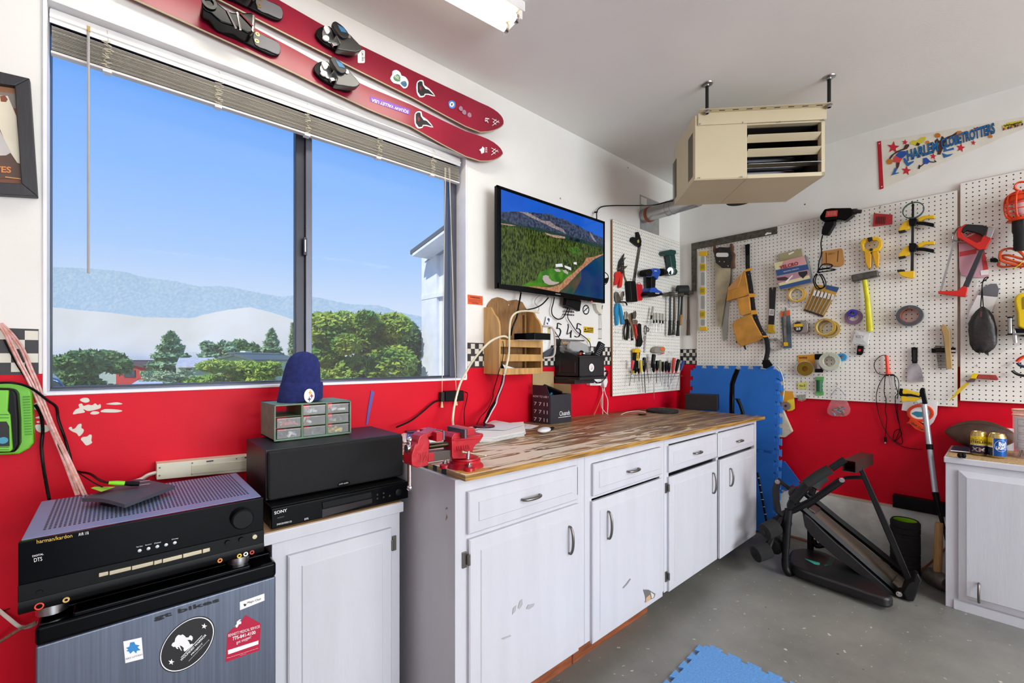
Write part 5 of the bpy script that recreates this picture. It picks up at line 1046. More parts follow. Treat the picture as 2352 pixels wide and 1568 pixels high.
t=thing('gold_sign','black strip with gold lettering behind the black tray','sign',W1(*K1('D',520,760),0)); slab('board',K('D',(385,695),(875,720),(872,735),(640,745),(640,815),(385,812)),'1',.001,.006,'print_black',t,smooth=0); wtext('Steelers','1',K1('D',480,782),K1('D',615,790),K1('D',480,722),.0066,'#e0a42a',t,bold=.03)
t=thing('cream_holder','cream plastic frame with a white card, between rack and black tray','frame',W1(*K1('D',290,800),.03))
wire('rim',wpts('1',K('D',(190,488),(300,495),(350,530),(380,620),(390,760),(388,900),(370,970),(320,1000),(200,1012)),[.04,.04,.05,.06,.07,.08,.09,.09,.09]),.006,mat('mauve_cream','#cdbfb8',rough=.4),t); slab('card',K('D',(190,505),(355,520),(350,760),(300,860),(190,940)),'1',.02,.024,'paper',t); slab('tray',K('D',(190,960),(390,840),(390,880),(350,985),(200,1005)),'1',.03,.06,'#3c4450',t)
for y_ in range(6): 
    for x_ in (225,310): decal('dot',K('D',*circ((x_,548+y_*42),4,4,8)),'1',.024,'print_black',t)
slab('yellow_strip',K('D',(268,515),(292,518),(292,640),(268,640)),'1',.024,.0246,'#d8c83a',t)
# ================================================================ black wall tray with badge
BX0,BX1=W1(1331,860,.2).x,W1(1387.5,860,.2).x; BZ0=W1(*K1('D',985,1322),.2).z; BZ1=W1(*K1('D',985,990),.2).z; BZB=W1(*K1('D',420,830),0).z
tr=thing('black_wall_tray','black wooden wall tray with a round white team badge on its front','tray',((BX0+BX1)/2,-.1,BZ0-.03))
mat('soft_black','#1b1c20',rough=.45)
for x in (BX0,BX1-.01): MB().prism([V((x,-.2,BZ0)),V((x,-.2,BZ1)),V((x,-.002,BZB)),V((x,-.002,BZ0))],(.01,0,0)).build('side_panel','soft_black',tr,bev=.001)
MB().bx((BX0,-.2,BZ0),(BX1,-.19,BZ1)).build('front_panel','soft_black',tr,bev=.001); MB().bx((BX0,-.2,BZ0),(BX1,-.002,BZ0+.008)).build('floor_panel','soft_black',tr); MB().bx((BX0+.01,-.012,BZ0),(BX1-.01,-.002,BZB)).build('back_panel','soft_black',tr)
MB().bx((BX0-.004,-.205,BZ1-.004),(BX1+.012,-.188,BZ1+.006)).build('front_lip','soft_black',tr,bev=.001)
MB().bx((BX0-.012,-.212,BZ0-.014),(BX1+.01,-.002,BZ0)).build('shelf_board','soft_black',tr,bev=.001); MB().bx((BX0-.008,-.17,BZ0-.04),(BX1-.06,-.002,BZ0-.014)).build('drawer','soft_black',tr,bev=.001)
for p in ([(470,945),(720,1080),(718,1252),(470,1250)],): 
    P=[PX(*q,BX0-.0006) for q in K('D',*p)]; MB().tube(P+[P[0]],.0012,4).build('side_moulding','dark_metal',tr)
text('Steelers',PX(*K1('D',620,1378),BX0-.0095),PX(*K1('D',760,1372),BX0-.0095),PX(*K1('D',620,1358),BX0-.0095),'#a8843a',tr)
qb=W1(*K1('D',985,1168),.2); bg_=MB().lathe([(.0245,0),(.0245,.0015),(1e-5,.0015)],qb,(0,-1,0),36).build('badge','print_white',tr); MB().ring(qb,(0,-1,0),.0275,.0245,.002,36).build('badge_rim','soft_black',tr); 
MB().ring(qb,(0,-1,0),.0155,.014,.002,30).build('inner_ring','#9aa0a0',bg_)
for (dx,dz),col in (((0,.006),'#e2b02a'),((.005,-.001),'#c02a2c'),((0,-.008),'#22386e')):
    disc3(qb+V((dx,-.002,dz)),V((1,0,0))*.0062,Z_*.0062,V((0,-1,0)),col,'star',bg_,t=.0005,pts=ast((0,0),1))
rc=thing('remote_control','black television remote standing in the black wall tray','remote',W1(*K1('D',1120,860),.17)); P=wpts('1',K('D',(1030,985),(1085,860),(1130,735),(1215,790),(1150,985)),.17)
MB().prism(P,(0,.018,0)).build('body','black_plastic',rc,bev=.003)
for i in range(7):
    for j in range(3): q=W1(*K1('D',1150-i*14+j*22,790+i*26+j*9),.171); MB().ell(q,(.0035,.0015,.0025),None,8,4).build('button','#b8bcc0',rc)
bgz=thing('plastic_bag','clear plastic bag of grey parts in the black wall tray','bag',W1(*K1('D',780,850),.1)); P=poly_smooth(K('D',(640,690),(720,690),(900,750),(960,780),(990,880),(985,965),(800,940),(700,930),(600,900)),2); slab('film',P,'1',.08,.15,'bag',bgz,bev=.01); slab('contents',K('D',(640,760),(800,740),(940,800),(960,930),(700,910),(630,860)),'1',.09,.12,'#9a9a9a',bgz,bev=.01)
cp=thing('team_cup','small black and white helmet shaped cap beside the plastic bag','cap',W1(*K1('D',820,930),.17)); q=W1(*K1('D',822,930),.17); MB().ell(q,(.017,.015,.017),None,16,10).build('cap','black_gloss',cp); MB().box(q+V((.006,-.013,-.002)),(.018,.006,.006)).build('stripe','print_white',cp); MB().box(q+V((-.018,-.006,-.004)),(.01,.01,.014)).build('red_tip','#d8402c',cp)
# outlet and cord nest under the tray
ol=thing('wall_outlet','white outlet box with plugged cords under the black tray','outlet',W1(*K1('D',1060,1410),0)); slab('box',K('D',(960,1350),(1150,1352),(1150,1462),(968,1462)),'1',0,.035,'print_white',ol,bev=.003)
slab('power_bar',K('D',(1195,1160),(1215,1165),(1260,1400),(1235,1490),(1205,1500),(1190,1400)),'1',.01,.05,'#e4e4e6',ol,bev=.006)
for k in range(3): wire('cord',wpts('1',K('D',(1010,1350),(1060,1400+k*8),(1120,1420-k*6),(1180,1380),(1240,1300-k*14),(1250,1230),(1210,1220+k*8)),[.06,.07,.06,.07,.06,.05,.06]),.0028,'black_plastic',ol)
for nm,lab,pts,m_,r in (('white_cable','white cord dropping from the outlet to the worktop, left strand',((1495,1090),(1500,1150),(1498,1250),(1500,1360)),'#e9e5e0',.0035),('white_cable','white cord dropping from the outlet, right strand beside the pegboard',((1510,1030),(1520,1130),(1550,1220),(1545,1350)),'#e9e5e0',.0035),('orange_cable','orange cord slanting down from the outlet to the worktop',((1500,1040),(1505,1120),(1460,1250),(1410,1365)),'#c86a3c',.003),('earphone_cable','thin white cord looping over the worktop to the brass fitting',((1520,1080),(1490,1180),(1485,1270),(1520,1330),(1570,1365),(1650,1375),(1700,1350),(1760,1330),(1860,1322),(1930,1335)),'#e9e5e0',.002)):
    offs={10:[.04,.04,.04,.05,.08,.12,.14,.16,.2,.24]}.get(len(pts),.035); wiref(nm,lab,'i',pts,offs,r,m_)
wb=thing('cable_cover','white wall box with an arrow and paired cords right of the television','wall box',W1(*K1('D',1130,200),0)); slab('cover',K('D',(1055,125),(1185,130),(1178,240),(1160,285),(1120,275),(1080,220)),'1',0,.03,'#dcd8cc',wb,bev=.004); slab('arrow',K('D',(1158,165),(1162,140),(1178,165),(1168,168),(1166,212),(1156,212),(1157,168)),'1',.03,.0306,'print_black',wb)
for x_ in (1118,1150): wire('cord',wpts('1',K('D',(1130+(x_-1134)*.6,280),(x_,400),(x_+2,540),(x_,700)),.008),.0018,'#c9c5bc',wb)
for y_ in (302,535,692): slab('clip',K('D',(1112,y_-4),(1155,y_-2),(1155,y_+5),(1112,y_+3)),'1',.006,.012,'print_black',wb)
t=thing('tv_side_cable','black cord loop hanging at the right edge of the television','cord',W1(*K1('g',1345,1160),.05)); wire('jacket',wpts('1',K('g',(1322,1105),(1350,1130),(1360,1170),(1345,1215),(1322,1240)),.05),.003,'black_plastic',t); slab('plug',K('g',(1328,1170),(1362,1160),(1355,1220),(1330,1225)),'1',.04,.06,'black_plastic',t,bev=.003)
t=thing('heater_cable','black cord running from above the television to the heater','cord',W1(*K1('g',1240,400),.02)); wire('jacket',wpts('1',K('g',(1228,500),(1228,430),(1245,395),(1290,365),(1400,353),(1600,352),(1720,352)),[.06,.03,.02,.02,.02,.03,.06])+[PD(1500,471,2.9),PD(1530,464,2.82),PD(1546,461,2.78)],.004,'black_plastic',t); slab('clip',K('g',(1212,418),(1240,416),(1240,432),(1212,434)),'1',.02,.03,'black_plastic',t)
t=thing('red_insert_board','tan plywood patch behind the black carton on the red wall','board',W1(*K1('i',905,1000),0)); slab('board',K('i',(800,925),(1010,928),(1010,1160),(800,1160)),'1',.001,.008,'cardboard',t,smooth=0)
# ================================================================ skis
def ski(lab,rows,dx=0,dy=0):
    t=thing('ski',lab,'ski',W1(*K1('m',rows[5][0],rows[5][2]),.02),'crimson skis over the window'); b=MB(); n=len(rows)
    for x,yt,yb,o_ in rows:
        for y_,oo in ((yt,o_),(yb,o_),(yb,o_-.009),(yt,o_-.009)): b.v.append(W1(*K1('m',x,y_),o_) if oo==o_ else W1(*K1('m',x,y_),o_)+V((0,.009,0)))
    for i in range(n-1):
        for j in range(4): b.f.append((4*i+j,4*i+(j+1)%4,4*i+4+(j+1)%4,4*i+4+j))
    b.f.append((0,1,2,3)); b.f.append((4*n-1,4*n-2,4*n-3,4*n-4))
    b.build('board',mat('ski_crimson','#8e1630',rough=.28,var=.12,vs=5),t,smooth=30)
    ed=[W1(*K1('m',x,yb+1),o_)+V((0,.003,0)) for x,yt,yb,o_ in rows]; MB().tube(ed,.0035,6).build('edge',mat('ski_edge','#b9b08c',rough=.4,metal=.3),t)
    def sl(nm,pts,o0,o1,m,bev=.002,par=t): return slab(nm,K('m',*[(x+dx,y+dy) for x,y in pts]),'1',o0,o1,m,par,bev=bev)
    tb=sl('toe_binding',poly_smooth([(845,240),(848,200),(880,178),(930,175),(1000,230),(1090,300),(1100,365),(1060,375),(960,330),(890,290)],2),.03,.05,'black_plastic',.003)
    sl('pivot_plate',poly_smooth([(885,240),(890,195),(925,178),(945,205),(960,250),(985,290),(930,290)],2),.05,.056,'steel',.001,tb); sl('prong',poly_smooth([(893,182),(915,172),(936,200),(930,222),(912,226)],2),.056,.064,'print_white',.001,tb); sl('prong',poly_smooth([(885,250),(905,236),(930,250),(925,275),(900,270)],2),.056,.064,'print_white',.001,tb)
    sl('housing',poly_smooth([(975,235),(1010,212),(1060,222),(1100,262),(1150,318),(1142,342),(1110,352),(1040,342),(985,330),(1000,290)],2),.05,.085,mat('graphite','#4a4a4a',rough=.3,metal=.5),.005,tb)
    sl('spring_arm',[(945,285),(1040,280),(1050,300),(960,310)],.056,.07,'steel',.002,tb); sl('lever',poly_smooth([(953,165),(965,143),(985,148),(1030,183),(1065,235),(1040,258),(1000,238)],2),.08,.1,'dark_metal',.003,tb); sl('lever_inlay',[(985,165),(1030,190),(1052,222),(1010,212)],.1,.1015,'#2a6a96',0,tb)
    q=W1(*K1('m',1060+dx,247+dy),.086); MB().cyl(q,q+V((0,-.004,0)),.008,n=14).build('screw','chrome',tb)
    hx_,hy_=(0,0) if dy>100 else (17,-240); hx_-=dx; hy_-=dy-(0)
    def sh_(nm,pts,o0,o1,m,bev=.002,par=t): return slab(nm,K('m',*[(x+(0 if dy>100 else 17),y+(0 if dy>100 else -240)) for x,y in pts]),'1',o0,o1,m,par,bev=bev)
    hb=sh_('heel_binding',poly_smooth([(122,150),(125,110),(150,85),(300,140),(420,210),(520,250),(580,280),(602,335),(590,370),(550,374),(480,345),(400,305),(300,255),(190,210)],2),.03,.045,'black_plastic',.003)
    sh_('heel_pad',poly_smooth([(420,215),(500,245),(575,280),(598,312),(598,350),(580,366),(500,332),(430,300)],2),.045,.05,mat('slate','#6b6b6e',rough=.5),.002,hb)
    sh_('heel_housing',poly_smooth([(70,20),(85,-8),(160,5),(240,70),(310,85),(400,82),(432,110),(422,205),(380,225),(300,180),(200,150),(130,90),(78,62)],2),.045,.105,'black_gloss',.006,hb)
    for a,b_ in (((240,70),(300,190)),((310,85),(330,200)),((420,105),(415,210)),((330,90),(425,190))): 
        P=[W1(*K1('m',x+(0 if dy>100 else 17),y+(0 if dy>100 else -240)),.108) for x,y in (a,b_)]; MB().tube(P,.004,6).build('arm','chrome',hb)
    q=W1(*K1('m',118+(0 if dy>100 else 17),20+(0 if dy>100 else -240)),.106); MB().ring(q,(0,-1,0),.022,.013,.006,20).build('socket','dark_metal',hb)
    for x_,y_ in ((445,232),(440,278)): q=W1(*K1('m',x_+(0 if dy>100 else 17),y_+(0 if dy>100 else -240)),.05); MB().ring(q,(0,-1,0),.0075,.003,.002,12).build('screw',mat('brass','#b8935a',rough=.3,metal=1),hb)
    return t
k0=.03
r1=[(-500,-600,-350),(200,-212,0),(600,5,205),(870,160,342),(1150,310,485),(1500,480,660),(1700,575,770),(1850,645,850),(1950,693,889),(2000,715,886),(2040,737,878),(2070,759,866),(2090,780,854),(2101,797,843),(2107,815,832)]
r2=[(-500,-320,-62),(0,-42,165),(430,190,362),(700,335,492),(940,468,612),(1200,590,735),(1480,705,850),(1700,815,975),(1850,885,1052),(1950,918,1084),(2000,938,1084),(2040,960,1078),(2068,982,1066),(2086,1000,1054),(2096,1016,1043),(2102,1032,1035)]
def offs(rows): return [(x,a,b,k0+max(0,(x-1600)/500)**2*.03) for x,a,b in rows]
s1_=ski('upper crimson ski with an oval town sticker and a blue round sticker',offs(r1)); s2_=ski('lower crimson ski with a purple lettered strip near its middle',offs(r2),-14,238)
def sd(t,pts,m,x=0,n='sticker',lift=0): return slab(n,K('m',*pts),'1',k0+max(0,(x-1600)/500)**2*.03+.0004+lift,k0+max(0,(x-1600)/500)**2*.03+.0012+lift,m,t,smooth=0)
sd(s1_,rrect(1122,338,1170,425,8),'print_white'); wtext('Lee Skis','1',K1('m',1147,348),K1('m',1150,412),K1('m',1166,350),k0+.0016,'print_black',s1_)
sd(s1_,poly_smooth([(1342,530),(1355,505),(1358,480),(1385,472),(1410,490),(1418,510),(1445,520),(1465,555),(1455,590),(1430,595),(1405,570),(1365,560)],2),'print_white'); sd(s1_,poly_smooth([(1362,520),(1390,500),(1410,520),(1408,548),(1375,545)],2),'#4f8a5a',lift=.0008); sd(s1_,poly_smooth([(1410,560),(1440,545),(1455,570),(1440,588)],2),'#3a6a8a',lift=.0008); wtext('PARK CITY','1',K1('m',1362,522),K1('m',1438,560),K1('m',1366,498),k0+.0024,'print_white',s1_)
sk=[(1527,560),(1540,548),(1558,550),(1562,575),(1580,600),(1600,605),(1640,645),(1600,632),(1575,632),(1570,645),(1548,648),(1528,620)]
for t,dx,dy in ((s1_,0,0),(s2_,-13,210)):
    sd(t,poly_smooth([(x+dx,y+dy) for x,y in [(1520,562),(1538,542),(1565,544),(1572,575),(1605,598),(1646,650),(1600,640),(1578,640),(1572,652),(1540,656),(1520,620)]],2),'print_white'); sd(t,[(x+dx,y+dy) for x,y in sk],'print_black',lift=.0008); sd(t,[(x+dx,y+dy) for x,y in [(1540,575),(1555,590),(1550,612),(1540,600)]],'#8e1630',lift=.0016)
sd(s1_,poly_smooth([(1735,690),(1755,678),(1780,690),(1780,720),(1765,732),(1742,725)],2),mat('sky_sticker','#3c8ed8',rough=.4),1750,lift=.001); sd(s1_,circ((1758,705),15,17,16),'print_white',1750,lift=.002); sd(s1_,[(1752,700),(1765,696),(1758,716)],'print_black',1750,lift=.003)
for x0,y0 in ((1812,735),(1835,760),(1870,778),(1905,795),(1940,805)): sd(s1_,poly_smooth([(x0,y0-18),(x0+16,y0-14),(x0+20,y0+8),(x0+6,y0+14),(x0-8,y0)],2),'#a27f92',1850,n='worn_mark',lift=.002)
P3=lambda x,y,xx:W1(*K1('m',x,y),k0+max(0,(xx-1600)/500)**2*.03+.003)
for t,dy in ((s1_,0),(s2_,198)):
    for a,b_ in (((2030,800),(2078,828)),((2030,848),(2075,815)),((2035,826),(2058,806)),((2035,822),(2058,842))):
        p,q=P3(a[0]-(6 if dy else 0),a[1]+dy,2060),P3(b_[0]-(6 if dy else 0),b_[1]+dy,2060); MB().tube([p,q],.0016,5).build('tip_mark','print_white',t)
text('R',P3(2010,800,2000),P3(2002,832,2000),P3(1984,795,2000),'print_white',s1_)
sd(s2_,[(1207,648),(1475,738),(1472,776),(1205,682)],mat('purple','#7a3fb8',rough=.4),lift=.0); text('SQUAW VALLEY USA',*[W1(*K1('m',*p),k0+.0018) for p in ((1466,744),(1218,660),(1462,768))],'print_white',s2_,bold=.015)
sd(s2_,poly_smooth([(1942,1012),(1960,1000),(1965,988),(1978,1000),(1975,1030),(1958,1038),(1952,1020)],1),'print_white',1960,lift=.002); text('RIDE',P3(1982,995,1990),P3(1982,1030,1990),P3(1996,995,1990),'print_white',s2_)
# ================================================================ gas heater
HZ0=2.233
hA=PZ(1594,414,HZ0); hB=PZ(1895,403,HZ0); hX=(hB-hA); HW=hX.length; hX.normalize(); hY=V((-hX.y,hX.x,0)); HD=(PZ(1546,472,HZ0)-hA).dot(hY); HZ1=2.585; HH=HZ1-HZ0
ht=thing('unit_heater','beige gas unit heater hanging from the ceiling in the corner','heater',hA+hX*HW/2+hY*HD/2)
mat('beige_enamel','#cfc2a2',rough=.4,var=.03,vs=3); mat('heater_dark','#1d1a17',rough=.6); HR=Matrix((hX,hY,Z_)).transposed()
def HB(nm,u0,u1,v0,v1,z0,z1,m='beige_enamel',bev=.002,par=ht): return MB().box(hA+hX*(u0+u1)/2+hY*(v0+v1)/2+V((0,0,(z0+z1)/2)),(abs(u1-u0),abs(v1-v0),abs(z1-z0)),HR).build(nm,m,par,bev=bev)
def hu(x,y): return (hit(*K1('f',x,y),hA,hY)-hA).dot(hX)
def hz_(x,y): return (hit(*K1('f',x,y),hA,hY)).z-HZ0
U1=hu(1202,700); U2=hu(1945,700); V0=hz_(1202,960)+.0; V1=hz_(1500,455)
HB('left_body',0,U1,0.0,HD,0,HH,bev=.003); HB('front_panel',.004,U1-.001,-.004,.0,.004,HH-.004)
HB('top_panel',U1,HW,0,HD,V1,HH); HB('bottom_panel',U1,HW,0,HD,0,V0); HB('right_panel',U2,HW,0,HD,0,HH); HB('back_panel',U1,U2,HD-.01,HD,V0,V1,'heater_dark')
for k in (0,1,2):
    zc=hz_(1500,(582,725,855)[k]); c=hA+hX*(U1+U2)/2+hY*.012+V((0,0,zc)); MB().box(c,(U2-U1-.006,.045,.003),HR@Matrix.Rotation(math.radians(-38 if k<2 else -5),3,'X')).build('louver','beige_enamel' if k<2 else 'steel',ht,bev=.001)
for k in range(3):
    zc=hz_(1500,(640,775,900)[k]); a=hA+hX*(U1+.01)+hY*.14+V((0,0,zc)); b_=hA+hX*(U2-.06)+hY*.14+V((0,0,zc)); MB().tube(cat_rom([a,b_,b_+hX*.03+hY*.03,b_+hX*.01+hY*.08,a+hY*.09],4),.02,10).build('heat_tube',mat('tube_steel','#6a6a70',rough=.3,metal=.8),ht)
HB('shade_liner',U1+.002,U2,.03,HD-.01,V1-.004,V1-.001,'heater_dark',0); HB('shade_liner',U2-.004,U2-.001,.03,HD-.01,V0,V1,'heater_dark',0); HB('hanger_flange',hu(705,400),HW+.002,-.012,-.004,hz_(800,475),HH+.005); HB('hanger_shelf',hu(705,400),HW+.012,-.05,0.0,HH+.004,HH+.0065)  # dark sheets added inside, painting the shade behind the louvers
for k in range(9):
    u=.05+k*.07; HB('slot',u,u+.03,-.035,-.028,HH+.0035,HH+.0045,'heater_dark',0)
for (x_,y_) in ((730,457),(1160,441),(1533,433),(1970,413),(1152,982),(728,992)): q=hit(*K1('f',x_,y_),hA-hY*.012,hY); MB().lathe([(.0045,0),(.0035,.003),(1e-5,.003)],q,-hY,8).build('screw','steel',ht)
# side vents
sv=MB(); 
def sp_(v,z): return hA+hY*v+V((0,0,z))-hX*.0008
for (xa,xb,ya,yb,n) in ((614,660,550,1035,30),(460,497,800,1230,30)):
    A0=hit(*K1('f',xb,ya),hA,hX); A1=hit(*K1('f',xa,yb),hA,hX); va,vb=(A0-hA).dot(hY),(A1-hA).dot(hY)
    zt2=hit(*K1('f',(xa+xb)/2,ya+20),hA,hX).z; zb2=hit(*K1('f',(xa+xb)/2,yb-30),hA,hX).z
    for i in range(n):
        z=zb2+(zt2-zb2)*i/n; c=hA+hY*(va+vb)/2-hX*.0006+V((0,0,0)); c.z=z; sv.box(c,(.0012,abs(vb-va),(zt2-zb2)/n*.5),HR)
sv.build('side_vents','heater_dark',ht,smooth=0,kind='stuff')
for px_,py_ in ((1619,203),(1893,190)):
    q=PZ(px_,py_,CEIL-.003); u=(q-hA).dot(hX); q=hA+hX*u-hY*.03; q.z=CEIL
    MB().cyl((q.x,q.y,CEIL),(q.x,q.y,HZ0+HH-.01),.0085,n=10).build('threaded_rod',mat('rod_black','#2c2c2c',rough=.4,metal=.6),ht); MB().lathe([(.03,0),(.028,-.004),(.012,-.007),(.012,-.014)],(q.x,q.y,CEIL),n=20).build('ceiling_flange','steel',ht); MB().lathe([(.016,0),(.016,-.003),(.011,-.004),(.011,-.014)],(q.x,q.y,HZ0+HH+.004),n=6).lathe([(.014,.006),(.014,.009)],(q.x,q.y,HZ0+HH+.004),n=16).build('nut','steel',ht)
for u in (.1,HW-.1): q=hA+hX*u+hY*(HD-.06); MB().cyl((q.x,q.y,CEIL),(q.x,q.y,HZ0+HH-.01),.0085,n=8).build('threaded_rod','rod_black',ht)
q=hA+hX*(HW*.6)+hY*(HD+.03); MB().cyl((q.x,q.y,HZ0+.09),(q.x,q.y,HZ0+.018),.07,n=24).build('fan_motor','heater_dark',ht)
fp=thing('flue_pipe','silver flue pipe with a rust red clamp from heater to wall','pipe',W1(1490,495,.05)); fa=W1(1477,497,.0); fb_=PD(1605,456,3.0); dd=(fb_-fa).normalized()
MB().cyl(fa,fb_,.052,n=28).build('duct',mat('duct_metal','#b4b4b4',rough=.3,metal=.85),fp); c=fa+dd*.06; MB().cyl(c,c+dd*.02,.058,n=28).build('clamp',mat('rust_red','#9a4a2c',rough=.6),fp); c=fb_-dd*.27; MB().cyl(c,c+dd*.012,.0545,n=28).cyl(c+dd*.05,c+dd*.058,.0545,n=28).build('joint_band','steel',fp)
wp_=thing('wall_plate','galvanised wall plate with a paper tag around the flue pipe','plate',W1(1492,492,0)); slab('sheet',K('f',(133,1162),(320,1240),(322,1600),(133,1530)),'1',.0005,.003,mat('galvanised','#a9aba9',rough=.45,metal=.4,vs=18,var=.12),wp_,smooth=0); slab('tag',K('f',(140,1180),(198,1205),(198,1275),(140,1252)),'1',.003,.004,'paper',wp_,smooth=0)
# ================================================================ pegboards
def pegboard(nm,lab,wall,a0,a1,z0,z1,o,t=.0055,cut=None):
    n=NRM[wall]; ax=V((1,0,0)) if wall=='1' else V((0,-1,0)); s=.0254; r=.0034
    A,B_=min(a0,a1),max(a0,a1); nu=int((B_-A)/s); nv=int((z1-z0)/s); mu=((B_-A)-nu*s)/2; mv=((z1-z0)-nv*s)/2
    th=thing(nm,lab,'pegboard',ax*((A+B_)/2)+V((0,0,z0))+n*o)
    v=[];f=[]
    org=ax*A+V((0,0,z0)); c8=[(math.cos(i*math.pi/4)*r,math.sin(i*math.pi/4)*r) for i in range(8)]; sq=[(1,0),(1,1),(0,1),(-1,1),(-1,0),(-1,-1),(0,-1),(1,-1)]
    def P(u,w,d): return org+ax*u+V((0,0,w))+n*(o-d)
    for i in range(nu):
        for j in range(nv):
            u,w=mu+(i+.5)*s,mv+(j+.5)*s; k=len(v)
            ul=-s/2-(mu if i==0 else 0); uh=s/2+(mu if i==nu-1 else 0); wl=-s/2-(mv if j==0 else 0); wh=s/2+(mv if j==nv-1 else 0)
            v+= [P(u+(uh if x>0 else ul if x<0 else 0),w+(wh if y>0 else wl if y<0 else 0),0) for x,y in sq]+[P(u+x,w+y,0) for x,y in c8]+[P(u+x,w+y,t) for x,y in c8]
            for q in range(8): f.append((k+q,k+(q+1)%8,k+8+(q+1)%8,k+8+q)); f.append((k+8+q,k+8+(q+1)%8,k+16+(q+1)%8,k+16+q))
    me=bpy.data.meshes.new('perforated_sheet'); off=ORG[th.name]; me.from_pydata([tuple(q-off) for q in v],[],f)
    ob=bpy.data.objects.new('perforated_sheet',me); C.objects.link(ob); ob.parent=th; me.materials.append(M('peg_white')); me.materials.append(M('hole_shade')); me.polygons.foreach_set('material_index',[i%2 for i in range(len(f))])  # hole walls coloured dark to paint the shade inside them
    Q=lambda u,w,d:P(u,w,d); W_=B_-A; H_=z1-z0
    b=MB(); b.prism([Q(0,0,t+.0004),Q(W_,0,t+.0004),Q(W_,H_,t+.0004),Q(0,H_,t+.0004)],-n*.0015); b.build('backing','hole_shade',th,smooth=0)  # dark sheet added behind the holes as painted shade
    b=MB(); e_=.0012
    b.prism([Q(-e_,-e_,0),Q(W_+e_,-e_,0),Q(W_+e_,0,0),Q(-e_,0,0)],-n*t); b.prism([Q(-e_,H_,0),Q(W_+e_,H_,0),Q(W_+e_,H_+e_,0),Q(-e_,H_+e_,0)],-n*t); b.prism([Q(-e_,0,0),Q(0,0,0),Q(0,H_,0),Q(-e_,H_,0)],-n*t); b.prism([Q(W_,0,0),Q(W_+e_,0,0),Q(W_+e_,H_,0),Q(W_,H_,0)],-n*t); b.build('board_edge','hardboard',th,smooth=0)
    b=MB(); dd=o-t-.002
    for u in (.02,W_/2,W_-.02):
        b.prism([Q(u-.015,.01,t+.002),Q(u+.015,.01,t+.002),Q(u+.015,H_-.01,t+.002),Q(u-.015,H_-.01,t+.002)],-n*(dd-.0005))
    b.build('batten','hardboard',th,smooth=0)
    return th
mat('peg_white','#e9e7df',rough=.5,var=.03,vs=6); mat('hardboard','#a5713c',rough=.8); mat('hole_shade','#26211d',rough=.9)
PO=.02
p0=W1(1407,505,PO); p1_=W1(1562,896,PO)
pegboard('pegboard','white pegboard with pliers and screwdrivers on the window wall by the corner','1',p0.x,-.034,1.0,2.256,PO)
pegboard('pegboard','wide white pegboard on the right wall, holding saws, tapes and clamps','2',-W2(1600,700,PO).y,-W2(2198,700,PO).y,.985,2.234,PO) if 0 else None
def peg2(a0,a1,z0,z1,lab): 
    return pegboard('pegboard',lab,'2',-a0.y,-a1.y,z0,z1,PO)
peg2(W2(1600.5,700,PO),W2(2199,700,PO),.988,2.234,'wide white pegboard on the right wall holding saws, tapes and clamps')
peg2(W2(2206,700,PO),V((0,-2.95,0)),1.025,2.27,'white pegboard at the right edge of the photo, slightly higher than its neighbour')
# ---------------------------------------------------------------- tool builders
def hook(par,k,x,y,wall,l=.03,up=.012):
    q=PW(wall,K1(k,x,y),PO); n=NRM[wall]
    MB().tube([q+V((0,0,.012)),q+n*.004+V((0,0,.003)),q+n*.006,q+n*l,q+n*(l+.004)+V((0,0,up))],.0014,6).build('peg_hook','steel',par,smooth=60)
def org(wall,k,x,y,o=PO): return PW(wall,K1(k,x,y),o)
def S(nm,par,k,wall,pts,o0,o1,m,bev=.0015,sm=0,inset=0,label=None):
    if sm: pts=poly_smooth(pts,sm)
    return slab(nm,K(k,*pts),wall,PO+o0,PO+o1,m,par,bev=bev,inset=inset,label=label)
def roll(nm,lab,k,cx,cy,ro,ri,wall,o0,o1,m,core='cardboard',cat='tape',group=None,hk=True):
    c=org(wall,k,cx,cy,PO+o1); s=mpp(c)/KS[k][2]; Ro,Ri=ro*s,ri*s; n=NRM[wall]; base=c-n*(o1-o0)
    t=thing(nm,lab,cat,base,group); MB().ring(base,n,Ro,Ri+.002,o1-o0,36).build('tape_winding',m,t); MB().ring(base-n*.0005,n,Ri+.0022,Ri,o1-o0+.001,30).build('core',core,t)
    if hk:
        q=base+V((0,0,Ri-.001))-n*o0; MB().tube([q,q+n*(o1+.01),q+n*(o1+.014)+V((0,0,.012))],.0016,6).build('peg_hook','steel',t,smooth=60)
    return t
def TW(nm,par,k,wall,pts,offs,r,m,n=6,flat=None): return wire(nm,wpts(wall,K(k,*pts),[PO+o for o in offs] if isinstance(offs,(list,tuple)) else PO+offs),r,m,par,n=n,flat=flat)
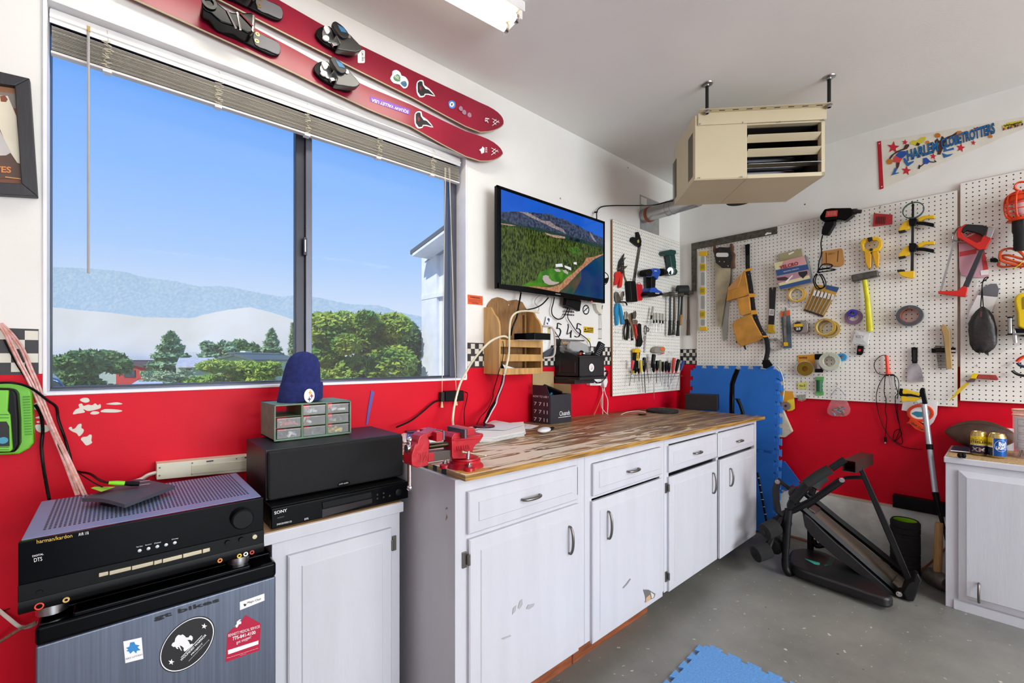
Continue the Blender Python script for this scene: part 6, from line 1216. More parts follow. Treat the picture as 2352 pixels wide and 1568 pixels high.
# ---------------------------------------------------------------- window wall pegboard tools
t=thing('combination_square','black combination square with a long steel rule, top of the corner pegboard','square',org('1','q',540,450)); S('head',t,'q','1',[(495,255),(525,250),(545,300),(580,420),(570,500),(550,525),(480,490),(395,420),(400,370),(425,340),(450,350),(480,360),(500,335)],0.004,.02,'black_plastic'); S('rule',t,'q','1',[(530,500),(572,490),(465,1145),(425,1140)],.006,.009,'pewter'); S('vial',t,'q','1',[(500,410),(530,385),(535,440),(510,455)],.02,.022,'#b9b46a'); hook(t,'q',510,330,'1')
t=thing('tin_snips','red handled black tin snips at the left of the corner pegboard','snips',org('1','q',220,900)); S('blade',t,'q','1',[(265,645),(270,670),(250,720),(265,800),(260,900),(245,1010),(200,1010),(165,960),(170,850),(190,770),(225,720)],.008,.016,'dark_metal'); S('grip',t,'q','1',[(150,965),(205,975),(195,1060),(150,1180),(108,1215),(120,1080),(118,1010)],.006,.022,'red_plastic',sm=2); S('grip',t,'q','1',[(205,1010),(245,1010),(240,1100),(225,1230),(200,1260),(178,1240),(190,1130)],.006,.022,'red_plastic',sm=2); S('spur',t,'q','1',[(255,720),(300,715),(265,770)],.004,.008,'pewter')
for y_ in (805,862,900,935): q=org('1','q',228,y_,PO+.016); MB().cyl(q,q+V((0,-.002,0)),.004,n=8).build('rivet','steel',t)
hook(t,'q',125,930,'1')
t=thing('trim_pliers','old bronze coloured pliers curving behind the tin snips','pliers',org('1','q',290,1000)); S('jaw',t,'q','1',[(230,960),(260,870),(335,860),(270,930),(255,980)],.003,.008,mat('old_bronze','#7a6a4a',rough=.4,metal=.7)); TW('handle',t,'q','1',[(262,950),(270,1050),(310,1160),(350,1260),(355,1290)],.008,.006,'old_bronze')
t=thing('black_sheath','black plastic sheath hanging under the square rule','sheath',org('1','q',430,1300)); S('case',t,'q','1',[(340,1160),(350,1135),(470,1140),(490,1300),(505,1510),(380,1515),(365,1500)],.004,.035,'black_plastic',.003); S('ridge',t,'q','1',[(372,1160),(385,1160),(408,1490),(395,1495)],.035,.038,'dark_metal'); hook(t,'q',375,1120,'1')
t=thing('red_case','red plastic case hanging right of the black sheath','case',org('1','q',545,1330)); S('case',t,'q','1',[(482,1205),(500,1190),(580,1195),(598,1215),(598,1470),(585,1490),(510,1490)],.004,.035,mat('case_red','#c01a26',rough=.35),.004); TW('handle',t,'q','1',[(500,1192),(508,1172),(550,1174),(556,1195)],.03,.0025,'case_red')
t=thing('channel_pliers','blue handled channel pliers at the left of the corner pegboard','pliers',org('1','r',200,400)); S('jaw',t,'r','1',[(140,80),(175,100),(215,180),(235,240),(215,310),(160,310),(128,230),(125,140)],.008,.02,'old_steel'); S('grip',t,'r','1',[(150,325),(185,340),(185,500),(190,700),(172,755),(150,735),(140,600),(128,450)],.004,.022,mat('sky_blue','#1487b8',rough=.35),sm=2); S('grip',t,'r','1',[(190,340),(225,335),(260,450),(280,600),(295,715),(275,740),(255,700),(240,560)],.004,.022,'sky_blue',sm=2); TW('upper_arm',t,'r','1',[(225,290),(290,290),(330,310),(350,355)],.03,.0055,'black_plastic'); hook(t,'r',130,110,'1')
t=thing('shiny_pliers','shiny chrome pliers behind the blue handled ones','pliers',org('1','r',265,200)); S('jaw',t,'r','1',[(240,90),(290,75),(300,150),(275,200),(270,260),(230,270),(215,200)],.002,.008,'chrome')
t=thing('black_pliers','long black handled pliers among the four hung side by side','pliers',org('1','r',340,700)); S('jaw',t,'r','1',[(340,470),(360,500),(370,560),(350,640),(315,640),(320,560)],.008,.018,'steel'); TW('handle',t,'r','1',[(335,630),(320,720),(295,830),(290,930),(300,1040)],.014,.0065,'black_plastic'); TW('handle',t,'r','1',[(345,640),(370,740),(370,850),(345,1050)],.014,.009,'black_plastic')
t=thing('locking_pliers','bright chrome locking pliers in the middle of the hung pliers','pliers',org('1','r',440,760)); S('body',t,'r','1',[(380,560),(395,520),(425,540),(430,640),(470,740),(490,860),(495,1000),(478,1015),(465,880),(440,780),(400,700),(375,640)],.012,.026,'chrome',sm=1); TW('lower_handle',t,'r','1',[(385,640),(400,800),(395,900),(400,1020)],.01,.007,'pewter')
t=thing('garden_snips','curved blade snips with red handles right of the chrome pliers','snips',org('1','r',520,700)); S('blade',t,'r','1',[(525,462),(540,500),(540,570),(520,630),(480,620),(472,560),(490,510)],.01,.016,mat('rusty','#5f564a',rough=.6,metal=.4)); S('pivot',t,'r','1',[(455,650),(540,640),(570,680),(550,740),(480,740)],.012,.024,'steel',sm=1); TW('handle',t,'r','1',[(500,740),(520,840),(540,960),(560,1040)],.014,.009,'red_plastic'); TW('handle',t,'r','1',[(545,730),(550,830),(548,960)],.018,.008,mat('hand_red','#b01c2a',rough=.4))
t=thing('red_grip_pliers','pliers with red and black grips hanging behind the chrome ones','pliers',org('1','r',450,900)); TW('handle',t,'r','1',[(430,700),(445,820),(460,940),(455,1050)],.008,.01,'hand_red'); TW('handle_tip',t,'r','1',[(458,930),(458,1000),(455,1055)],.009,.0105,'black_plastic'); S('jaw',t,'r','1',[(440,520),(460,500),(470,600),(455,690),(435,690)],.004,.012,'dark_metal')
t=thing('box_cutter','black folding cutter hanging above the yellow knife','cutter',org('1','r',620,900)); S('body',t,'r','1',[(570,740),(610,715),(640,740),(645,900),(655,1000),(672,1080),(655,1150),(625,1190),(580,1180),(585,1060),(570,900)],.01,.03,'black_plastic',.004,sm=1); S('clip',t,'r','1',[(600,760),(612,760),(625,1000),(612,1000)],.03,.032,'dark_metal')
t=thing('yellow_knife','yellow and black utility knife standing in the screwdriver rack','knife',org('1','s',420,300)); S('nose',t,'s','1',[(345,60),(380,10),(440,-5),(490,20),(515,70),(500,110),(440,125),(350,110)],.02,.045,'yellow',.004,sm=1); S('body',t,'s','1',[(345,120),(500,110),(480,250),(440,340),(440,640),(360,650),(350,330)],.02,.04,'black_plastic',.003); S('slider',t,'s','1',[(400,130),(470,128),(450,300),(430,340),(385,330)],.04,.044,'yellow',sm=1); S('slider_inset',t,'s','1',[(412,165),(445,165),(432,280),(400,280)],.044,.0455,mat('ochre','#a5781a',rough=.5)); S('hook_tip',t,'s','1',[(300,620),(345,610),(350,640),(380,570),(412,590),(405,660),(350,695),(302,680)],.02,.035,'yellow',sm=1)
# small scissors
t=thing('black_scissors','black handled scissors hanging right of the folding cutter','scissors',org('1','r',740,900)); 
for cx,cy,rx,ry in ((722,850,24,85),(765,840,24,38)): P=wpts('1',K('r',*circ((cx,cy),rx,ry,18)),PO+.01); MB().tube(P+[P[0]],.0032,6).build('finger_loop','black_plastic',t)
S('blade',t,'r','1',[(705,960),(735,960),(725,1100),(715,1310),(702,1300),(708,1100)],.008,.012,'steel')
# screwdriver set hanging in clear handles
rk=thing('small_driver_rack','small wire rack holding clear handled precision drivers','rack',org('1','t',250,1160)); TW('wire_bar',rk,'t','1',[(85,1150),(120,1165),(400,1150)],.03,.0014,'steel'); TW('wire_bar',rk,'t','1',[(110,1195),(250,1215),(370,1200)],.03,.0012,'steel'); TW('wire_end',rk,'t','1',[(110,1190),(115,1130),(150,1130)],[.0,.015,.03],.0012,'steel'); TW('wire_end',rk,'t','1',[(400,1150),(390,1120)],[.03,.0],.0014,'steel')
for i,(x_,y0,y1,y2,dx) in enumerate(((208,1040,1145,1385,-20),(250,1035,1140,1320,-5),(300,1040,1145,1320,4),(342,1045,1150,1330,6))):
    t=thing('precision_driver','clear handled precision screwdriver, %s in the small wire rack'%(('leftmost of four upright','second of four upright','third of four upright','rightmost of four upright')[i]),'screwdriver',org('1','t',x_,y1),'clear handled precision drivers'); a,b_=wpts('1',K('t',(x_,y0),(x_,y1)),PO+.032); MB().cyl(a,b_,.009,n=8).build('handle','#a9a69a',t); c_,=wpts('1',K('t',(x_,y1+45)),PO+.032); MB().cyl(b_,c_,.0065,n=8).build('collar','black_plastic',t); d_,=wpts('1',K('t',(x_+dx,y2)),PO+.03); MB().cyl(c_,d_,.0014,n=6).build('shaft','steel',t)
t=thing('precision_driver','clear handled driver leaning tilted above the small wire rack','screwdriver',org('1','t',185,1050)); a,b_,c_,d_=wpts('1',K('t',(195,945),(175,1075),(168,1125),(90,1370)),PO+.036); MB().cyl(a,b_,.009,n=10).build('handle','#a9a69a',t); MB().cyl(b_,c_,.007,n=8).build('collar','black_plastic',t); MB().cyl(c_,d_,.0014,n=6).build('shaft','steel',t)
# drill
t=thing('cordless_drill','blue and black cordless drill on the corner pegboard','drill',org('1','t',220,600)); bl=mat('drill_blue','#1d4fb0',rough=.35)
S('motor_cap',t,'t','1',[(95,420),(110,385),(150,372),(185,380),(200,430),(185,470),(120,485),(98,460)],.02,.085,'black_plastic',.008,sm=1); S('body',t,'t','1',[(165,372),(230,360),(300,368),(315,400),(310,450),(280,500),(270,540),(230,500),(180,480)],.02,.085,bl,.008,sm=1)
a,b_,c_=wpts('1',K('t',(310,425),(350,425),(398,430)),PO+.05); MB().tube([a,b_,c_],[.03,.028,.017],16).build('chuck','black_plastic',t); S('grip',t,'t','1',[(172,480),(250,490),(240,560),(235,660),(175,665),(170,560)],.025,.075,'black_plastic',.008); S('battery_top',t,'t','1',[(150,700),(175,655),(240,650),(270,680),(340,720),(330,745),(150,740)],.015,.09,bl,.006,sm=1); S('battery',t,'t','1',[(108,750),(130,715),(200,712),(350,735),(352,765),(250,790),(150,795),(112,775)],.015,.09,'black_plastic',.006,sm=1); wtext('Kobalt','1',K1('t',232,748),K1('t',290,750),K1('t',232,730),PO+.0905,'print_white',t,bold=.03); wtext('24v','1',K1('t',215,412),K1('t',255,414),K1('t',215,395),PO+.0855,'print_white',t,bold=.03)
TW('bail',t,'t','1',[(100,490),(150,495),(200,470),(215,430)],.09,.002,'steel')
# angle flashlight
t=thing('angle_flashlight','dark green angle head flashlight at the top right of the corner pegboard','flashlight',org('1','t',500,300)); gn=mat('forest_green','#12423c',rough=.4)
S('cap',t,'t','1',[(400,100),(470,80),(545,95),(545,140),(530,165),(420,168),(395,140)],.01,.07,gn,.006); S('body',t,'t','1',[(445,160),(530,160),(545,260),(550,370),(480,375),(465,260)],.015,.06,gn,.008); S('head',t,'t','1',[(470,370),(550,370),(568,400),(565,440),(545,465),(480,468),(450,440)],.01,.07,gn,.008,sm=1)
q=org('1','t',445,408,PO+.055); n_=V((-.55,-.8,-.1)).normalized(); MB().lathe([(.03,0),(.034,.012),(.034,.02),(.029,.02),(.026,.008),(1e-5,.004)],q,n_,24).build('lens_bezel',gn,t); MB().lathe([(.028,.012),(1e-5,.003)],q,n_,20).build('reflector','chrome',t); TW('hanger',t,'t','1',[(385,140),(400,150),(480,150),(560,150),(580,130)],[.0,.03,.07,.03,.01],.0014,'steel')
# hammers
hm=thing('hammer_rack','steel wire rack holding the hammers in the corner','rack',org('1','t',560,790)); TW('wire',hm,'t','1',[(370,790),(420,797),(560,790),(580,770)],[.0,.06,.07,.02],.002,'steel'); TW('wire',hm,'t','1',[(600,800),(620,780),(760,785),(770,775)],[.02,.07,.09,.04],.002,'steel')
for i,(hxp,hy0,x0,y0,x1,y1,gr,lab,hc) in enumerate(((415,755,455,800,445,1370,'black_rubber','black gripped claw hammer, leftmost in the hammer rack','old_steel'),(470,755,515,810,505,1365,mat('worn_black','#242220',rough=.5,vs=120,col2='#b8b4ac',ramp=(.6,.75)),'hammer with a scuffed black handle, second from the left','steel'),(560,765,585,810,565,1380,'black_rubber','dark teal shafted hammer, third from the left','rusty'),(610,700,635,800,598,1215,mat('hickory','#a8702c',rough=.5),'mallet with a brown wooden handle behind the hammers','black_rubber'),(705,735,725,790,722,1370,mat('dark_hickory','#4a3626',rough=.5),'small dark handled hammer in the corner, right of all the others','old_steel'))):
    t=thing('hammer' if i!=3 else 'rubber_mallet',lab,'hammer',org('1','t',x0,y0),'hammers in the corner rack')
    d_=.045+.004*i; wl='1'
    A_,m_,B_=wpts(wl,K('t',(x0,hy0),(x0*.5+x1*.5,(y0+y1)/2+60),(x1,y1)),PO+d_)
    MB().tube([A_,A_*.5+m_*.5,m_],[.008,.008,.01],10).build('shaft','dark_hickory' if i in(1,4) else (mat('teal_shaft','#2c3e44',rough=.4) if i in (0,2) else 'dark_metal'),t); MB().tube([m_,m_*.5+B_*.5,B_],[.013,.0125,.0165],12,flat=.8).build('grip',gr,t)
    hc_=org(wl,'t',hxp,hy0,PO+d_); dv_=V((.35,-.93,0)).normalized()
    if i!=3: MB().tube([hc_-dv_*.045,hc_-dv_*.015,hc_+dv_*.03,hc_+dv_*.05],[.007,.014,.0165,.0165],14).tube([A_-V((0,0,.01)),A_+V((0,0,.02))],.014,8).tube([hc_,A_],.012,8).build('head',hc,t)
    else: MB().tube([hc_+V((-.045,.01,0)),hc_+V((.02,-.055,.0))],[.04,.04],20).build('head',hc,t,bev=.006)
# little tape measure, screwdriver rack
t=thing('tape_measure','grey tape measure with an orange round label above the screwdrivers','tape measure',org('1','s',1030,60)); S('case',t,'s','1',[(890,40),(920,-20),(990,-60),(1150,-50),(1190,0),(1180,90),(1100,130),(960,130),(895,100)],.01,.045,'#8f8a80',.005,sm=1); S('label_disc',t,'s','1',circ((1110,10),62,58,16),.045,.047,mat('orange','#e0662a',rough=.4)); S('tape_end',t,'s','1',[(1070,150),(1165,110),(1170,135),(1080,165)],.02,.03,'red_plastic')
sr=thing('screwdriver_rack','long steel wire rack holding the row of screwdrivers','rack',org('1','s',900,730)); TW('wire_bar',sr,'s','1',[(120,745),(300,745),(900,720),(1500,690),(1560,680)],[.0,.05,.05,.05,.0],.0022,'steel'); TW('wire_bar',sr,'s','1',[(165,830),(500,820),(1000,800),(1500,770),(1680,775)],.05,.0016,'steel')
P=[]
for i in range(66): x_=170+i*23; P.append((x_,825-i*1.0+(12 if i%4 in(1,2) else -10)))
TW('coil_wire',sr,'s','1',P,[.05+(.012 if i%4 in(1,2) else 0) for i in range(66)],.0011,'steel')
BLK='black_plastic'
SD_=[('red handled screwdriver, leftmost in the rack',290,330,260,570,190,1035,'#c8384a',.013,1.0),('short driver with a black grip behind the yellow knife',380,520,350,680,320,950,BLK,.01,1),('dark handled driver with a red collar beside the yellow knife',440,560,450,690,455,900,BLK,.009,1),('black and yellow striped screwdriver beside the black knife handle',500,330,515,660,565,1210,'#d8c42a',.011,1),('tall black screwdriver with white lettering',600,250,600,640,630,1225,BLK,.0155,1),('narrow clear handled screwdriver with a red collar',680,385,685,620,730,960,'#9c9078',.01,1),('black ribbed hex driver handle with a bright shaft, tallest in the rack',870,160,820,540,770,870,BLK,.018,1),('long thin driver whose shaft reaches below the pegboard',860,430,860,650,872,1390,BLK,.012,1),('black screwdriver with a red collar right of the tall hex driver',965,340,950,600,940,955,BLK,.016,1),('olive clear handled screwdriver in the middle of the rack',1040,325,1045,640,1045,930,'#8c8a6a',.011,1),('slim black screwdriver left of the paired black ones',1120,370,1110,640,1082,1030,BLK,.0135,1),('black screwdriver with a red and white collar',1220,355,1195,630,1155,970,BLK,.014,1),('short fat black screwdriver with a red collar',1290,400,1280,640,1255,1070,BLK,.015,1),('red and clear long handled screwdriver leaning right',1430,260,1385,640,1275,1150,'#c23a2e',.015,1),('long black screwdriver leaning right near the corner',1550,300,1480,640,1330,970,BLK,.016,1),('blue handled screwdriver, rightmost in the rack',1690,340,1610,600,1475,1140,'#23397c',.014,1)]
for i,(lab,x0,y0,x1,y1,x2,y2,m_,r,_) in enumerate(SD_):
    d_=.052+(i%3)*.006; a,b_,c_=wpts('1',K('s',(x0,y0),(x1,y1),(x2,y2)),[PO+d_+.01,PO+d_,PO+d_-.01])
    t=thing('screwdriver',lab,'screwdriver',b_,'screwdrivers in the wire rack'); dv_=(b_-a)
    MB().tube([a,a+dv_*.08,a+dv_*.45,a+dv_*.8,b_],[r*.75,r,r*.95,r*.85,r*.6],8 if i%2 else 6).build('handle',m_,t,smooth=50)
    if i in (2,5,8,11,12,13,14): MB().cyl(b_-dv_*.08,b_+dv_*.12,r*.6,r*.45,10).build('collar','red_plastic',t)
    if i==4: wtext('HUSKY','1',K1('s',585,470),K1('s',585,320),K1('s',572,470),PO+d_+.03,'print_white',t)
    MB().cyl(b_,c_,.0028 if i not in (4,13) else .004,n=8).build('shaft','steel' if i%4 else 'pewter',t)
for lab,pts in (('empty wire hook left of the screwdriver rack',[(-40,360),(20,350),(80,345),(110,320)]),('empty double wire hook below the tape measure',[(1285,90),(1310,135),(1380,135),(1450,110)])):
    t=thing('wire_hook',lab,'hook',org('1','s',*pts[1])); TW('wire',t,'s','1',pts,[0,.03,.03,.03],.0013,'steel')
t=thing('clear_pouch','empty clear plastic pouch at the left edge of the corner pegboard','pouch',org('1','r',110,1080)); S('film',t,'r','1',[(85,960),(110,930),(150,960),(155,1200),(110,1230),(70,1300),(80,1100)],.004,.008,'bag',sm=1); hook(t,'r',105,905,'1'); TW('string',t,'r','1',[(280,1010),(230,1120),(160,1200),(130,1280),(115,1370)],.01,.001,'print_white')
# ================================================================ pennant
t=thing('pennant','white felt pennant with a red band and blue lettering, high on the right wall','pennant',org('2','c',380,1100,0))
S('felt',t,'c','2',[(380,500),(2400,158),(2400,310),(415,1150)],-PO,-PO+.003,mat('felt_cream','#e6e2d4',rough=.95,bump=.4,bs=300)); S('band',t,'c','2',[(327,510),(380,498),(415,1155),(360,1170)],-PO,-PO+.0045,mat('felt_red','#b51a2c',rough=.95))
def pd(pts,m,l=0,n='print',sm=0): return S(n,t,'c','2',pts,-PO+.003+l,-PO+.0036+l,m,0,sm)
pbk=mat('felt_blue','#1e6db0',rough=.9)
for s_,a,b_,c_ in (('HARLEM',(748,778),(1172,640),(735,640)),('GLOBETROTTERS',(1218,612),(1950,392),(1205,480))):
    wtext(s_,'2',K1('c',a[0]-4,a[1]+5),K1('c',b_[0]+6,b_[1]+5),K1('c',c_[0]-4,c_[1]-6),.0052,'print_black',t,bold=.05,shear=.0); wtext(s_,'2',K1('c',*a),K1('c',*b_),K1('c',*c_),.0062,pbk,t,bold=.012)
for c,r,rot in (((550,590),88,.1),((712,520),42,.1),((730,910),70,.1),((1695,345),48,.35),((1480,595),65,.15),((1655,525),38,.1),((1100,712),48,.1)): pd(star(c,r,.42,5,rot),mat('star_red','#c8283a',rough=.9),.001,'star')
skin='#4a2620'
pd([(770,548),(772,570),(740,610),(700,625),(640,640),(560,690),(520,740),(490,790),(470,800),(465,785),(520,700),(600,640),(690,605),(710,560),(745,545)],skin,.0015,sm=1); pd([(640,640),(720,640),(735,680),(690,730),(640,740),(580,700)],mat('jersey_blue','#2a55a8',rough=.9),.002,sm=1); pd([(575,705),(680,735),(640,800),(545,790),(550,740)],mat('jersey_stripe','#d84a4a',rough=.9),.002); pd([(590,800),(640,800),(630,850),(600,900),(570,960),(530,975),(560,930),(590,870)],skin,.0015); pd([(575,870),(610,880),(580,940),(635,935),(620,948),(525,975)],'#2a6aa8',.0022); pd([(690,735),(720,740),(755,800),(830,775),(835,790),(755,850),(740,845),(700,790)],'#2a6aa8',.0022)
pd(circ((500,785),42,38,18),mat('ball','#c87a28',rough=.9),.0022,'basketball'); pd(circ((1163,425),40,32,16),'ball',.0022,'basketball'); pd(circ((1467,400),45,38,16),'ball',.0022,'basketball'); pd(circ((1890,438),30,22,14),'ball',.0022,'basketball'); pd(circ((1022,522),28,26,14),'ball',.0022,'basketball')
pd([(1215,435),(1245,445),(1250,480),(1300,440),(1360,420),(1440,365),(1500,375),(1445,385),(1370,440),(1290,480),(1255,560),(1200,690),(1155,690),(1170,600),(1180,530),(1125,530),(1120,500),(1160,465),(1180,500),(1200,490)],skin,.001,sm=1); pd([(1250,560),(1290,620),(1380,590),(1390,620),(1240,655)],'#2a6aa8',.0012); pd([(1220,665),(1290,690),(1380,675),(1330,710),(1250,735)],'#2a6aa8',.0012)
pd([(780,520),(830,490),(860,500),(900,480),(940,450),(1000,445),(990,490),(950,530),(900,550),(860,570),(830,550),(790,545)],mat('pompon','#d8c83a',rough=.9),.001,sm=1); pd([(860,560),(880,520),(920,540),(900,570)],'print_black',.002)
pd([(960,740),(1010,730),(1060,780),(1020,820),(960,810)],'jersey_blue',.0014,sm=1); pd([(905,830),(925,835),(915,885),(890,885)],'print_black',.0014); pd([(1115,755),(1150,790),(1120,795)],'print_black',.0014); pd([(920,850),(980,800),(1060,780),(1125,790),(1120,800),(1050,795),(985,815),(925,862)],skin,.0012)
for i in range(9): x_=2060+i*32; pd([(x_,325-i*8),(x_+24,318-i*8),(x_+24,350-i*9),(x_+2,360-i*8)],('#8c2a34','#c8a02a','#2a2a3a')[i%3],.0012)
pd([(2050,300),(2130,250),(2330,215),(2335,250),(2060,330)],'pompon',.001); wtext('Wagon','2',K1('c',2075,322),K1('c',2320,262),K1('c',2070,285),.0055,'print_black',t,bold=.03)
for x_,y_ in ((358,538),(392,1130)): q=org('2','c',x_,y_,.005); MB().cyl(q,q+V((-.002,0,0)),.003,n=8).build('tack','print_white',t)
# ================================================================ right wall pegboard tools
def TH(nm,lab,cat,k,x,y,g=None): return thing(nm,lab,cat,org('2',k,x,y),g)
mat('galv','#8e8a82',rough=.4,metal=.7,vs=30,var=.25); mat('leather','#c98f3a',rough=.7,var=.18,vs=12,bump=.3,bs=80); mat('leather_tan','#c08a4a',rough=.7,var=.08,vs=8)
t=TH('framing_square','big rusty steel framing square at the upper left corner of the wide pegboard','square','A',200,1100)
S('tongue',t,'A','2',[(180,912),(265,890),(262,1000),(260,1618),(185,1618)],.001,.004,mat('square_steel','#6f6a62',rough=.5,metal=.6,vs=40,col2='#4b443c')); S('body',t,'A','2',[(180,908),(1472,650),(1472,762),(240,1000),(180,1010)],.0045,.0075,'square_steel'); S('paint_spots',t,'A','2',[(1285,770),(1320,740),(1350,745),(1380,740),(1385,765),(1330,770),(1300,785)],.0075,.0079,'print_white',0)
t=TH('spirit_level','white and yellow spirit level hanging beside the framing square','level','a',105,700)
MB().prism([PW('2',p,PO+.006) for p in K('a',(80,432),(132,430),(136,994),(84,996))],(-.02,0,0)).build('bar',mat('alu_white','#dcdcd6',rough=.35,metal=.2),t,bev=.001)
for y0,y1 in ((430,462),(975,997)): S('end_cap',t,'a','2',[(80,y0),(133,y0-2),(135,y1),(81,y1+2)],.006,.028,'yellow',.002)
for y_ in (543,713,883): S('vial_mount',t,'a','2',rrect(86,y_-27,126,y_+27,10),.02,.029,'yellow',.002); S('vial',t,'a','2',rrect(94,y_-15,118,y_+13,6),.029,.032,mat('vial_lime','#9a9e28',rough=.2),.001)
for y0,y1 in ((465,512),(580,675),(750,845),(920,965)): S('window_slot',t,'a','2',rrect(94,y0,120,y1,8),.026,.0266,mat('slot_grey','#a5a49e',rough=.6),0)
# saws
t=TH('hand_saw','hand saw with a worn black and wood handle in front of the other saw','saw','a',250,560)
S('blade',t,'a','2',[(190,495),(215,515),(245,548),(308,548),(305,640),(272,770),(240,968),(212,970),(196,720)],.02,.0225,mat('saw_blade','#b5aa8c',rough=.35,metal=.5,vs=9,var=.25),0); hd=S('handle',t,'a','2',[(200,410),(225,398),(290,402),(305,395),(320,470),(312,548),(245,548),(200,512),(188,450)],.014,.034,mat('worn_handle','#231c18',rough=.5,var=.4,vs=30),.003,sm=1)
S('hand_hole',hd,'a','2',rrect(203,440,292,470,12),.034,.0346,'peg_white',0); 
for x_,y_ in ((228,503),(262,505),(290,535)): q=org('2','a',x_,y_,PO+.034); MB().cyl(q,q+V((-.002,0,0)),.0045,n=10).build('rivet','steel',hd)
t=TH('hand_saw','second hand saw with a brown wooden handle, hung behind and to the right','saw','a',300,700)
S('blade',t,'a','2',[(300,545),(322,550),(318,640),(295,830),(278,1068),(255,1070),(243,970),(262,780),(285,640)],.006,.0085,mat('saw_grey','#a9a9a4',rough=.4,metal=.7),0); S('handle',t,'a','2',[(182,390),(195,385),(205,420),(190,455),(180,430)],.004,.02,mat('saw_wood','#5f3a20',rough=.5),.002); S('handle',t,'a','2',[(300,378),(315,370),(325,400),(322,430),(335,450),(330,500),(335,548),(305,553),(312,470)],.004,.03,'saw_wood',.003,sm=1)
# tool belt
t=TH('tool_belt','tan leather tool belt with pouches on a black web strap','belt','a',440,700)
TW('strap',t,'a','2',[(428,380),(430,450),(432,560),(452,680),(465,790),(480,880),(520,990),(565,1060),(575,1140),(562,1210),(545,1245)],[.01,.014,.03,.04,.04,.04,.04,.035,.03,.045,.06],[.016]*51,mat('web_black','#141416',rough=.8,bump=.5,bs=300),n=8,flat=.22)
S('buckle',t,'a','2',[(410,382),(445,375),(442,455),(415,458)],.012,.02,'black_plastic',.002); S('buckle',t,'a','2',[(535,1215),(580,1210),(610,1250),(560,1275),(540,1270)],.05,.065,'black_plastic',.003)
for pts in ([(410,560),(460,548),(463,565),(412,576)],[(438,733),(485,733),(487,758),(440,762)],[(452,855),(494,852),(498,882),(456,886)],[(530,1038),(578,1034),(580,1045),(548,1050)]): S('strap_loop',t,'a','2',pts,.05,.056,mat('leather_light','#e0a030',rough=.6),.001)
S('pouch',t,'a','2',[(408,568),(438,730),(436,745),(350,770),(275,788),(285,712),(345,640),(390,585)],.015,.045,'leather',.004); S('pouch_fold',t,'a','2',[(390,585),(285,695),(290,715),(350,695),(360,690),(378,640)],.045,.055,'leather_tan',.003,sm=1)
S('pocket',t,'a','2',[(350,770),(440,750),(452,875),(395,892),(372,885)],.03,.058,'leather',.005,sm=1); S('pouch',t,'a','2',[(318,958),(345,925),(440,880),(455,890),(540,1050),(500,1075),(380,1115),(350,1080)],.02,.05,'leather',.006,sm=1)
for x_,y_ in ((437,598),(453,708),(487,910),(538,1015)): q=org('2','a',x_,y_,PO+.052); MB().cyl(q,q+V((-.002,0,0)),.003,n=8).build('rivet','chrome',t)
S('hammer_loop',t,'a','2',[(350,1060),(358,1060),(352,1090),(345,1088)],.02,.03,'dark_metal'); S('hammer_loop',t,'a','2',[(398,1112),(412,1108),(418,1140),(408,1135)],.02,.03,'dark_metal'); hook(t,'a',415,365,'2')
# flat bar, velcro box etc
t=TH('pry_bar','short black flat pry bar with a yellow lower end','pry bar','a',605,800); S('bar',t,'a','2',[(585,692),(600,688),(605,720),(615,688),(632,688),(630,760),(620,960),(578,960),(585,850)],.006,.014,'dark_metal',.001); S('label',t,'a','2',[(588,845),(622,848),(618,892),(584,890)],.014,.0145,'paper',0); S('yellow_end',t,'a','2',[(578,955),(620,958),(618,990),(632,1020),(572,1015)],.01,.02,mat('brass_yellow','#c8a020',rough=.3,metal=.4)); 
for i in range(7): S('bar_code',t,'a','2',[(592+i*4,852),(593.6+i*4,852),(591.6+i*4,885),(590+i*4,885)],.0146,.015,'print_black',0)
t=TH('hanging_package','cardboard strap package lettered in red, with a blue and pink print','package','a',750,580)
S('hang_tab',t,'a','2',[(655,450),(818,408),(828,470),(660,502)],.012,.018,mat('olive_card','#a9a07a',rough=.7)); S('tab_slot',t,'a','2',[(722,446),(760,430),(768,436),(730,456)],.018,.0185,'paper',0)
mat('box_cream','#e3d9a8',rough=.5); mat('box_blue','#2d5288',rough=.5); bxp=S('carton',t,'a','2',[(620,515),(838,462),(888,655),(665,705)],.002,.05,'box_cream',.001)
S('side',t,'a','2',[(838,462),(850,460),(890,640),(888,655)],.002,.049,mat('grey_side','#7a7c80',rough=.6),0)
def ov(pts,m,l=0,n='print'): return S(n,t,'a','2',pts,.0502+l,.0508+l,m,0)
ov([(690,498),(838,462),(852,520),(680,566),(660,560)],mat('box_pink','#d8a0a0',rough=.5),0); ov([(632,565),(862,522),(870,560),(640,608)],'box_blue',.0004); ov([(636,610),(868,562),(878,600),(650,660),(640,640)],mat('box_mauve','#b58a98',rough=.5),.0002); ov([(655,680),(882,625),(888,655),(665,705)],'box_blue',.0004)
ov([(640,620),(700,612),(740,628),(700,640),(645,640)],'#4a2a34',.0008); ov([(795,580),(860,570),(862,590),(830,625),(800,600)],'#1c1a22',.0008); ov([(700,650),(752,600),(756,606),(708,658)],'print_white',.0012)
wtext('VELCRO','2',K1('a',664,560),K1('a',797,528),K1('a',660,535),PO+.0515,mat('brand_red','#a3132c',rough=.5),t,bold=.035); wtext('INDUSTRIAL STRENGTH','2',K1('a',690,582),K1('a',800,558),K1('a',688,574),PO+.0518,'print_white',t)
G_TAPE='rolls of tape on the wide pegboard'
roll('masking_tape','yellow rimmed tape roll just under the strap package','a',780,740,54,42,'2',.004,.04,mat('tape_gold','#d0a02c',rough=.4),'#e6d9b0',group=G_TAPE)
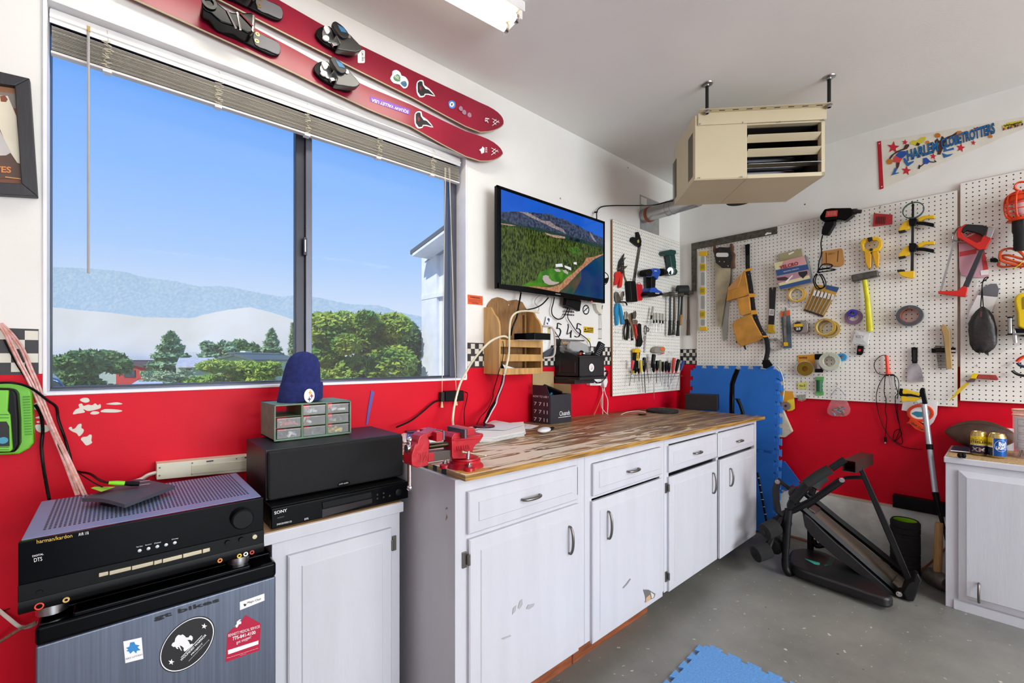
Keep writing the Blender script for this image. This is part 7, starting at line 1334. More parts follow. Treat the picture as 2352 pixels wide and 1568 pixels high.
t=TH('wire_loop','loop of bare wire hanging under the yellow tape roll','wire','a',790,790); TW('loop',t,'a','2',[(725,770),(722,800),(750,828),(790,825),(830,805),(845,770),(838,740)],.008,.002,'steel')
# black corded drill and leather pouch
t=TH('corded_drill','black corded drill with a red label at the top of the wide pegboard','drill','I',230,150)
S('motor',t,'I','2',[(90,150),(135,80),(200,70),(380,68),(400,85),(405,130),(330,190),(265,178),(220,185),(130,200),(95,175)],.02,.085,'black_gloss',.008,sm=1); S('label',t,'I','2',[(155,100),(262,92),(256,148),(145,157)],.085,.0858,mat('label_red','#c03a34',rough=.5),0)
for y_ in (112,124,136): wtext('HEAVY DUTY DRILL','2',K1('I',165,y_+4),K1('I',250,y_-1),K1('I',165,y_-4),PO+.0864,mat('pale_red','#eba8a0'),t)
a,b_,c_=wpts('2',K('I',(395,108),(440,104),(484,106)),PO+.055); MB().tube([a,b_,b_,c_],[.02,.019,.013,.011],16).build('chuck','dark_metal',t); S('grip',t,'I','2',[(140,195),(235,185),(232,225),(170,325),(105,318),(110,270)],.03,.075,'black_plastic',.008,sm=1); S('trigger',t,'I','2',[(228,190),(240,190),(235,230),(222,235)],.04,.06,'black_plastic')
cdp=[(120,325),(105,400),(110,500),(85,580),(75,660),(35,740),(60,820),(110,825),(150,790),(130,720),(80,680),(50,760),(90,820),(135,800),(110,720),(80,670),(120,600),(200,600),(200,625),(110,640),(90,650),(160,640),(240,648),(150,665),(85,672)]
TW('cord',t,'I','2',cdp,[.05,.04,.03,.03,.04]+[.03,.03,.035,.04,.04,.03,.045,.045,.04,.04,.04,.03,.03,.04,.045,.035,.03,.035,.03,.04],.0038,'black_plastic'); TW('tie',t,'I','2',[(55,675),(85,686),(120,680)],.05,.002,'print_white'); hook(t,'I',405,160,'2')
t=TH('leather_holder','tan leather hammer holder pad behind the black drill cord','leather pad','I',220,540); pdl=S('pad',t,'I','2',[(118,475),(295,448),(305,460),(322,560),(318,600),(280,620),(115,600)],.004,.012,'leather_tan',.002,sm=1); 
for pts in ([(150,488),(158,488),(160,585),(152,585)],[(262,472),(270,470),(262,575),(254,575)]): S('slot',pdl,'I','2',pts,.012,.0126,'#5a3a1e',0)
wtext('SAFETY','2',K1('I',172,512),K1('I',240,502),K1('I',172,494),PO+.0128,'#7a522c',t); hook(t,'I',208,425,'2')
t=TH('spade_bit_set','yellow carded set of spade bits hanging tilted under the drill cord','bit set','a',960,780)
S('card',t,'a','2',[(905,685),(935,670),(1090,690),(1075,722),(975,905),(832,855)],.004,.008,mat('card_gold','#c99a34',rough=.6),0); S('card_head',t,'a','2',[(1000,672),(1090,690),(1072,725),(990,700)],.008,.009,'box_blue',0); S('card_foot',t,'a','2',[(840,845),(978,892),(972,904),(832,856)],.008,.009,'#2a2a30',0)
for i in range(6):
    x0,y0,x1,y1=918+i*26,700+i*6,855+i*23,848+i*8; a,b_=wpts('2',K('a',(x0,y0+(20 if i>3 else 0)),(x1,y1)),PO+.014); MB().cyl(a,b_,.0035,n=6).build('bit','steel',t); S('bit_blade',t,'a','2',[(x0-9,y0+8),(x0+9,y0+12),(x0-4,y0+52),(x0-20,y0+46)],.014,.017,'chrome',0)
roll('masking_tape','wide double yellow tape roll below the spade bits','a',985,975,62,50,'2',.004,.05,mat('tape_gold2','#b8912a',rough=.35),'#d8c890',group=G_TAPE)
roll('masking_tape','thin dusty yellow roll behind the wide double tape roll','a',1020,990,62,50,'2',.001,.018,mat('tape_ochre','#b59a48',rough=.4),'#d8c890',group=G_TAPE,hk=False)
t=TH('tape_measure','silver tape measure with a round black and yellow label','tape measure','a',805,980); S('case',t,'a','2',[(755,945),(790,930),(845,928),(862,950),(862,1005),(850,1018),(765,1022),(755,1000)],.01,.05,mat('case_chrome','#9a938a',rough=.3,metal=.6),.005); S('face',t,'a','2',circ((795,975),34,38,20),.05,.052,'print_black',0); S('face_band',t,'a','2',[(765,955),(825,948),(828,970),(762,975)],.052,.0525,'yellow',0); wtext('25','2',K1('a',778,998),K1('a',812,995),K1('a',778,980),PO+.0525,'print_white',t,bold=.03)
t=TH('saw_blade_pack','narrow blister card with a jab saw blade, under the pry bar','blade pack','a',705,980); S('card',t,'a','2',[(667,868),(733,852),(748,1125),(690,1130)],.004,.008,mat('blue_grey','#4f6478',rough=.5),0); S('card_edge',t,'a','2',[(667,868),(733,852),(736,890),(670,905)],.008,.009,'orange',0); S('blade',t,'a','2',[(700,835),(708,835),(712,1110),(696,1110),(688,900)],.01,.014,'galv',0); S('tip',t,'a','2',[(690,1085),(720,1085),(722,1110),(692,1112)],.014,.016,'yellow',0)
c=org('2','a',635,1103,PO+.006); t=thing('hose_clamp','silver hose clamp ring left of the blade pack','clamp',c); MB().ring(c,(-1,0,0),.044,.0425,.016,32).build('band','steel',t); MB().box(c+V((-.008,.0,.046)),(.014,.016,.008)).build('screw_block','steel',t); hook(t,'a',635,1075,'2')
c=org('2','a',540,1078,PO+.004); t=thing('small_ring','small silver ring half hidden behind the tool belt strap','ring',c); MB().ring(c,(-1,0,0),.019,.016,.01,22).build('band','steel',t)
t=TH('wire_coil_card','orange carded coil of picture wire at the bottom left of the pegboard','wire card','a',850,1250); S('card',t,'a','2',[(792,1178),(912,1172),(912,1300),(800,1310)],.003,.006,mat('card_orange','#dd9a22',rough=.6),0); c=org('2','a',850,1275,PO+.012); MB().ring(c,(-1,0,0),.05,.018,.022,32).build('wire_coil',mat('brass_coil','#8e7a2c',rough=.35,metal=.7),t); MB().ring(c,(-1,0,0),.055,.051,.003,32).ring(c+V((-.02,0,0)),(-1,0,0),.054,.05,.003,32).build('spool_rim','clear',t); wtext('WIRE','2',K1('a',800,1205),K1('a',860,1203),K1('a',800,1190),PO+.0066,'print_black',t,bold=.02); hook(t,'a',850,1160,'2')
t=TH('silver_spool','black carded spool of silver wire beside the clear tape roll','spool','a',940,1230); S('card',t,'a','2',[(914,1170),(972,1168),(975,1205),(962,1215),(962,1275),(976,1285),(972,1302),(916,1302),(914,1285),(924,1270),(924,1215),(914,1205)],.003,.008,'black_plastic'); a,b_=wpts('2',K('a',(942,1210),(942,1275)),PO+.016); MB().cyl(a,b_,.016,n=16).build('wire','steel',t); hook(t,'a',942,1160,'2')
t=TH('green_spool','green spool of florist wire hanging below the silver spool','spool','a',948,1400); S('frame',t,'a','2',[(918,1335),(980,1332),(978,1365),(966,1372),(966,1432),(978,1440),(978,1466),(918,1468),(920,1438),(930,1430),(930,1372),(918,1362)],.003,.008,mat('mint','#5fae5a',rough=.4)); a,b_=wpts('2',K('a',(947,1358),(947,1438)),PO+.016); MB().cyl(a,b_,.018,n=16).build('wire',mat('bottle_green','#0f5a34',rough=.5),t); hook(t,'a',950,1325,'2')
roll('packing_tape','clear pale packing tape roll at the bottom of the pegboard','a',1018,1222,64,38,'2',.004,.05,mat('tape_clear','#c9cfbc',rough=.25,alpha=.85),'#d9d4c4',group=G_TAPE)
roll('thread_tape','tiny blue thread seal tape roll right of the clear packing tape','a',1108,1192,28,12,'2',.004,.02,mat('aqua','#1c8cc8',rough=.35),'aqua')
t=TH('screw_packet','small yellow topped packet of screws hanging low on the pegboard','packet','a',822,1430); S('header',t,'a','2',[(793,1375),(857,1370),(855,1420),(792,1422)],.004,.007,mat('pale_yellow','#d8d870',rough=.5),0); S('pouch',t,'a','2',[(792,1422),(855,1420),(850,1500),(820,1512),(788,1505)],.004,.014,'bag',.002); S('contents',t,'a','2',[(795,1465),(850,1460),(846,1498),(795,1502)],.006,.011,mat('mixed_bits','#9aa08a',rough=.5,vs=200,var=.5)); wtext('No 8','2',K1('a',806,1408),K1('a',845,1405),K1('a',806,1390),PO+.0076,'print_black',t); hook(t,'a',822,1365,'2')
def polybag(t,k,cx,y0,y1,w,m='mixed_bits'):
    S('film',t,k,'2',poly_smooth([(cx,y0),(cx+w*.25,y0+(y1-y0)*.3),(cx+w*.5,y1-(y1-y0)*.28),(cx+w*.38,y1-8),(cx,y1),(cx-w*.38,y1-10),(cx-w*.5,y1-(y1-y0)*.25),(cx-w*.25,y0+(y1-y0)*.3)],2),.006,.03,'bag',.006)
    for i in range(26): q=org('2',k,cx+random.uniform(-w*.25,w*.25),y1-random.uniform(14,(y1-y0)*.38),PO+random.uniform(.012,.022)); d_=V((0,random.uniform(-1,1),random.uniform(-1,1))).normalized()*.009; MB().cyl(q-d_,q+d_,.0055,n=7).build('small_part',('#7a5a4a','#5a3a34','#6a7a9a','#8a8078')[i%4],t)
t=TH('hardware_bag','clear zip bag with a few fittings, hanging below the pegboard edge','bag','b',70,1480); polybag(t,'b',72,1380,1560,150); TW('zip',t,'b','2',[(20,1430),(68,1375),(120,1430)],.02,.0016,mat('zip_purple','#8a7aa8',rough=.4)); hook(t,'b',68,1355,'2')
# middle part
t=TH('bit_card','little red card of drill bits near the top of the pegboard','bit card','b',355,290); S('card',t,'b','2',[(300,250),(420,260),(418,320),(292,336)],.004,.01,mat('card_red','#b5262e',rough=.5)); 
for i in range(6): a,b_=wpts('2',K('b',(318+i*11,272),(314+i*11,320)),PO+.012); MB().cyl(a,b_,.0016,n=5).build('bit','dark_metal',t)
hook(t,'b',345,215,'2')
t=TH('spring_clamp','large yellow spring clamp with jaws gripping at the top','clamp','b',285,500)
S('left_jaw',t,'b','2',[(212,440),(225,420),(262,408),(295,402),(292,425),(250,430),(232,450),(240,480),(290,480),(300,492),(270,505),(225,495)],.012,.045,'yellow',.004,sm=1); S('right_jaw',t,'b','2',[(282,402),(330,402),(350,425),(352,462),(335,490),(290,500),(285,482),(318,470),(330,440),(315,425),(290,425)],.012,.045,'yellow',.004,sm=1)
S('handle',t,'b','2',[(235,490),(275,500),(285,520),(280,600),(262,608),(245,570)],.016,.045,mat('deep_yellow','#d8a012',rough=.4),.005,sm=1); S('handle',t,'b','2',[(285,500),(325,492),(335,520),(330,590),(312,602),(300,560)],.016,.045,'deep_yellow',.005,sm=1); S('pad',t,'b','2',[(258,408),(288,402),(292,425),(268,436),(260,425)],.045,.05,'black_rubber',.002)
c=org('2','b',283,486,PO+.045); MB().cyl(c,c+V((-.005,0,0)),.009,n=14).build('pivot','dark_metal',t); TW('spring',t,'b','2',[(268,530),(290,505),(312,530)],.03,.003,'dark_metal')
t=TH('bar_clamp','yellow and black ratchet bar clamp pair hanging on one vertical bar','clamp','b',545,450); MB().prism([PW('2',p,PO+.03) for p in K('b',(545,190),(560,190),(557,650),(536,650))],(-.007,0,0)).build('bar','dark_metal',t,bev=.001)
for dy,full in ((0,1),(167,1)):
    S('jaw',t,'b','2',[(458,362+dy),(462,345+dy),(495,305+dy),(525,290+dy),(530,350+dy),(505,360+dy),(462,375+dy)],.02,.045,'yellow',.003); S('jaw_pad',t,'b','2',[(456,364+dy),(502,356+dy),(503,368+dy),(460,378+dy)],.018,.047,'black_rubber'); S('body',t,'b','2',[(525,275+dy),(570,275+dy),(580,300+dy),(565,325+dy),(530,330+dy)],.015,.055,'black_plastic',.004)
    S('handle',t,'b','2',[(575,285+dy),(620,265+dy),(690,262+dy),(692,285+dy),(630,285+dy),(590,305+dy)],.02,.045,'yellow',.004); S('trigger',t,'b','2',[(572,305+dy),(620,303+dy),(688,315+dy),(686,338+dy),(620,325+dy),(575,322+dy)],.02,.042,'black_plastic',.004); TW('release',t,'b','2',[(565,345+dy),(600,352+dy)],.04,.003,'dark_metal')
S('fixed_jaw',t,'b','2',[(450,618),(495,625),(560,620),(558,665),(540,670),(480,655),(462,640)],.02,.045,'yellow',.003); S('jaw_pad',t,'b','2',[(448,614),(496,612),(497,624),(452,630)],.018,.047,'black_rubber')
roll('electrical_tape','thin green and blue tape ring hanging over the bar clamp','b',552,230,53,48,'2',.05,.068,mat('tape_slate','#33495c',rough=.4),mat('tape_green','#3e5a3a',rough=.4),group=G_TAPE)
t=TH('sledge_hammer','short sledge hammer with a bright yellow handle','hammer','b',240,650); MB().prism([PW('2',p,PO+.05) for p in K('b',(152,648),(322,615),(326,655),(158,690))],(.045,0,0)).build('head',mat('cast_steel','#5c5a55',rough=.4,metal=.7,var=.3,vs=30),t,bev=.005)
a,b_,c_=wpts('2',K('b',(240,680),(258,800),(275,1010)),PO+.03); MB().tube([a,a*.5+b_*.5,b_,b_*.4+c_*.6,c_],[.013,.0135,.014,.0165,.0185],12,flat=.8).build('handle',mat('neon_yellow','#d4cc0c',rough=.4,var=.12,vs=14),t); hook(t,'b',200,700,'2')
roll('thread_tape','purple white thread tape rolls hung together left of the yellow hammer','b',168,918,48,24,'2',.002,.014,mat('tape_purple','#8a6a88',rough=.3,alpha=.8),'#b89ab0'); roll('thread_tape','small blue rimmed thread tape spool in front of the purple one','b',160,893,25,12,'2',.016,.03,mat('royal','#2a2a9a',rough=.3),'royal',hk=False)
t=TH('fuse_packet','small clear packet with a black gadget under the yellow hammer','packet','b',215,1060); S('card',t,'b','2',[(185,1005),(275,1020),(262,1100),(160,1085)],.006,.014,'paper',.002); S('film',t,'b','2',[(180,1000),(280,1015),(265,1105),(156,1090)],.014,.02,'clear',.002); wtext('KEY','2',K1('b',185,1052),K1('b',240,1055),K1('b',185,1035),PO+.0146,'#6a6a6a',t); S('black_fob',t,'b','2',[(195,1100),(235,1105),(230,1150),(215,1165),(188,1160)],.008,.026,'black_plastic',.003,sm=1); S('fob_mark',t,'b','2',[(200,1125),(218,1125),(215,1138),(200,1138)],.026,.0266,'red_plastic',0)
roll('duct_tape','big grey duct tape roll in the middle of the pegboard','b',528,908,66,43,'2',.004,.05,mat('tape_grey','#4a4e54',rough=.4,var=.12,vs=20),mat('core_rust','#a5583a',rough=.7),group=G_TAPE)
t=TH('putty_knife','wide putty knife with a black handle and stained steel blade','putty knife','b',560,1230); S('handle',t,'b','2',[(540,1115),(560,1110),(582,1118),(580,1215),(545,1215)],.01,.024,'black_plastic',.004); S('handle_inlay',t,'b','2',[(552,1130),(572,1130),(570,1205),(553,1205)],.024,.0248,'dark_metal',0); S('blade',t,'b','2',[(545,1215),(580,1215),(605,1250),(622,1335),(512,1335),(518,1250)],.012,.0145,mat('stained_steel','#a8a9ad',rough=.4,metal=.5,vs=14,var=.3),0); hook(t,'b',560,1095,'2')
t=TH('wire_brush','wooden handled wire brush hanging by the right edge of the wide board','brush','b',770,1100); S('wood_block',t,'b','2',[(728,985),(745,962),(768,975),(790,1010),(792,1100),(805,1250),(765,1255),(755,1120),(745,1040)],.015,.04,mat('brush_wood','#a98a58',rough=.7),.004)
br=MB()
for i in range(15):
    for j in range(3): a=PW('2',K1('b',755+i*.6,1108+i*9.6),PO+.018+j*.009); b_=PW('2',K1('b',695+i*1.4,1106+i*9.9+random.uniform(-2,2)),PO+.018+j*.009); br.cyl(a,b_,.0016,n=4)
br.build('bristle_rows',mat('bristle','#3e372e',rough=.7,metal=.3),t,kind='stuff'); hook(t,'b',757,985,'2'); mg=TH('magnet_bar','short black magnetic bar with chrome face behind the wire brush','magnet','b',800,1130); S('bar',mg,'b','2',[(670,1120),(826,1115),(826,1150),(672,1148)],.002,.013,'black_plastic'); S('chrome_face',mg,'b','2',[(795,1130),(826,1130),(826,1142),(795,1142)],.013,.0135,'chrome',0)
t=TH('soldering_iron','orange handled soldering iron with long dangling black leads','soldering iron','x',380,240); a,b_,c_=wpts('2',K('x',(352,100),(372,340),(378,372)),PO+.02); MB().tube([a,a*.5+b_*.5,b_,c_],[.008,.0085,.0105,.0145],12).build('handle',mat('coral','#e0452c',rough=.4),t); a,b_,c_=wpts('2',K('x',(392,385),(410,530),(420,590)),PO+.02); MB().tube([a,b_,b_,c_],[.0035,.0035,.0018,.0018],8).build('tip','steel',t)
for j,pts in enumerate(([(350,97),(290,100),(215,150),(175,220),(185,290),(220,350),(290,375),(350,378)],[(330,385),(260,490),(215,620),(205,730),(225,880),(270,1040),(330,1170),(430,1310),(560,1400),(700,1440),(870,1455)],[(335,390),(325,500),(320,640),(345,740),(335,900),(355,1000),(345,1150),(335,1270)],[(460,380),(510,430),(530,520),(515,640),(480,700),(485,860),(510,1000),(545,1160),(480,1320),(450,1300),(470,1200),(530,1165),(570,1230),(500,1320),(460,1345)],[(465,390),(480,520),(515,640),(510,760),(505,900),(540,1100),(565,1250),(585,1340),(560,1380),(490,1345)])): TW('lead',t,'x','2',pts,[.012 if q[1]<760 else -.006 for q in pts],.0021,'black_plastic')
a,b_=wpts('2',K('x',(335,1275),(337,1345)),PO-.004); MB().tube([a,b_],[.006,.0075],10).build('plug','black_plastic',t); MB().cyl(b_,b_-V((0,0,.01)),.005,n=8).build('plug_prongs','chrome',t); S('knot',t,'x','2',[(330,378),(360,370),(450,370),(475,385),(455,395),(340,395)],.008,.016,'black_plastic')
# hacksaw and card behind
t=TH('blade_card','pink and red blister card behind the hacksaw','blister card','b',950,520); S('card',t,'b','2',[(845,440),(1000,440),(1043,655),(1035,665),(940,664),(862,648),(850,610)],.003,.007,mat('card_pink','#d9a0b0',rough=.5),.001); S('red_band',t,'b','2',[(870,420),(900,385),(960,360),(1000,380),(1000,440),(845,445)],.004,.0085,mat('card_crimson','#d43a3e',rough=.5),.001); S('red_band',t,'b','2',[(985,470),(1010,480),(1043,640),(1010,650)],.0072,.008,'card_crimson',0); S('red_band',t,'b','2',[(850,500),(960,480),(960,510),(852,530)],.0072,.008,'card_crimson',0); S('bar_code',t,'b','2',[(985,620),(1038,612),(1042,645),(990,650)],.008,.0085,'paper',0); wtext('Milwaukee','2',K1('b',880,418),K1('b',958,380),K1('b',875,402),PO+.0088,'print_white',t,bold=.02)
t=TH('hacksaw','red hacksaw with a black grip and silver blade','hacksaw','b',940,450)
S('handle_top',t,'b','2',[(835,350),(890,318),(1000,325),(1040,335),(1078,345),(1060,400),(1040,440),(1020,480),(975,490),(900,440),(850,400),(832,375)],.02,.048,'red_plastic',.004) if 0 else None
S('handle_frame',t,'b','2',[(832,375),(838,350),(890,318),(903,322),(875,345),(868,372),(880,398),(960,440),(985,430),(1000,400),(1012,385),(1035,335),(1078,345),(1060,400),(1050,430),(1020,482),(975,488),(880,430),(835,405)],.02,.048,'red_plastic',.004)
S('grip',t,'b','2',[(862,372),(875,340),(900,320),(1000,326),(1035,338),(1020,390),(1000,400),(985,385),(940,370),(895,360),(875,375)],.018,.052,'black_rubber',.006,sm=1); S('nose_plate',t,'b','2',[(1035,340),(1078,345),(1062,395),(1052,412),(1022,400)],.048,.051,'steel'); S('arm',t,'b','2',[(978,485),(1012,485),(910,725),(872,718)],.025,.045,mat('arm_grey','#3c3c42',rough=.4,metal=.4),.002); S('lower_jaw',t,'b','2',[(712,752),(840,748),(872,718),(905,730),(892,790),(870,788),(715,768)],.022,.046,'red_plastic',.003,sm=1); S('blade',t,'b','2',[(812,425),(826,428),(740,745),(722,750)],.032,.0335,'steel',0); TW('tension_rod',t,'b','2',[(890,435),(810,425),(815,385),(840,345),(860,335)],.034,.004,'steel'); hook(t,'b',922,350,'2')
# work light
t=TH('work_light','orange caged work light with a black handle at the right edge','work light','u',640,500); og_=mat('cage_orange','#e8440c',rough=.35)
TW('hang_hook',t,'u','2',[(650,380),(600,350),(600,300),(640,260),(700,245),(790,255),(810,300)],.03,.0055,og_); c=org('2','u',690,580,PO+.06); s_=mpp(c)/6.536
for j in range(10):
    a=2*math.pi*j/10; P=[c+V((math.sin(a)*r*s_,math.cos(a)*r*s_,(580-y)*s_)) for r,y in ((50,382),(140,430),(168,520),(168,640),(148,740),(98,790))]; MB().tube(cat_rom(P,3),.0042,6).build('cage_bar',og_,t)
for r,y in ((152,450),(170,580),(163,660)): MB().tube([c+V((math.sin(2*math.pi*j/24)*r*s_,math.cos(2*math.pi*j/24)*r*s_,(580-y)*s_)) for j in range(25)],.003,5).build('cage_ring',og_,t)
MB().lathe([(.01,(580-380)*s_),(135*s_,(580-430)*s_),(163*s_,(580-530)*s_),(130*s_,(580-545)*s_)],c,n=24).build('reflector_shell',og_,t); MB().lathe([(125*s_,-(205)*s_),(150*s_,-(230)*s_),(140*s_,-(250)*s_)],c,n=24).build('collar',og_,t); MB().ell(c,(.03,.03,.055)).build('bulb',mat('frosted','#e8c8cc',rough=.3),t)
MB().lathe([(97*s_,-(240)*s_),(97*s_,-(400)*s_),(82*s_,-(440)*s_),(82*s_,-(665)*s_),(66*s_,-(695)*s_)],c,n=10).build('handle','black_rubber',t)
t=TH('orange_cable','coiled orange extension cord with a black plug, at the right edge','cord','u',550,1400); TW('coil',t,'u','2',[(360,1450),(350,1500),(420,1520),(560,1510),(700,1520),(820,1480),(800,1420),(700,1400),(520,1350),(420,1350),(410,1380),(520,1420),(700,1470),(800,1500)],[.02,.02,.025,.03,.03,.03,.035,.04,.04,.03,.03,.04,.04,.04],.0062,mat('cord_orange','#d2501c',rough=.4)); TW('coil',t,'u','2',[(800,1450),(700,1320),(600,1260),(500,1245),(400,1280),(370,1350),(400,1430),(560,1480),(700,1500)],.045,.0062,'cord_orange'); S('plug',t,'u','2',[(222,1390),(300,1380),(345,1410),(350,1440),(300,1448),(222,1442)],.01,.035,'black_plastic',.004); S('prong',t,'u','2',[(165,1410),(222,1408),(222,1418),(165,1420)],.02,.024,'brass',0); S('prong',t,'u','2',[(175,1436),(222,1432),(222,1440),(175,1444)],.02,.024,'brass',0); TW('yellow_tie',t,'u','2',[(560,1545),(650,1500),(740,1410)],.05,.002,'neon_yellow')
# black bag, clear bag
t=TH('clear_bag','long clear bag with folded white and dark cloth behind the black pouch','bag','v',330,400); S('film',t,'v','2',[(260,130),(560,150),(430,580),(300,700),(90,700),(130,560)],.004,.012,'bag',.002); S('white_cloth',t,'v','2',[(250,320),(505,348),(430,560),(200,680),(110,680),(150,520)],.006,.01,'paper',.002); S('dark_cloth',t,'v','2',[(258,315),(330,220),(420,175),(500,175),(530,250),(510,345)],.007,.0115,mat('slate_cloth','#4a4a54',rough=.6),.002,sm=1)
t=TH('drawstring_pouch','black leather drawstring pouch hanging from a knotted cord','pouch','v',320,780); c=org('2','v',318,760,PO+.05); s_=mpp(c)/5.6
rr=[(6,475),(25,490),(62,530),(98,600),(120,680),(125,760),(124,860),(122,940),(102,1000),(70,1045),(40,1060)]
b=MB(); n=28
for r,y in rr:
    for j in range(n):
        a=2*math.pi*j/n; w_=1+.05*math.sin(3*a+y*.012)+.03*math.sin(7*a+y*.03); b.v.append(c+V((math.sin(a)*r*s_*.45*w_,math.cos(a)*r*s_*w_,(760-y)*s_+.004*math.sin(5*a))))
for i in range(len(rr)-1):
    for j in range(n): b.f.append((i*n+j,i*n+(j+1)%n,(i+1)*n+(j+1)%n,(i+1)*n+j))
b.f.append(tuple(range(n))); b.f.append(tuple((len(rr)-1)*n+j for j in reversed(range(n))))
b.build('body',mat('black_leather','#221f1f',rough=.35,bump=1,bs=22),t,smooth=70); S('corner_tip',t,'v','2',[(300,1040),(400,1020),(398,1105)],.04,.055,'black_leather',.003); TW('drawstring',t,'v','2',[(293,475),(305,330),(315,190),(330,130),(360,95),(392,95),(350,130),(290,170)],[.05,.04,.03,.03,.03,.03,.03,.03],.0026,'black_plastic'); TW('drawstring',t,'v','2',[(328,475),(318,330),(310,190)],[.05,.04,.03],.0022,'black_plastic'); S('label',t,'v','2',[(288,530),(315,535),(306,605),(285,598)],.1,.102,'#5a2c28',0)
# yellow machine at the edge
t=TH('yellow_vise','yellow portable clamp vise body with steel screw handles at the right edge','vise','v',800,560); S('body',t,'v','2',[(725,400),(740,340),(790,300),(850,290),(1050,290),(1050,770),(850,760),(770,730),(760,560)],.01,.1,mat('machine_yellow','#e0c010',rough=.35),.01); S('recess',t,'v','2',[(820,370),(835,345),(1050,340),(1050,510),(830,505)],.1,.101,mat('recess','#8a7408',rough=.6),0); S('dark_base',t,'v','2',[(725,745),(850,765),(1050,780),(1050,860),(860,855),(780,845)],.01,.09,'black_plastic',.005)
a,b_=wpts('2',K('v',(672,600),(675,835)),PO+.08); MB().cyl(a,b_,.0085,n=12).build('screw_rod','steel',t); MB().cyl(a,a-V((0,0,.008)),.0105,n=10).cyl(b_,b_+V((0,0,.008)),.0105,n=10).build('rod_cap','black_plastic',t); a,b_=wpts('2',K('v',(640,635),(740,632)),PO+.08); MB().cyl(a,b_,.006,n=8).build('cross_bar','steel',t); a,b_=wpts('2',K('v',(728,760),(738,935)),PO+.08); MB().cyl(a,b_,.008,n=10).build('screw_rod','steel',t); a,b_=wpts('2',K('v',(705,822),(960,822)),PO+.09); MB().cyl(a,b_,.006,n=8).build('cross_bar','steel',t); S('top_hook',t,'v','2',[(795,250),(850,235),(1000,235),(1000,250),(800,262)],.02,.03,'pewter')
t=TH('folding_saw','folding saw with a yellow blade and red handle, low across the board gap','saw','v',300,1380); S('handle',t,'v','2',[(255,1340),(495,1350),(525,1410),(500,1418),(240,1395)],.015,.035,mat('handle_maroon','#9a3a32',rough=.6,vs=60,var=.2),.003); S('lock',t,'v','2',[(175,1350),(205,1325),(262,1335),(232,1395),(160,1395)],.012,.038,'machine_yellow',.002); S('bracket',t,'v','2',[(110,1430),(160,1395),(235,1400),(215,1440),(120,1445)],.014,.03,'pewter',.002); hook(t,'v',250,1240,'2')
S('blade',t,'z','2',[(2220,877),(2227,880),(2201,905),(2180,922),(2179,921),(2201,893)],.02,.0225,mat('blade_yellow','#d8b42c',rough=.5),0)
t=TH('red_pliers','red and black handled pliers peeking in at the right edge','pliers','v',820,1200); TW('handle',t,'v','2',[(760,1180),(800,1140),(860,1110),(950,1090)],.03,.009,mat('flame','#e0381c',rough=.4)); TW('handle',t,'v','2',[(765,1190),(800,1225),(860,1245)],.03,.008,'#1c2a48'); TW('jaw',t,'v','2',[(700,1290),(740,1325),(800,1350),(880,1362)],.03,.008,'dark_metal')
# wire card left of mats edge
t=TH('solder_card','orange and yellow card with a spool of solder beside the blue mats','solder card','J',1200,440); 
S('card',t,'J','2',[(1085,345),(1245,355),(1262,440),(1268,560),(1240,580),(1130,560),(1085,460)],.004,.008,'card_orange',.001); S('card_edge',t,'J','2',[(1180,460),(1262,440),(1268,560),(1240,580),(1180,590)],.008,.009,mat('sun_yellow','#e6cf3a',rough=.5),.001); c=org('2','J',1172,525,PO+.01); MB().ring(c,(-1,0,0),.03,.009,.022,30).build('spool','steel',t); hook(t,'J',1158,340,'2')
t=TH('cloth_rag','pale cloth bag and cream cord hanging behind the blue mat edge','cloth','J',1120,560); S('cloth',t,'J','2',[(1060,380),(1100,430),(1110,520),(1160,650),(1240,830),(1150,900),(1080,900),(1040,600)],-.01,.02,mat('rag','#cfc6b0',rough=.95,bump=.8,bs=60),.004,sm=1); TW('cord',t,'J','2',[(1065,60),(1100,110),(1130,200),(1140,300),(1135,400),(1110,500),(1060,380),(1050,330)],.02,.004,'cord_cream')
# line cutter package and grabber
t=TH('cable_cutter_pack','white hang card with an orange ring cutter, under the pegboard edge','tool pack','x',850,950)
S('card',t,'x','2',[(590,740),(1090,765),(1080,950),(1030,1060),(980,1110),(700,1010),(640,900),(568,890)],.002,.006,'paper',.001); c=org('2','x',840,940,PO+.012); s_=mpp(c)/6.273
P=wpts('2',K('x',*circ((840,930),172,108,26)),PO+.012); MB().tube(P+[P[0]],.008,8,flat=.6).build('orange_ring',og_,t); S('orange_handle',t,'x','2',[(625,1075),(665,1060),(690,1005),(740,1020),(860,1090),(930,1160),(925,1200),(880,1210),(760,1160),(690,1090)],.008,.022,og_,.003,sm=1); S('print_blue',t,'x','2',[(710,935),(770,905),(870,915),(890,985),(800,990)],.006,.0068,mat('teal_print','#2c88a0',rough=.5),0)
wtext('Cuff','2',K1('x',740,800),K1('x',880,815),K1('x',745,765),PO+.0068,'print_black',t,shear=.2); wtext('QuiK Cuff','2',K1('x',700,1078),K1('x',865,1190),K1('x',725,1055),PO+.0225,'print_black',t,shear=.2,bold=.02)
gt=thing('reach_grabber','long silver reach grabber with a yellow pistol grip, leaning on the wall','grabber',PX(2170,1235,-.3))
def GR(x,y,o): return PW('2',K1('x',x,y),o)
top=GR(895,800,.075); low=PW('2',(2148,1130),.2); low2=PW('2',(2168,1215),.235); b2=PW('2',(2172,1240),.24)
m1=top+(low-top)*.47; MB().cyl(top,m1,.0135,n=18).build('upper_tube',mat('alu','#c3c8d0',rough=.3,metal=.6),gt); MB().cyl(m1,m1+(low-top)*.06,.0155,n=16).build('joint','black_plastic',gt); MB().cyl(m1+(low-top)*.06,low,.013,n=18).build('lower_tube','alu',gt)
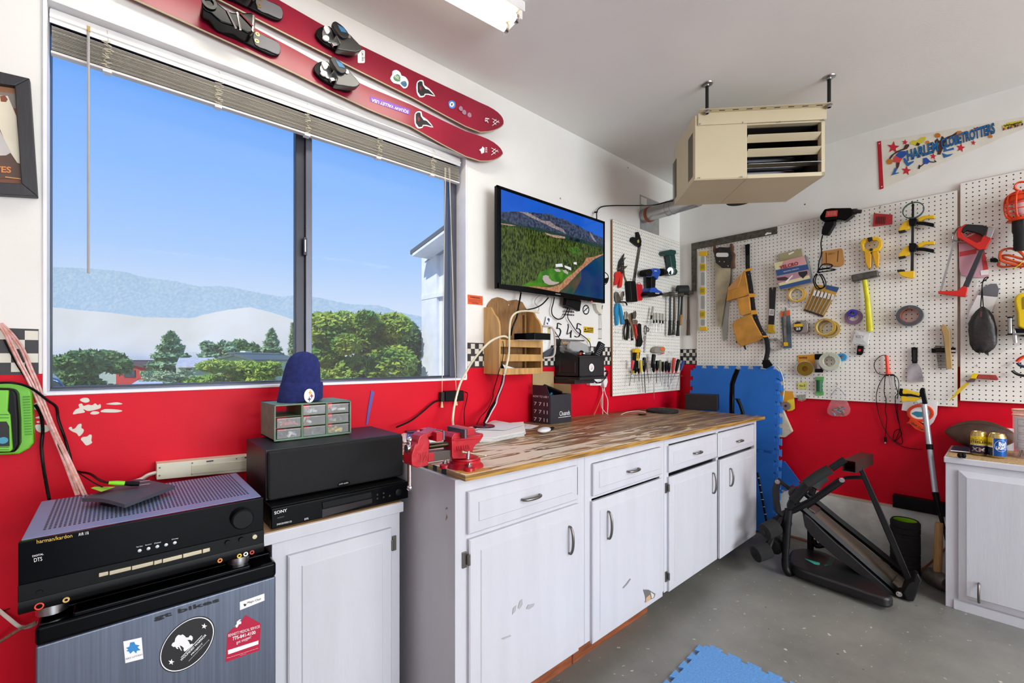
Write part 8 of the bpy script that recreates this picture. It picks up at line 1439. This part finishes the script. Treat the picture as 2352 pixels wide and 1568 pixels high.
MB().tube([low,low*.6+low2*.4,low2],[.016,.012,.008],10).build('claw_sleeve','black_plastic',gt); MB().tube([low2,b2],[.006,.004],8).build('claw','dark_metal',gt); q=PW('2',(2160,1200),.225); MB().tube([q,q+V((0,0,-.08))],[.007,.004],8).build('yellow_tip','yellow',gt)
def gs(nm,pts,o0,o1,m,sm=1): return slab(nm,poly_smooth(K('x',*pts),2) if sm else K('x',*pts),'2',o0,o1,m,gt,bev=.003)
gs('head_block',[(830,600),(845,572),(870,565),(900,580),(905,640),(940,800),(870,800),(850,700),(820,680)],.06,.095,'black_plastic',0); gs('grip_frame',[(540,575),(580,580),(590,650),(700,660),(830,690),(840,640),(850,700),(830,705),(700,690),(550,690),(525,650)],.062,.092,'black_plastic',0); gs('yellow_grip',[(590,585),(650,592),(740,625),(825,640),(820,675),(740,665),(680,650),(585,655)],.065,.098,mat('grip_yellow','#d9b41c',rough=.4)); gs('trigger',[(560,690),(600,682),(680,705),(740,700),(850,715),(800,750),(720,765),(640,760),(585,775),(565,740)],.065,.092,'grip_yellow')
# ================================================================ blue foam mats
mat('mat_blue','#1d6cc6',rough=.75,var=.06,vs=5,bump=.5,bs=220); mat('mat_pale','#5b92cf',rough=.7,var=.1,vs=120,bump=.6,bs=200)
def puzzle(o,U,W_,su,sv,nrm,th,nm,lab,m,teeth=(1,1,1,1),cat='mat',group=None,n=7):
    """interlocking foam tile: o corner, U and W_ unit sides, su sv lengths"""
    pts=[]
    def edge(a,d,L_,out,on):
        p=L_/n; pts.append(a)
        if not on: return
        for i in range(n):
            x=i*p; w1,w2,dp=p*.34,p*.24,p*.26
            for q,hh in ((x+p*.5-w2,0),(x+p*.5-w1,dp),(x+p*.5+w1,dp),(x+p*.5+w2,0)): pts.append(a+d*q+out*hh)
    edge(o,U,su,-W_,teeth[0]); edge(o+U*su,W_,sv,U,teeth[1]); edge(o+U*su+W_*sv,-U,su,W_,teeth[2]); edge(o+W_*sv,-W_,sv,-U,teeth[3])
    t=thing(nm,lab,cat,(o+U*su/2+W_*sv/2) if abs(nrm.z)>.5 else V((o.x,(o+U*su/2).y,min(q.z for q in pts))),group); MB().prism(pts,nrm*th).build('foam_tile',m,t,smooth=0); return t
ytop0=W2(1594,838,.05).y; ytop1=W2(1784,845,.05).y; zt_=W2(1690,848,.05).z; U=V((0,-1,0)); ww=abs(ytop1-ytop0)
hgt=zt_-.012; xb=-.14; UP=V((-.05-xb,0,hgt)); Ln=UP.length; UP.normalize(); nr=U.cross(UP).normalized(); nr=nr if nr.x<0 else -nr
GM='blue foam mats leaning in the corner'
o0=V((xb,ytop0,.016))
puzzle(o0+UP*(Ln/2),U,UP,ww,Ln/2,nr,.011,'foam_mat','upper blue interlocking foam mat leaning behind the worktop end','mat_blue',group=GM); puzzle(o0,U,UP,ww,Ln/2-.002,nr,.011,'foam_mat','lower blue interlocking foam mat leaning beside the last cabinet','mat_blue',(0,1,0,1),group=GM)
for i in (1,2): puzzle(o0-nr*.0125*i+U*.012*i,U,UP,ww-.004,Ln-.01*i,nr,.011,'foam_mat',('second','third')[i-1]+' blue foam mat in the leaning stack, its toothed edge showing behind',mat('mat_edge%d'%i,('#2f74c6','#4a8ad4')[i-1],rough=.8),(0,1,0,1),group=GM,n=15)
f0=PZ(1620,1481,.012); fl=(PZ(1539,1568,.012)-f0).normalized(); fr_=(PZ(1800,1551,.012)-f0).normalized(); fr_=(fr_-fl*fr_.dot(fl)).normalized()
puzzle(f0,fl,fr_,.61,.61,Z_,-.0115,'floor_mat','pale blue foam mat lying flat on the grey floor, bottom of the photo','mat_pale',cat='mat',n=8)
q=PZ(1812,1150,.3); t=puzzle(W2(1838,1105,.03),V((0,.8,-.6)),V((0,.6,.8)),.2,.16,V((-1,0,0)),.01,'mat_corner','small blue mat corner sticking out behind the black machine','mat_blue',(1,1,1,0),n=3)
hb3=thing('handlebar','thick bent black handle bar standing behind the worktop end','handle bar',W2(1685,945,.3)); P=[PX(*q,-.3) for q in K('J',(590,90),(555,180),(525,270),(522,420),(522,600))]; P.append(V((P[-1].x,P[-1].y,.01))); MB().tube(P,.0165,14).build('bar','black_gloss',hb3); P=[PX(*q,-.27) for q in K('J',(590,450),(620,510),(650,600))]; P.append(V((P[-1].x,P[-1].y,.01))); MB().tube(P,[.013,.0115,.0125,.012],12).build('second_grip','black_plastic',hb3); MB().cyl(P[0],P[0]+V((0,0,.006)),.018,n=14).build('grip_flange','black_plastic',hb3)
tl=thing('black_tent_pole','thin black pole with pale rings leaning on the lower blue mat','pole',PZ(1767,1200,.05)); a,b_=PX(1740,1085,-.2),PX(1768,1196,-.26); b_=V((b_.x,b_.y,.02)); MB().cyl(a,b_,.007,n=10).build('shaft','black_plastic',tl)
for k in range(7): q=a+(b_-a)*(.08+k*.11); MB().cyl(q,q+(b_-a)*.008,.0078,n=10).build('ring','print_white',tl)
# ================================================================ folded exercise bench
A0=PZ(1808,1322,0); A1=PZ(2097,1386,0); pn_=(A1-A0).normalized(); bk_=V((-pn_.y,pn_.x,0)); bk_=bk_ if bk_.dot(fw)>0 else -bk_
mc=thing('exercise_bench','folded black exercise bench with foam rollers standing against the right wall','exercise bench',(A0+A1)/2)
mat('frame_black2','#0f0f11',rough=.45,var=.2,vs=20,spec=.3); mat('foam_black','#171717',rough=.95,bump=1,bs=60); mat('vinyl','#151516',rough=.42,var=.15,vs=9,bump=.2,bs=90)
def MP(x,y,d=0):
    q=hit(*K1('C',x,y),A0+bk_*d,bk_); q.z=max(q.z,.004); return q
def mt(nm,pts,r,m='frame_black2',n=12,sm=1,flat=None):
    P=[MP(*p) for p in pts]; return MB().tube(cat_rom(P,4) if sm and len(P)>2 else P,r,n,flat=flat).build(nm,m,mc,smooth=50)
def ms(nm,pts,d,th,m='frame_black2',bev=.004,sm=0):
    pts=poly_smooth(pts,sm) if sm else pts; return MB().prism([MP(x,y,d) for x,y in pts],bk_*th).build(nm,m,mc,bev=bev)
mt('front_leg',[(388,590,0),(372,760,0),(360,960,0)],.021); mt('front_leg_sleeve',[(360,955,0),(356,1075,0)],.019); mt('foot_elbow',[(356,1075,0),(360,1150,0),(385,1205,0),(425,1200,.06)],.021); MB().cyl(MP(340,1078),MP(384,1076),.008).build('leg_clip','steel',mc)
mt('rear_leg',[(610,430,.32),(602,600,.32),(600,975,.32)],.018); mt('rear_leg_hook',[(630,890,.3),(660,945,.3),(760,930,.3)],.016)
mt('rail',[(450,520,.08),(760,790,.08),(1100,1090,.08),(1455,1400,.08)],.019,sm=0,n=4); mt('rail',[(560,440,.3),(850,680,.3),(1180,940,.3),(1530,1225,.3)],.02,sm=0,n=4)
MB().prism([MP(590,610,.1),MP(690,585,.28),MP(1525,1275,.28),MP(1450,1385,.1)],(0,0,-.008)).build('slide_board',mat('worn_board','#5a4e44',rough=.6,var=.3,vs=30,stretch=(8,8,1)),mc,smooth=0)
MB().prism([MP(1400,1310,.085),MP(1450,1235,.26),MP(1525,1280,.27),MP(1480,1370,.1)],(0,0,.004)).build('end_plate','worn_board',mc,smooth=0)
MB().prism([MP(580,600,.09),MP(640,565,.2),MP(700,600,.26),MP(650,640,.1)],(0,0,.015)).build('carriage','#3e302c',mc,bev=.004)
ms('back_pad',[(525,655),(545,640),(600,680),(720,800),(860,930),(1000,1045),(1160,1190),(1320,1330),(1440,1435),(1425,1452),(1380,1440),(1240,1340),(1080,1230),(960,1140),(840,1050),(700,930),(600,840),(545,760)],.04,.2,'vinyl',.02,1)
b=MB(); tp=[PZ(*q,.075) for q in poly_smooth(K('C',(385,1085),(405,990),(460,968),(560,965),(700,990),(800,1030),(980,1130),(1200,1270),(1400,1425),(1380,1450),(1300,1445),(1000,1340),(700,1240),(480,1160)),2)]
b.prism(tp,(0,0,-.055)); b.build('base_pad','vinyl',mc,bev=.018,seg=3)
def bp3(pts,m,nm): MB().prism([PZ(*q,.0755) for q in K('C',*pts)],(0,0,.0008)).build(nm,m,mc,smooth=0)
bp3([(540,1070),(692,1112),(688,1132),(640,1125)],mat('teal_logo','#3fae9a',rough=.5),'teal_triangle'); bp3([(745,1130),(800,1040),(845,1072),(800,1140)],mat('dim_teal','#1f4f48',rough=.5),'label_outline')
text('FIT',PZ(*K1('C',735,1140),.077),PZ(*K1('C',762,1145),.077),PZ(*K1('C',740,1128),.077),'teal_logo',mc)
mt('cross_tube',[(300,650,.05),(440,595,.05),(620,505,.05),(905,305,.05)],.019,sm=0); mt('link',[(925,288,.04),(990,282,.04),(1100,280,.04)],.02,n=4,flat=.5)
mt('handle_tube',[(430,505,-.02),(520,400,-.02),(580,330,-.02)],.026,sm=0); mt('handle_grip',[(560,345,-.02),(680,260,-.02),(790,200,-.02)],.027,'black_rubber',sm=0); mt('handle_tip',[(800,195,-.02),(935,105,-.02)],.018,sm=0); mt('far_handle',[(610,440,.3),(630,380,.3)],.018,sm=0); mt('far_grip',[(640,370,.3),(680,310,.3),(745,270,.3)],.03,mat('dusty_foam','#4c4f4c',rough=.9,bump=.6,bs=60),sm=0)
ms('upright_bar',[(1068,205),(1110,180),(1210,400),(1400,820),(1600,1295),(1545,1325),(1330,830),(1150,400)],.1,.03); 
# square tube
sa=MP(975,172,.02); sb=MP(1145,95,.3); du=(sb-sa).normalized(); sd_=du.cross(Z_).normalized(); ub=sd_.cross(du).normalized(); ub=ub if ub.z>0 else -ub
b=MB(); r_=.03
for off,(a_,c_) in ((sd_*r_,(.004,2*r_)),(-sd_*r_,(.004,2*r_)),(ub*r_,(2*r_,.004)),(-ub*r_,(2*r_,.004))):
    R4=Matrix((sd_,du,ub)).transposed(); b.box((sa+sb)/2+off,(a_,(sb-sa).length,c_),R4)
b.build('square_tube',mat('tube_brown','#43342f',rough=.4,metal=.4),mc)
mt('arm_plate',[(278,300,.05),(440,425,.05)],.022,n=4,sm=0,flat=.5); mt('arm_plate',[(285,315,.0),(260,400,.0),(265,500,.0),(285,610,.0),(330,650,.0)],.019,n=4,sm=0,flat=.6); ms('hub',circ((432,432),48,50,20),-.01,.05,mat('hub_brown','#2e2624',rough=.5)); ms('bracket',[(368,560),(400,490),(440,470),(470,500),(420,600),(375,598)],-.03,.06); ms('knuckle',[(390,500),(430,430),(520,345),(575,370),(500,470),(460,520),(420,530)],-.02,.04,sm=0)
for x_,y_ in ((278,320),(905,303),(1460,1410)): q=MP(x_,y_,-.03); MB().cyl(q,q-bk_*.008,.013,n=14).cyl(q-bk_*.006,q-bk_*.014,.008,n=6).build('bolt','chrome',mc)
for (x0,y0,x1,y1,d,r) in ((150,810,270,755,-.08,.046),(285,735,350,700,.02,.044),(60,1030,190,985,-.1,.046),(235,960,300,905,.02,.046)):
    a,b_=MP(x0,y0,d),MP(x1,y1,d+.06); a.z=max(a.z,r+.002); b_.z=max(b_.z,r+.002); MB().tube([a,a+(b_-a)*.04,b_-(b_-a)*.04,b_],[r*.86,r,r,r*.86],20).build('foam_roller','foam_black',mc)
    if x0!=285 and x0!=235: q=a-(b_-a).normalized()*.002; MB().cyl(q,q+(b_-a)*.02,.012,n=12).build('roller_hole','#050505',mc)
mt('roller_axle',[(270,760,0),(350,640,.02)],.014); mt('roller_axle',[(190,985,-.02),(230,870,.0),(270,760,.0)],.014)
ms('foot_plate',[(1500,1405),(1560,1312),(1600,1300),(1615,1225),(1650,1215),(1690,1288),(1608,1495),(1535,1488)],.0,.06,bev=.008); ms('lower_hinge',[(1430,1400),(1500,1385),(1530,1430),(1520,1480),(1440,1450)],.02,.05); mt('foot_bar',[(1500,1440,.03),(1560,1400,.3)],.02)
# ================================================================ foam roller, hammer, cord, rail
fr_c=V((-.2,-1.49,0)); d_=ray(2079,1320); q=PZ(2079,1322,0); fr_c=V((min(q.x,-.11),q.y,0)) 
fr_c=CAM+ray(2079,1200)*2.58; fr_c.z=0; fr_c.x=min(fr_c.x,-.105)
fo=thing('foam_roller','black ribbed foam roller with a lime green core, standing on the floor','foam roller',fr_c); Rr=.068; prof=[(.05,0),(Rr-.006,0),(Rr,.006)]
for k in range(5): z=.03+k*.026; prof+=[(Rr,z),(Rr-.005,z+.004),(Rr-.005,z+.008),(Rr,z+.012)]
prof+=[(Rr,.175),(Rr-.001,.25),(Rr-.005,.254),(Rr-.005,.258),(Rr,.262),(Rr,.285),(Rr-.005,.289),(Rr,.295),(Rr,.318),(Rr-.008,.33),(.054,.33),(.054,.3)]
MB().lathe(prof,fr_c,n=40).build('foam','foam_black',fo); MB().lathe([(.053,.0),(.053,.326),(.049,.326),(.049,.02),(1e-4,.02)],fr_c,n=36).build('core',mat('lime_core','#8ccc10',rough=.4),fo)
q=PZ(2153,1350,0); hm2=thing('lump_hammer','old sledge hammer with a pale wooden handle standing on its head by the cabinet','sledgehammer',q)
Hh=V((q.x,q.y,.05)); MB().tube([Hh-fw*.06,Hh-fw*.045,Hh+fw*.045,Hh+fw*.06],[.036,.045,.045,.036],12).build('head',mat('cast_steel2','#6a6259',rough=.5,metal=.5,var=.3,vs=25),hm2); tp_=hit(2157,1200,q,fw); MB().tube([Hh+V((0,0,.03)),Hh*.5+tp_*.5,tp_],[.0175,.0185,.0175],12,flat=.8).build('handle',mat('ash_wood','#b98f5a',rough=.55,var=.15,stretch=(20,20,2)),hm2)
rl=thing('black_rail','black plastic rail lying on top of the concrete curb','rail',W2(2100,1180,.03)); MB().bx((-.06,W2(2050,1170,.06).y,cz+.0095),(-.008,-1.66,cz+.085)).build('rail_body','black_plastic',rl,bev=.003)
oc=thing('floor_cable','orange brown extension cord running along the foot of the curb','cord',PZ(1900,1280,0)); P=[V((-.06,-.45,.006)),V((-.05,-.75,.006)),V((-.07,-1.0,.006)),V((-.05,-1.3,.006)),V((-.09,-1.5,.006))]; P+= [W2(2120,1305,.06),W2(2150,1280,.05),W2(2176,1255,.04)]; wire('jacket',P,.005,mat('old_orange','#a5522c',rough=.5),oc)
# ================================================================ right hand cabinet
RXF=-.463; RY0=-1.677; c=thing('white_cabinet','white cabinet at the right edge with cans and a football on top','cabinet',(-.24,-2.1,0))
RTOP=PX(2172.5,1047,RXF).z
MB().bx((RXF,RY0,0),(-.03,-2.9,RTOP-.03)).build('carcass','cabinet_paint',c,bev=.002); MB().bx((RXF-.012,RY0+.006,RTOP-.032),(-.03,-2.91,RTOP-.001)).build('top','cabinet_paint',c,bev=.005); MB().bx((RXF-.004,RY0-.004,RTOP-.001),(-.034,-2.9,RTOP+.001)).build('particle_board',mat('chipboard','#b8976a',rough=.8,vs=90,var=.25),c,smooth=0)
def dk(x,y,o=0): return PX(2100+x/2.278,880+y/2.278,RXF-o)
b=MB(); y0,y1=dk(232,600).y,-2.75; z0,z1=.055,dk(240,455).z
i0=dk(270,600,.018).y; iz1=dk(270,490,.018).z; iz0=.085
for (ya,yb,za,zb,xx) in ((y0,y1,z0,z1,RXF),(y0,y1,z0,z1,RXF-.01),(i0,y1+.04,iz0,iz1,RXF-.017),(i0-.003,y1+.043,iz0+.003,iz1-.003,RXF-.019)):
    for y_,z_ in ((ya,za),(yb,za),(yb,zb),(ya,zb)): b.v.append(V((xx,y_,z_)))
for k in range(3):
    for j in range(4): b.f.append((4*k+j,4*k+(j+1)%4,4*k+4+(j+1)%4,4*k+4+j))
b.f+=[(0,1,2,3),(15,14,13,12)]; d=b.build('door','cabinet_paint',c,smooth=20)
hc=dk(338,1095,.019); P=[hc+V((0,0,-.045)),hc+V((-.016,0,-.04)),hc+V((-.026,0,0)),hc+V((-.016,0,.04)),hc+V((0,0,.045))]; MB().tube(cat_rom(P,4),.0052,10).build('handle','pewter',d,smooth=60)
MB().bx((RXF-.006,RY0-.03,0),(RXF,-2.9,.045)).build('base_trim','cabinet_paint',c,bev=.001)
def CT(x,y,l=0): return PZ(*K1('w',x,y),RTOP+.001+l)
def can(lab,x,y,kind):
    p=CT(x,y); p=p+V((.028,0,0)) ; H=.122; r=.033; t=thing('beer_can',lab,'can',p,'team cans on the cabinet')
    MB().lathe([(.024,0),(.028,.003),(r-.0008,.012),(r-.0008,.105),(.0265,.118),(.0265,H),(.024,H),(.023,.119),(1e-4,.118)],p,n=36).build('can_body',mat('can_gold','#c8b070',rough=.25,metal=.8),t)
    def band(z0,z1,a0,a1,m,l=.0003,nm='print'):
        b=MB(); n=max(12,int((a1-a0)/6.28*48))
        for k in range(n+1):
            a=a0+(a1-a0)*k/n
            for z in (z0,z1): b.v.append(p+V((math.cos(a)*(r+l),math.sin(a)*(r+l),z)))
        for k in range(n): b.f.append((2*k,2*k+2,2*k+3,2*k+1))
        return b.build(nm,m,t,smooth=60)
    f0=math.atan2(CAM.y-p.y,CAM.x-p.x)   # side facing the room
    def tx(s_,da0,da1,z0,z1,m):
        key=(s_,.03,0); 
        if key not in TXT: o_=text(s_,V((0,0,0)),V((1,0,0)),V((0,1,0)),m,None,bold=.03); bpy.data.objects.remove(o_)
        uv,fs=TXT[key]; b=MB(); b.add([p+V((math.cos(f0+da0+(da1-da0)*u)*(r+.0009),math.sin(f0+da0+(da1-da0)*u)*(r+.0009),z0+(z1-z0)*v)) for u,v in uv],fs); b.build('lettering',m,t,smooth=0)
    kb,ky,kw,kbl='print_black',mat('can_yellow','#e6c81a',rough=.3),'print_white',mat('can_blue','#1157a8',rough=.22,metal=.3)
    if kind==0:
        band(.012,.1,f0-3.14,f0+3.14,mat('can_navy','#141a30',rough=.25),.0002); band(.058,.1,f0-1.15,f0+1.25,ky,.0004); band(.053,.058,f0-1.15,f0+1.25,kw,.0005)
        tx('STEELERS',-1.0,1.1,.064,.077,kb); tx('THE PITTSBURGH',-1.0,1.05,.08,.085,kb); tx('1978 CHAMPIONS',-1.0,1.05,.054,.0575,kb); tx('XM',-.9,.7,.022,.044,'steel'); tx('* * *',-.5,.5,.089,.094,kb)
    else:
        band(.012,.1,f0-3.14,f0+3.14,kbl,.0002); band(.058,.1,f0-1.7,f0-.45,ky,.0004); band(.012,.058,f0-1.7,f0-.45,'can_navy',.0004); band(.053,.058,f0-1.7,f0-.45,kw,.0005); band(.012,.1,f0-.45,f0-.4,kw,.0006); tx('LERS',-1.3,-.52,.064,.077,kb); tx('Bud',.15,.95,.064,.084,kw); tx('LIGHT',-.1,1.0,.046,.062,kw)
        b=MB(); P=[p+V((math.cos(f0+.45+.72*math.cos(q*math.pi/12))*(r+.0008),math.sin(f0+.45+.72*math.cos(q*math.pi/12))*(r+.0008),.064+.028*math.sin(q*math.pi/12))) for q in range(25)]; b.tube(P,.0006,4).build('oval_line',kw,t)
can('black and yellow team beer can standing left, on the cabinet edge',960,1240,0); can('blue beer can with a yellow label, right of the black one',1375,1300,1)
fb=thing('football','old brown leather football lying on the cabinet behind the cans','football',V((-.13,-1.8,RTOP))); yl=PX(2170,1004,-.09).y; c=V((-.09,yl-.14,RTOP+.0815)); ax_=V((0,1,0)); b=MB(); P=[c+V((.0,1,0))*(.14-.28*i/14) for i in range(15)]; b.tube(P,[.08*math.sin(math.pi*(i+.12)/14.24)**.72 for i in range(15)],24,); b.build('leather',mat('ball_leather','#5a4030',rough=.5,var=.3,vs=10,bump=.6,bs=180),fb,smooth=80)
fb_seam=MB().tube([q+V((-.6,0,.8)).normalized()*.0795*math.sin(math.pi*(i+.12)/14.24)**.72 for i,q in enumerate(P)],.0015,5).build('seam','#3a2a20',fb)
for k,(lab,l,m_) in enumerate((('white edged booklet, lower of two on the cabinet corner',.001,'paper'),('white edged booklet, upper of two under the football',.009,'paper'))):
    t=thing('booklet',lab,'booklet',CT(500,1150,l),'booklets under the football'); P=[CT(x,y,l) for x,y in ((325,1130-k*2),(750,1170-k*2),(750,1060),(400,1040))]; MB().prism(P,(0,0,.004)).build('pages',m_,t,smooth=0); MB().prism([q+V((0,0,.0042)) for q in P],(0,0,.0015)).build('cover',mat('cover_navy','#2a2a48',rough=.4),t,smooth=0)
t=thing('ribbed_plug','small black ribbed knob on the cabinet edge before the booklets','knob',CT(575,1235)); a=CT(490,1225,.014); b_=CT(665,1238,.014); MB().tube([a,a+(b_-a)*.15,a+(b_-a)*.4,a+(b_-a)*.45,a+(b_-a)*.55,a+(b_-a)*.6,a+(b_-a)*.9,b_],[.009,.013,.013,.008,.008,.013,.013,.008],12).build('knob_body','black_plastic',t)
tb=thing('tissue_box','white tissue box with a tissue pulled up, behind the cans','tissue box',CT(1200,1000)); q0=CT(1200,1090)+V((.01,0,0)); ya=hit(*K1('w',885,700),q0,V((1,0,0))).y; yb=hit(*K1('w',1560,700),q0,V((1,0,0))).y; ztb=hit(*K1('w',1200,600),q0,V((1,0,0))).z
MB().bx((q0.x,ya,RTOP+.0012),(q0.x+.1,yb-.03,ztb)).build('carton',mat('tissue_white','#e4e8f2',rough=.6),tb,bev=.003); ts=MB(); q=V((q0.x+.05,yb+.02,ztb)); 
ts.add([q+V((0,.03,0)),q+V((0,-.03,0)),q+V((.02,-.045,.035)),q+V((.02,-.02,.04)),q+V((.01,.02,.015))],[(0,1,2,3,4)]); ts.tube([q+V((.0,.03,.0)),q+V((.0,.0,.01)),q+V((.01,-.02,.04))],[.02,.012,.012],6,flat=.3); ts.build('tissue','paper',tb)
MB().bx((q0.x+.03,ya-.03,ztb),(q0.x+.07,yb+.0,ztb+.0006)).build('slot','#9aa0b0',tb)
jr=thing('straw_jar','clear tub of coloured straws with a printed instruction sheet','jar',CT(1900,1330)); jc=CT(1960,1310)+V((.06,-.035,0)); rj=.07; hj=.24
MB().lathe([(rj-.003,.001),(rj,.004),(rj,hj-.03),(rj+.003,hj-.03),(rj+.003,hj-.024),(rj,hj-.022),(rj,hj-.014),(rj+.003,hj-.012),(rj+.003,hj-.004),(rj,hj)],jc,n=36).build('tub',mat('tub_clear','#e8dcd8',rough=.08,alpha=.3),jr)
MB().ring(jc+V((0,0,hj-.03)),(0,0,1),rj+.0035,rj-.001,.005,32).ring(jc+V((0,0,hj-.005)),(0,0,1),rj+.0035,rj-.001,.006,32).build('rim',mat('rim_tan','#d8b088',rough=.3),jr)
sc2=['#c8303a','#2f8a4a','#e8e2d0','#d8b83a','#3a3a8a','#7a4a30','#e8e8e8','#2a2a2a']
for i in range(36): a=random.uniform(0,6.28); rr_=random.uniform(.02,.06); bq=jc+V((rr_*math.cos(a),rr_*math.sin(a),.006)); MB().cyl(bq,jc+V((math.cos(a+.7)*.045,math.sin(a+.7)*.045,random.uniform(.1,.2))),.0022,n=5).build('straw',sc2[i%8],jr)
f0=math.atan2(CAM.y-jc.y,CAM.x-jc.x); b=MB(); n=10
for k in range(n+1):
    a=f0-1.05+1.35*k/n
    for z in (.045,.205): b.v.append(jc+V((math.cos(a)*(rj+.0012),math.sin(a)*(rj+.0012),z)))
for k in range(n): b.f.append((2*k,2*k+2,2*k+3,2*k+1))
b.build('instruction_sheet','paper',jr,smooth=60)
def jp(a,z): return jc+V((math.cos(a)*(rj+.0022),math.sin(a)*(rj+.0022),z))
for z in (.052,.092,.13,.165):
    P=[jp(f0-.8+.9*k/8,z) for k in range(9)]+[jp(f0+.1-.9*k/8,z+.03) for k in range(9)]; MB().tube(P+[P[0]],.0005,4).build('printed_box','#6a6a72',jr); MB().tube([jp(f0-.4,z+.006),jp(f0-.35,z+.024)],.0007,4).tube([jp(f0-.5,z+.015),jp(f0-.25,z+.018)],.0005,4).build('printed_figure','#3a3a40',jr)
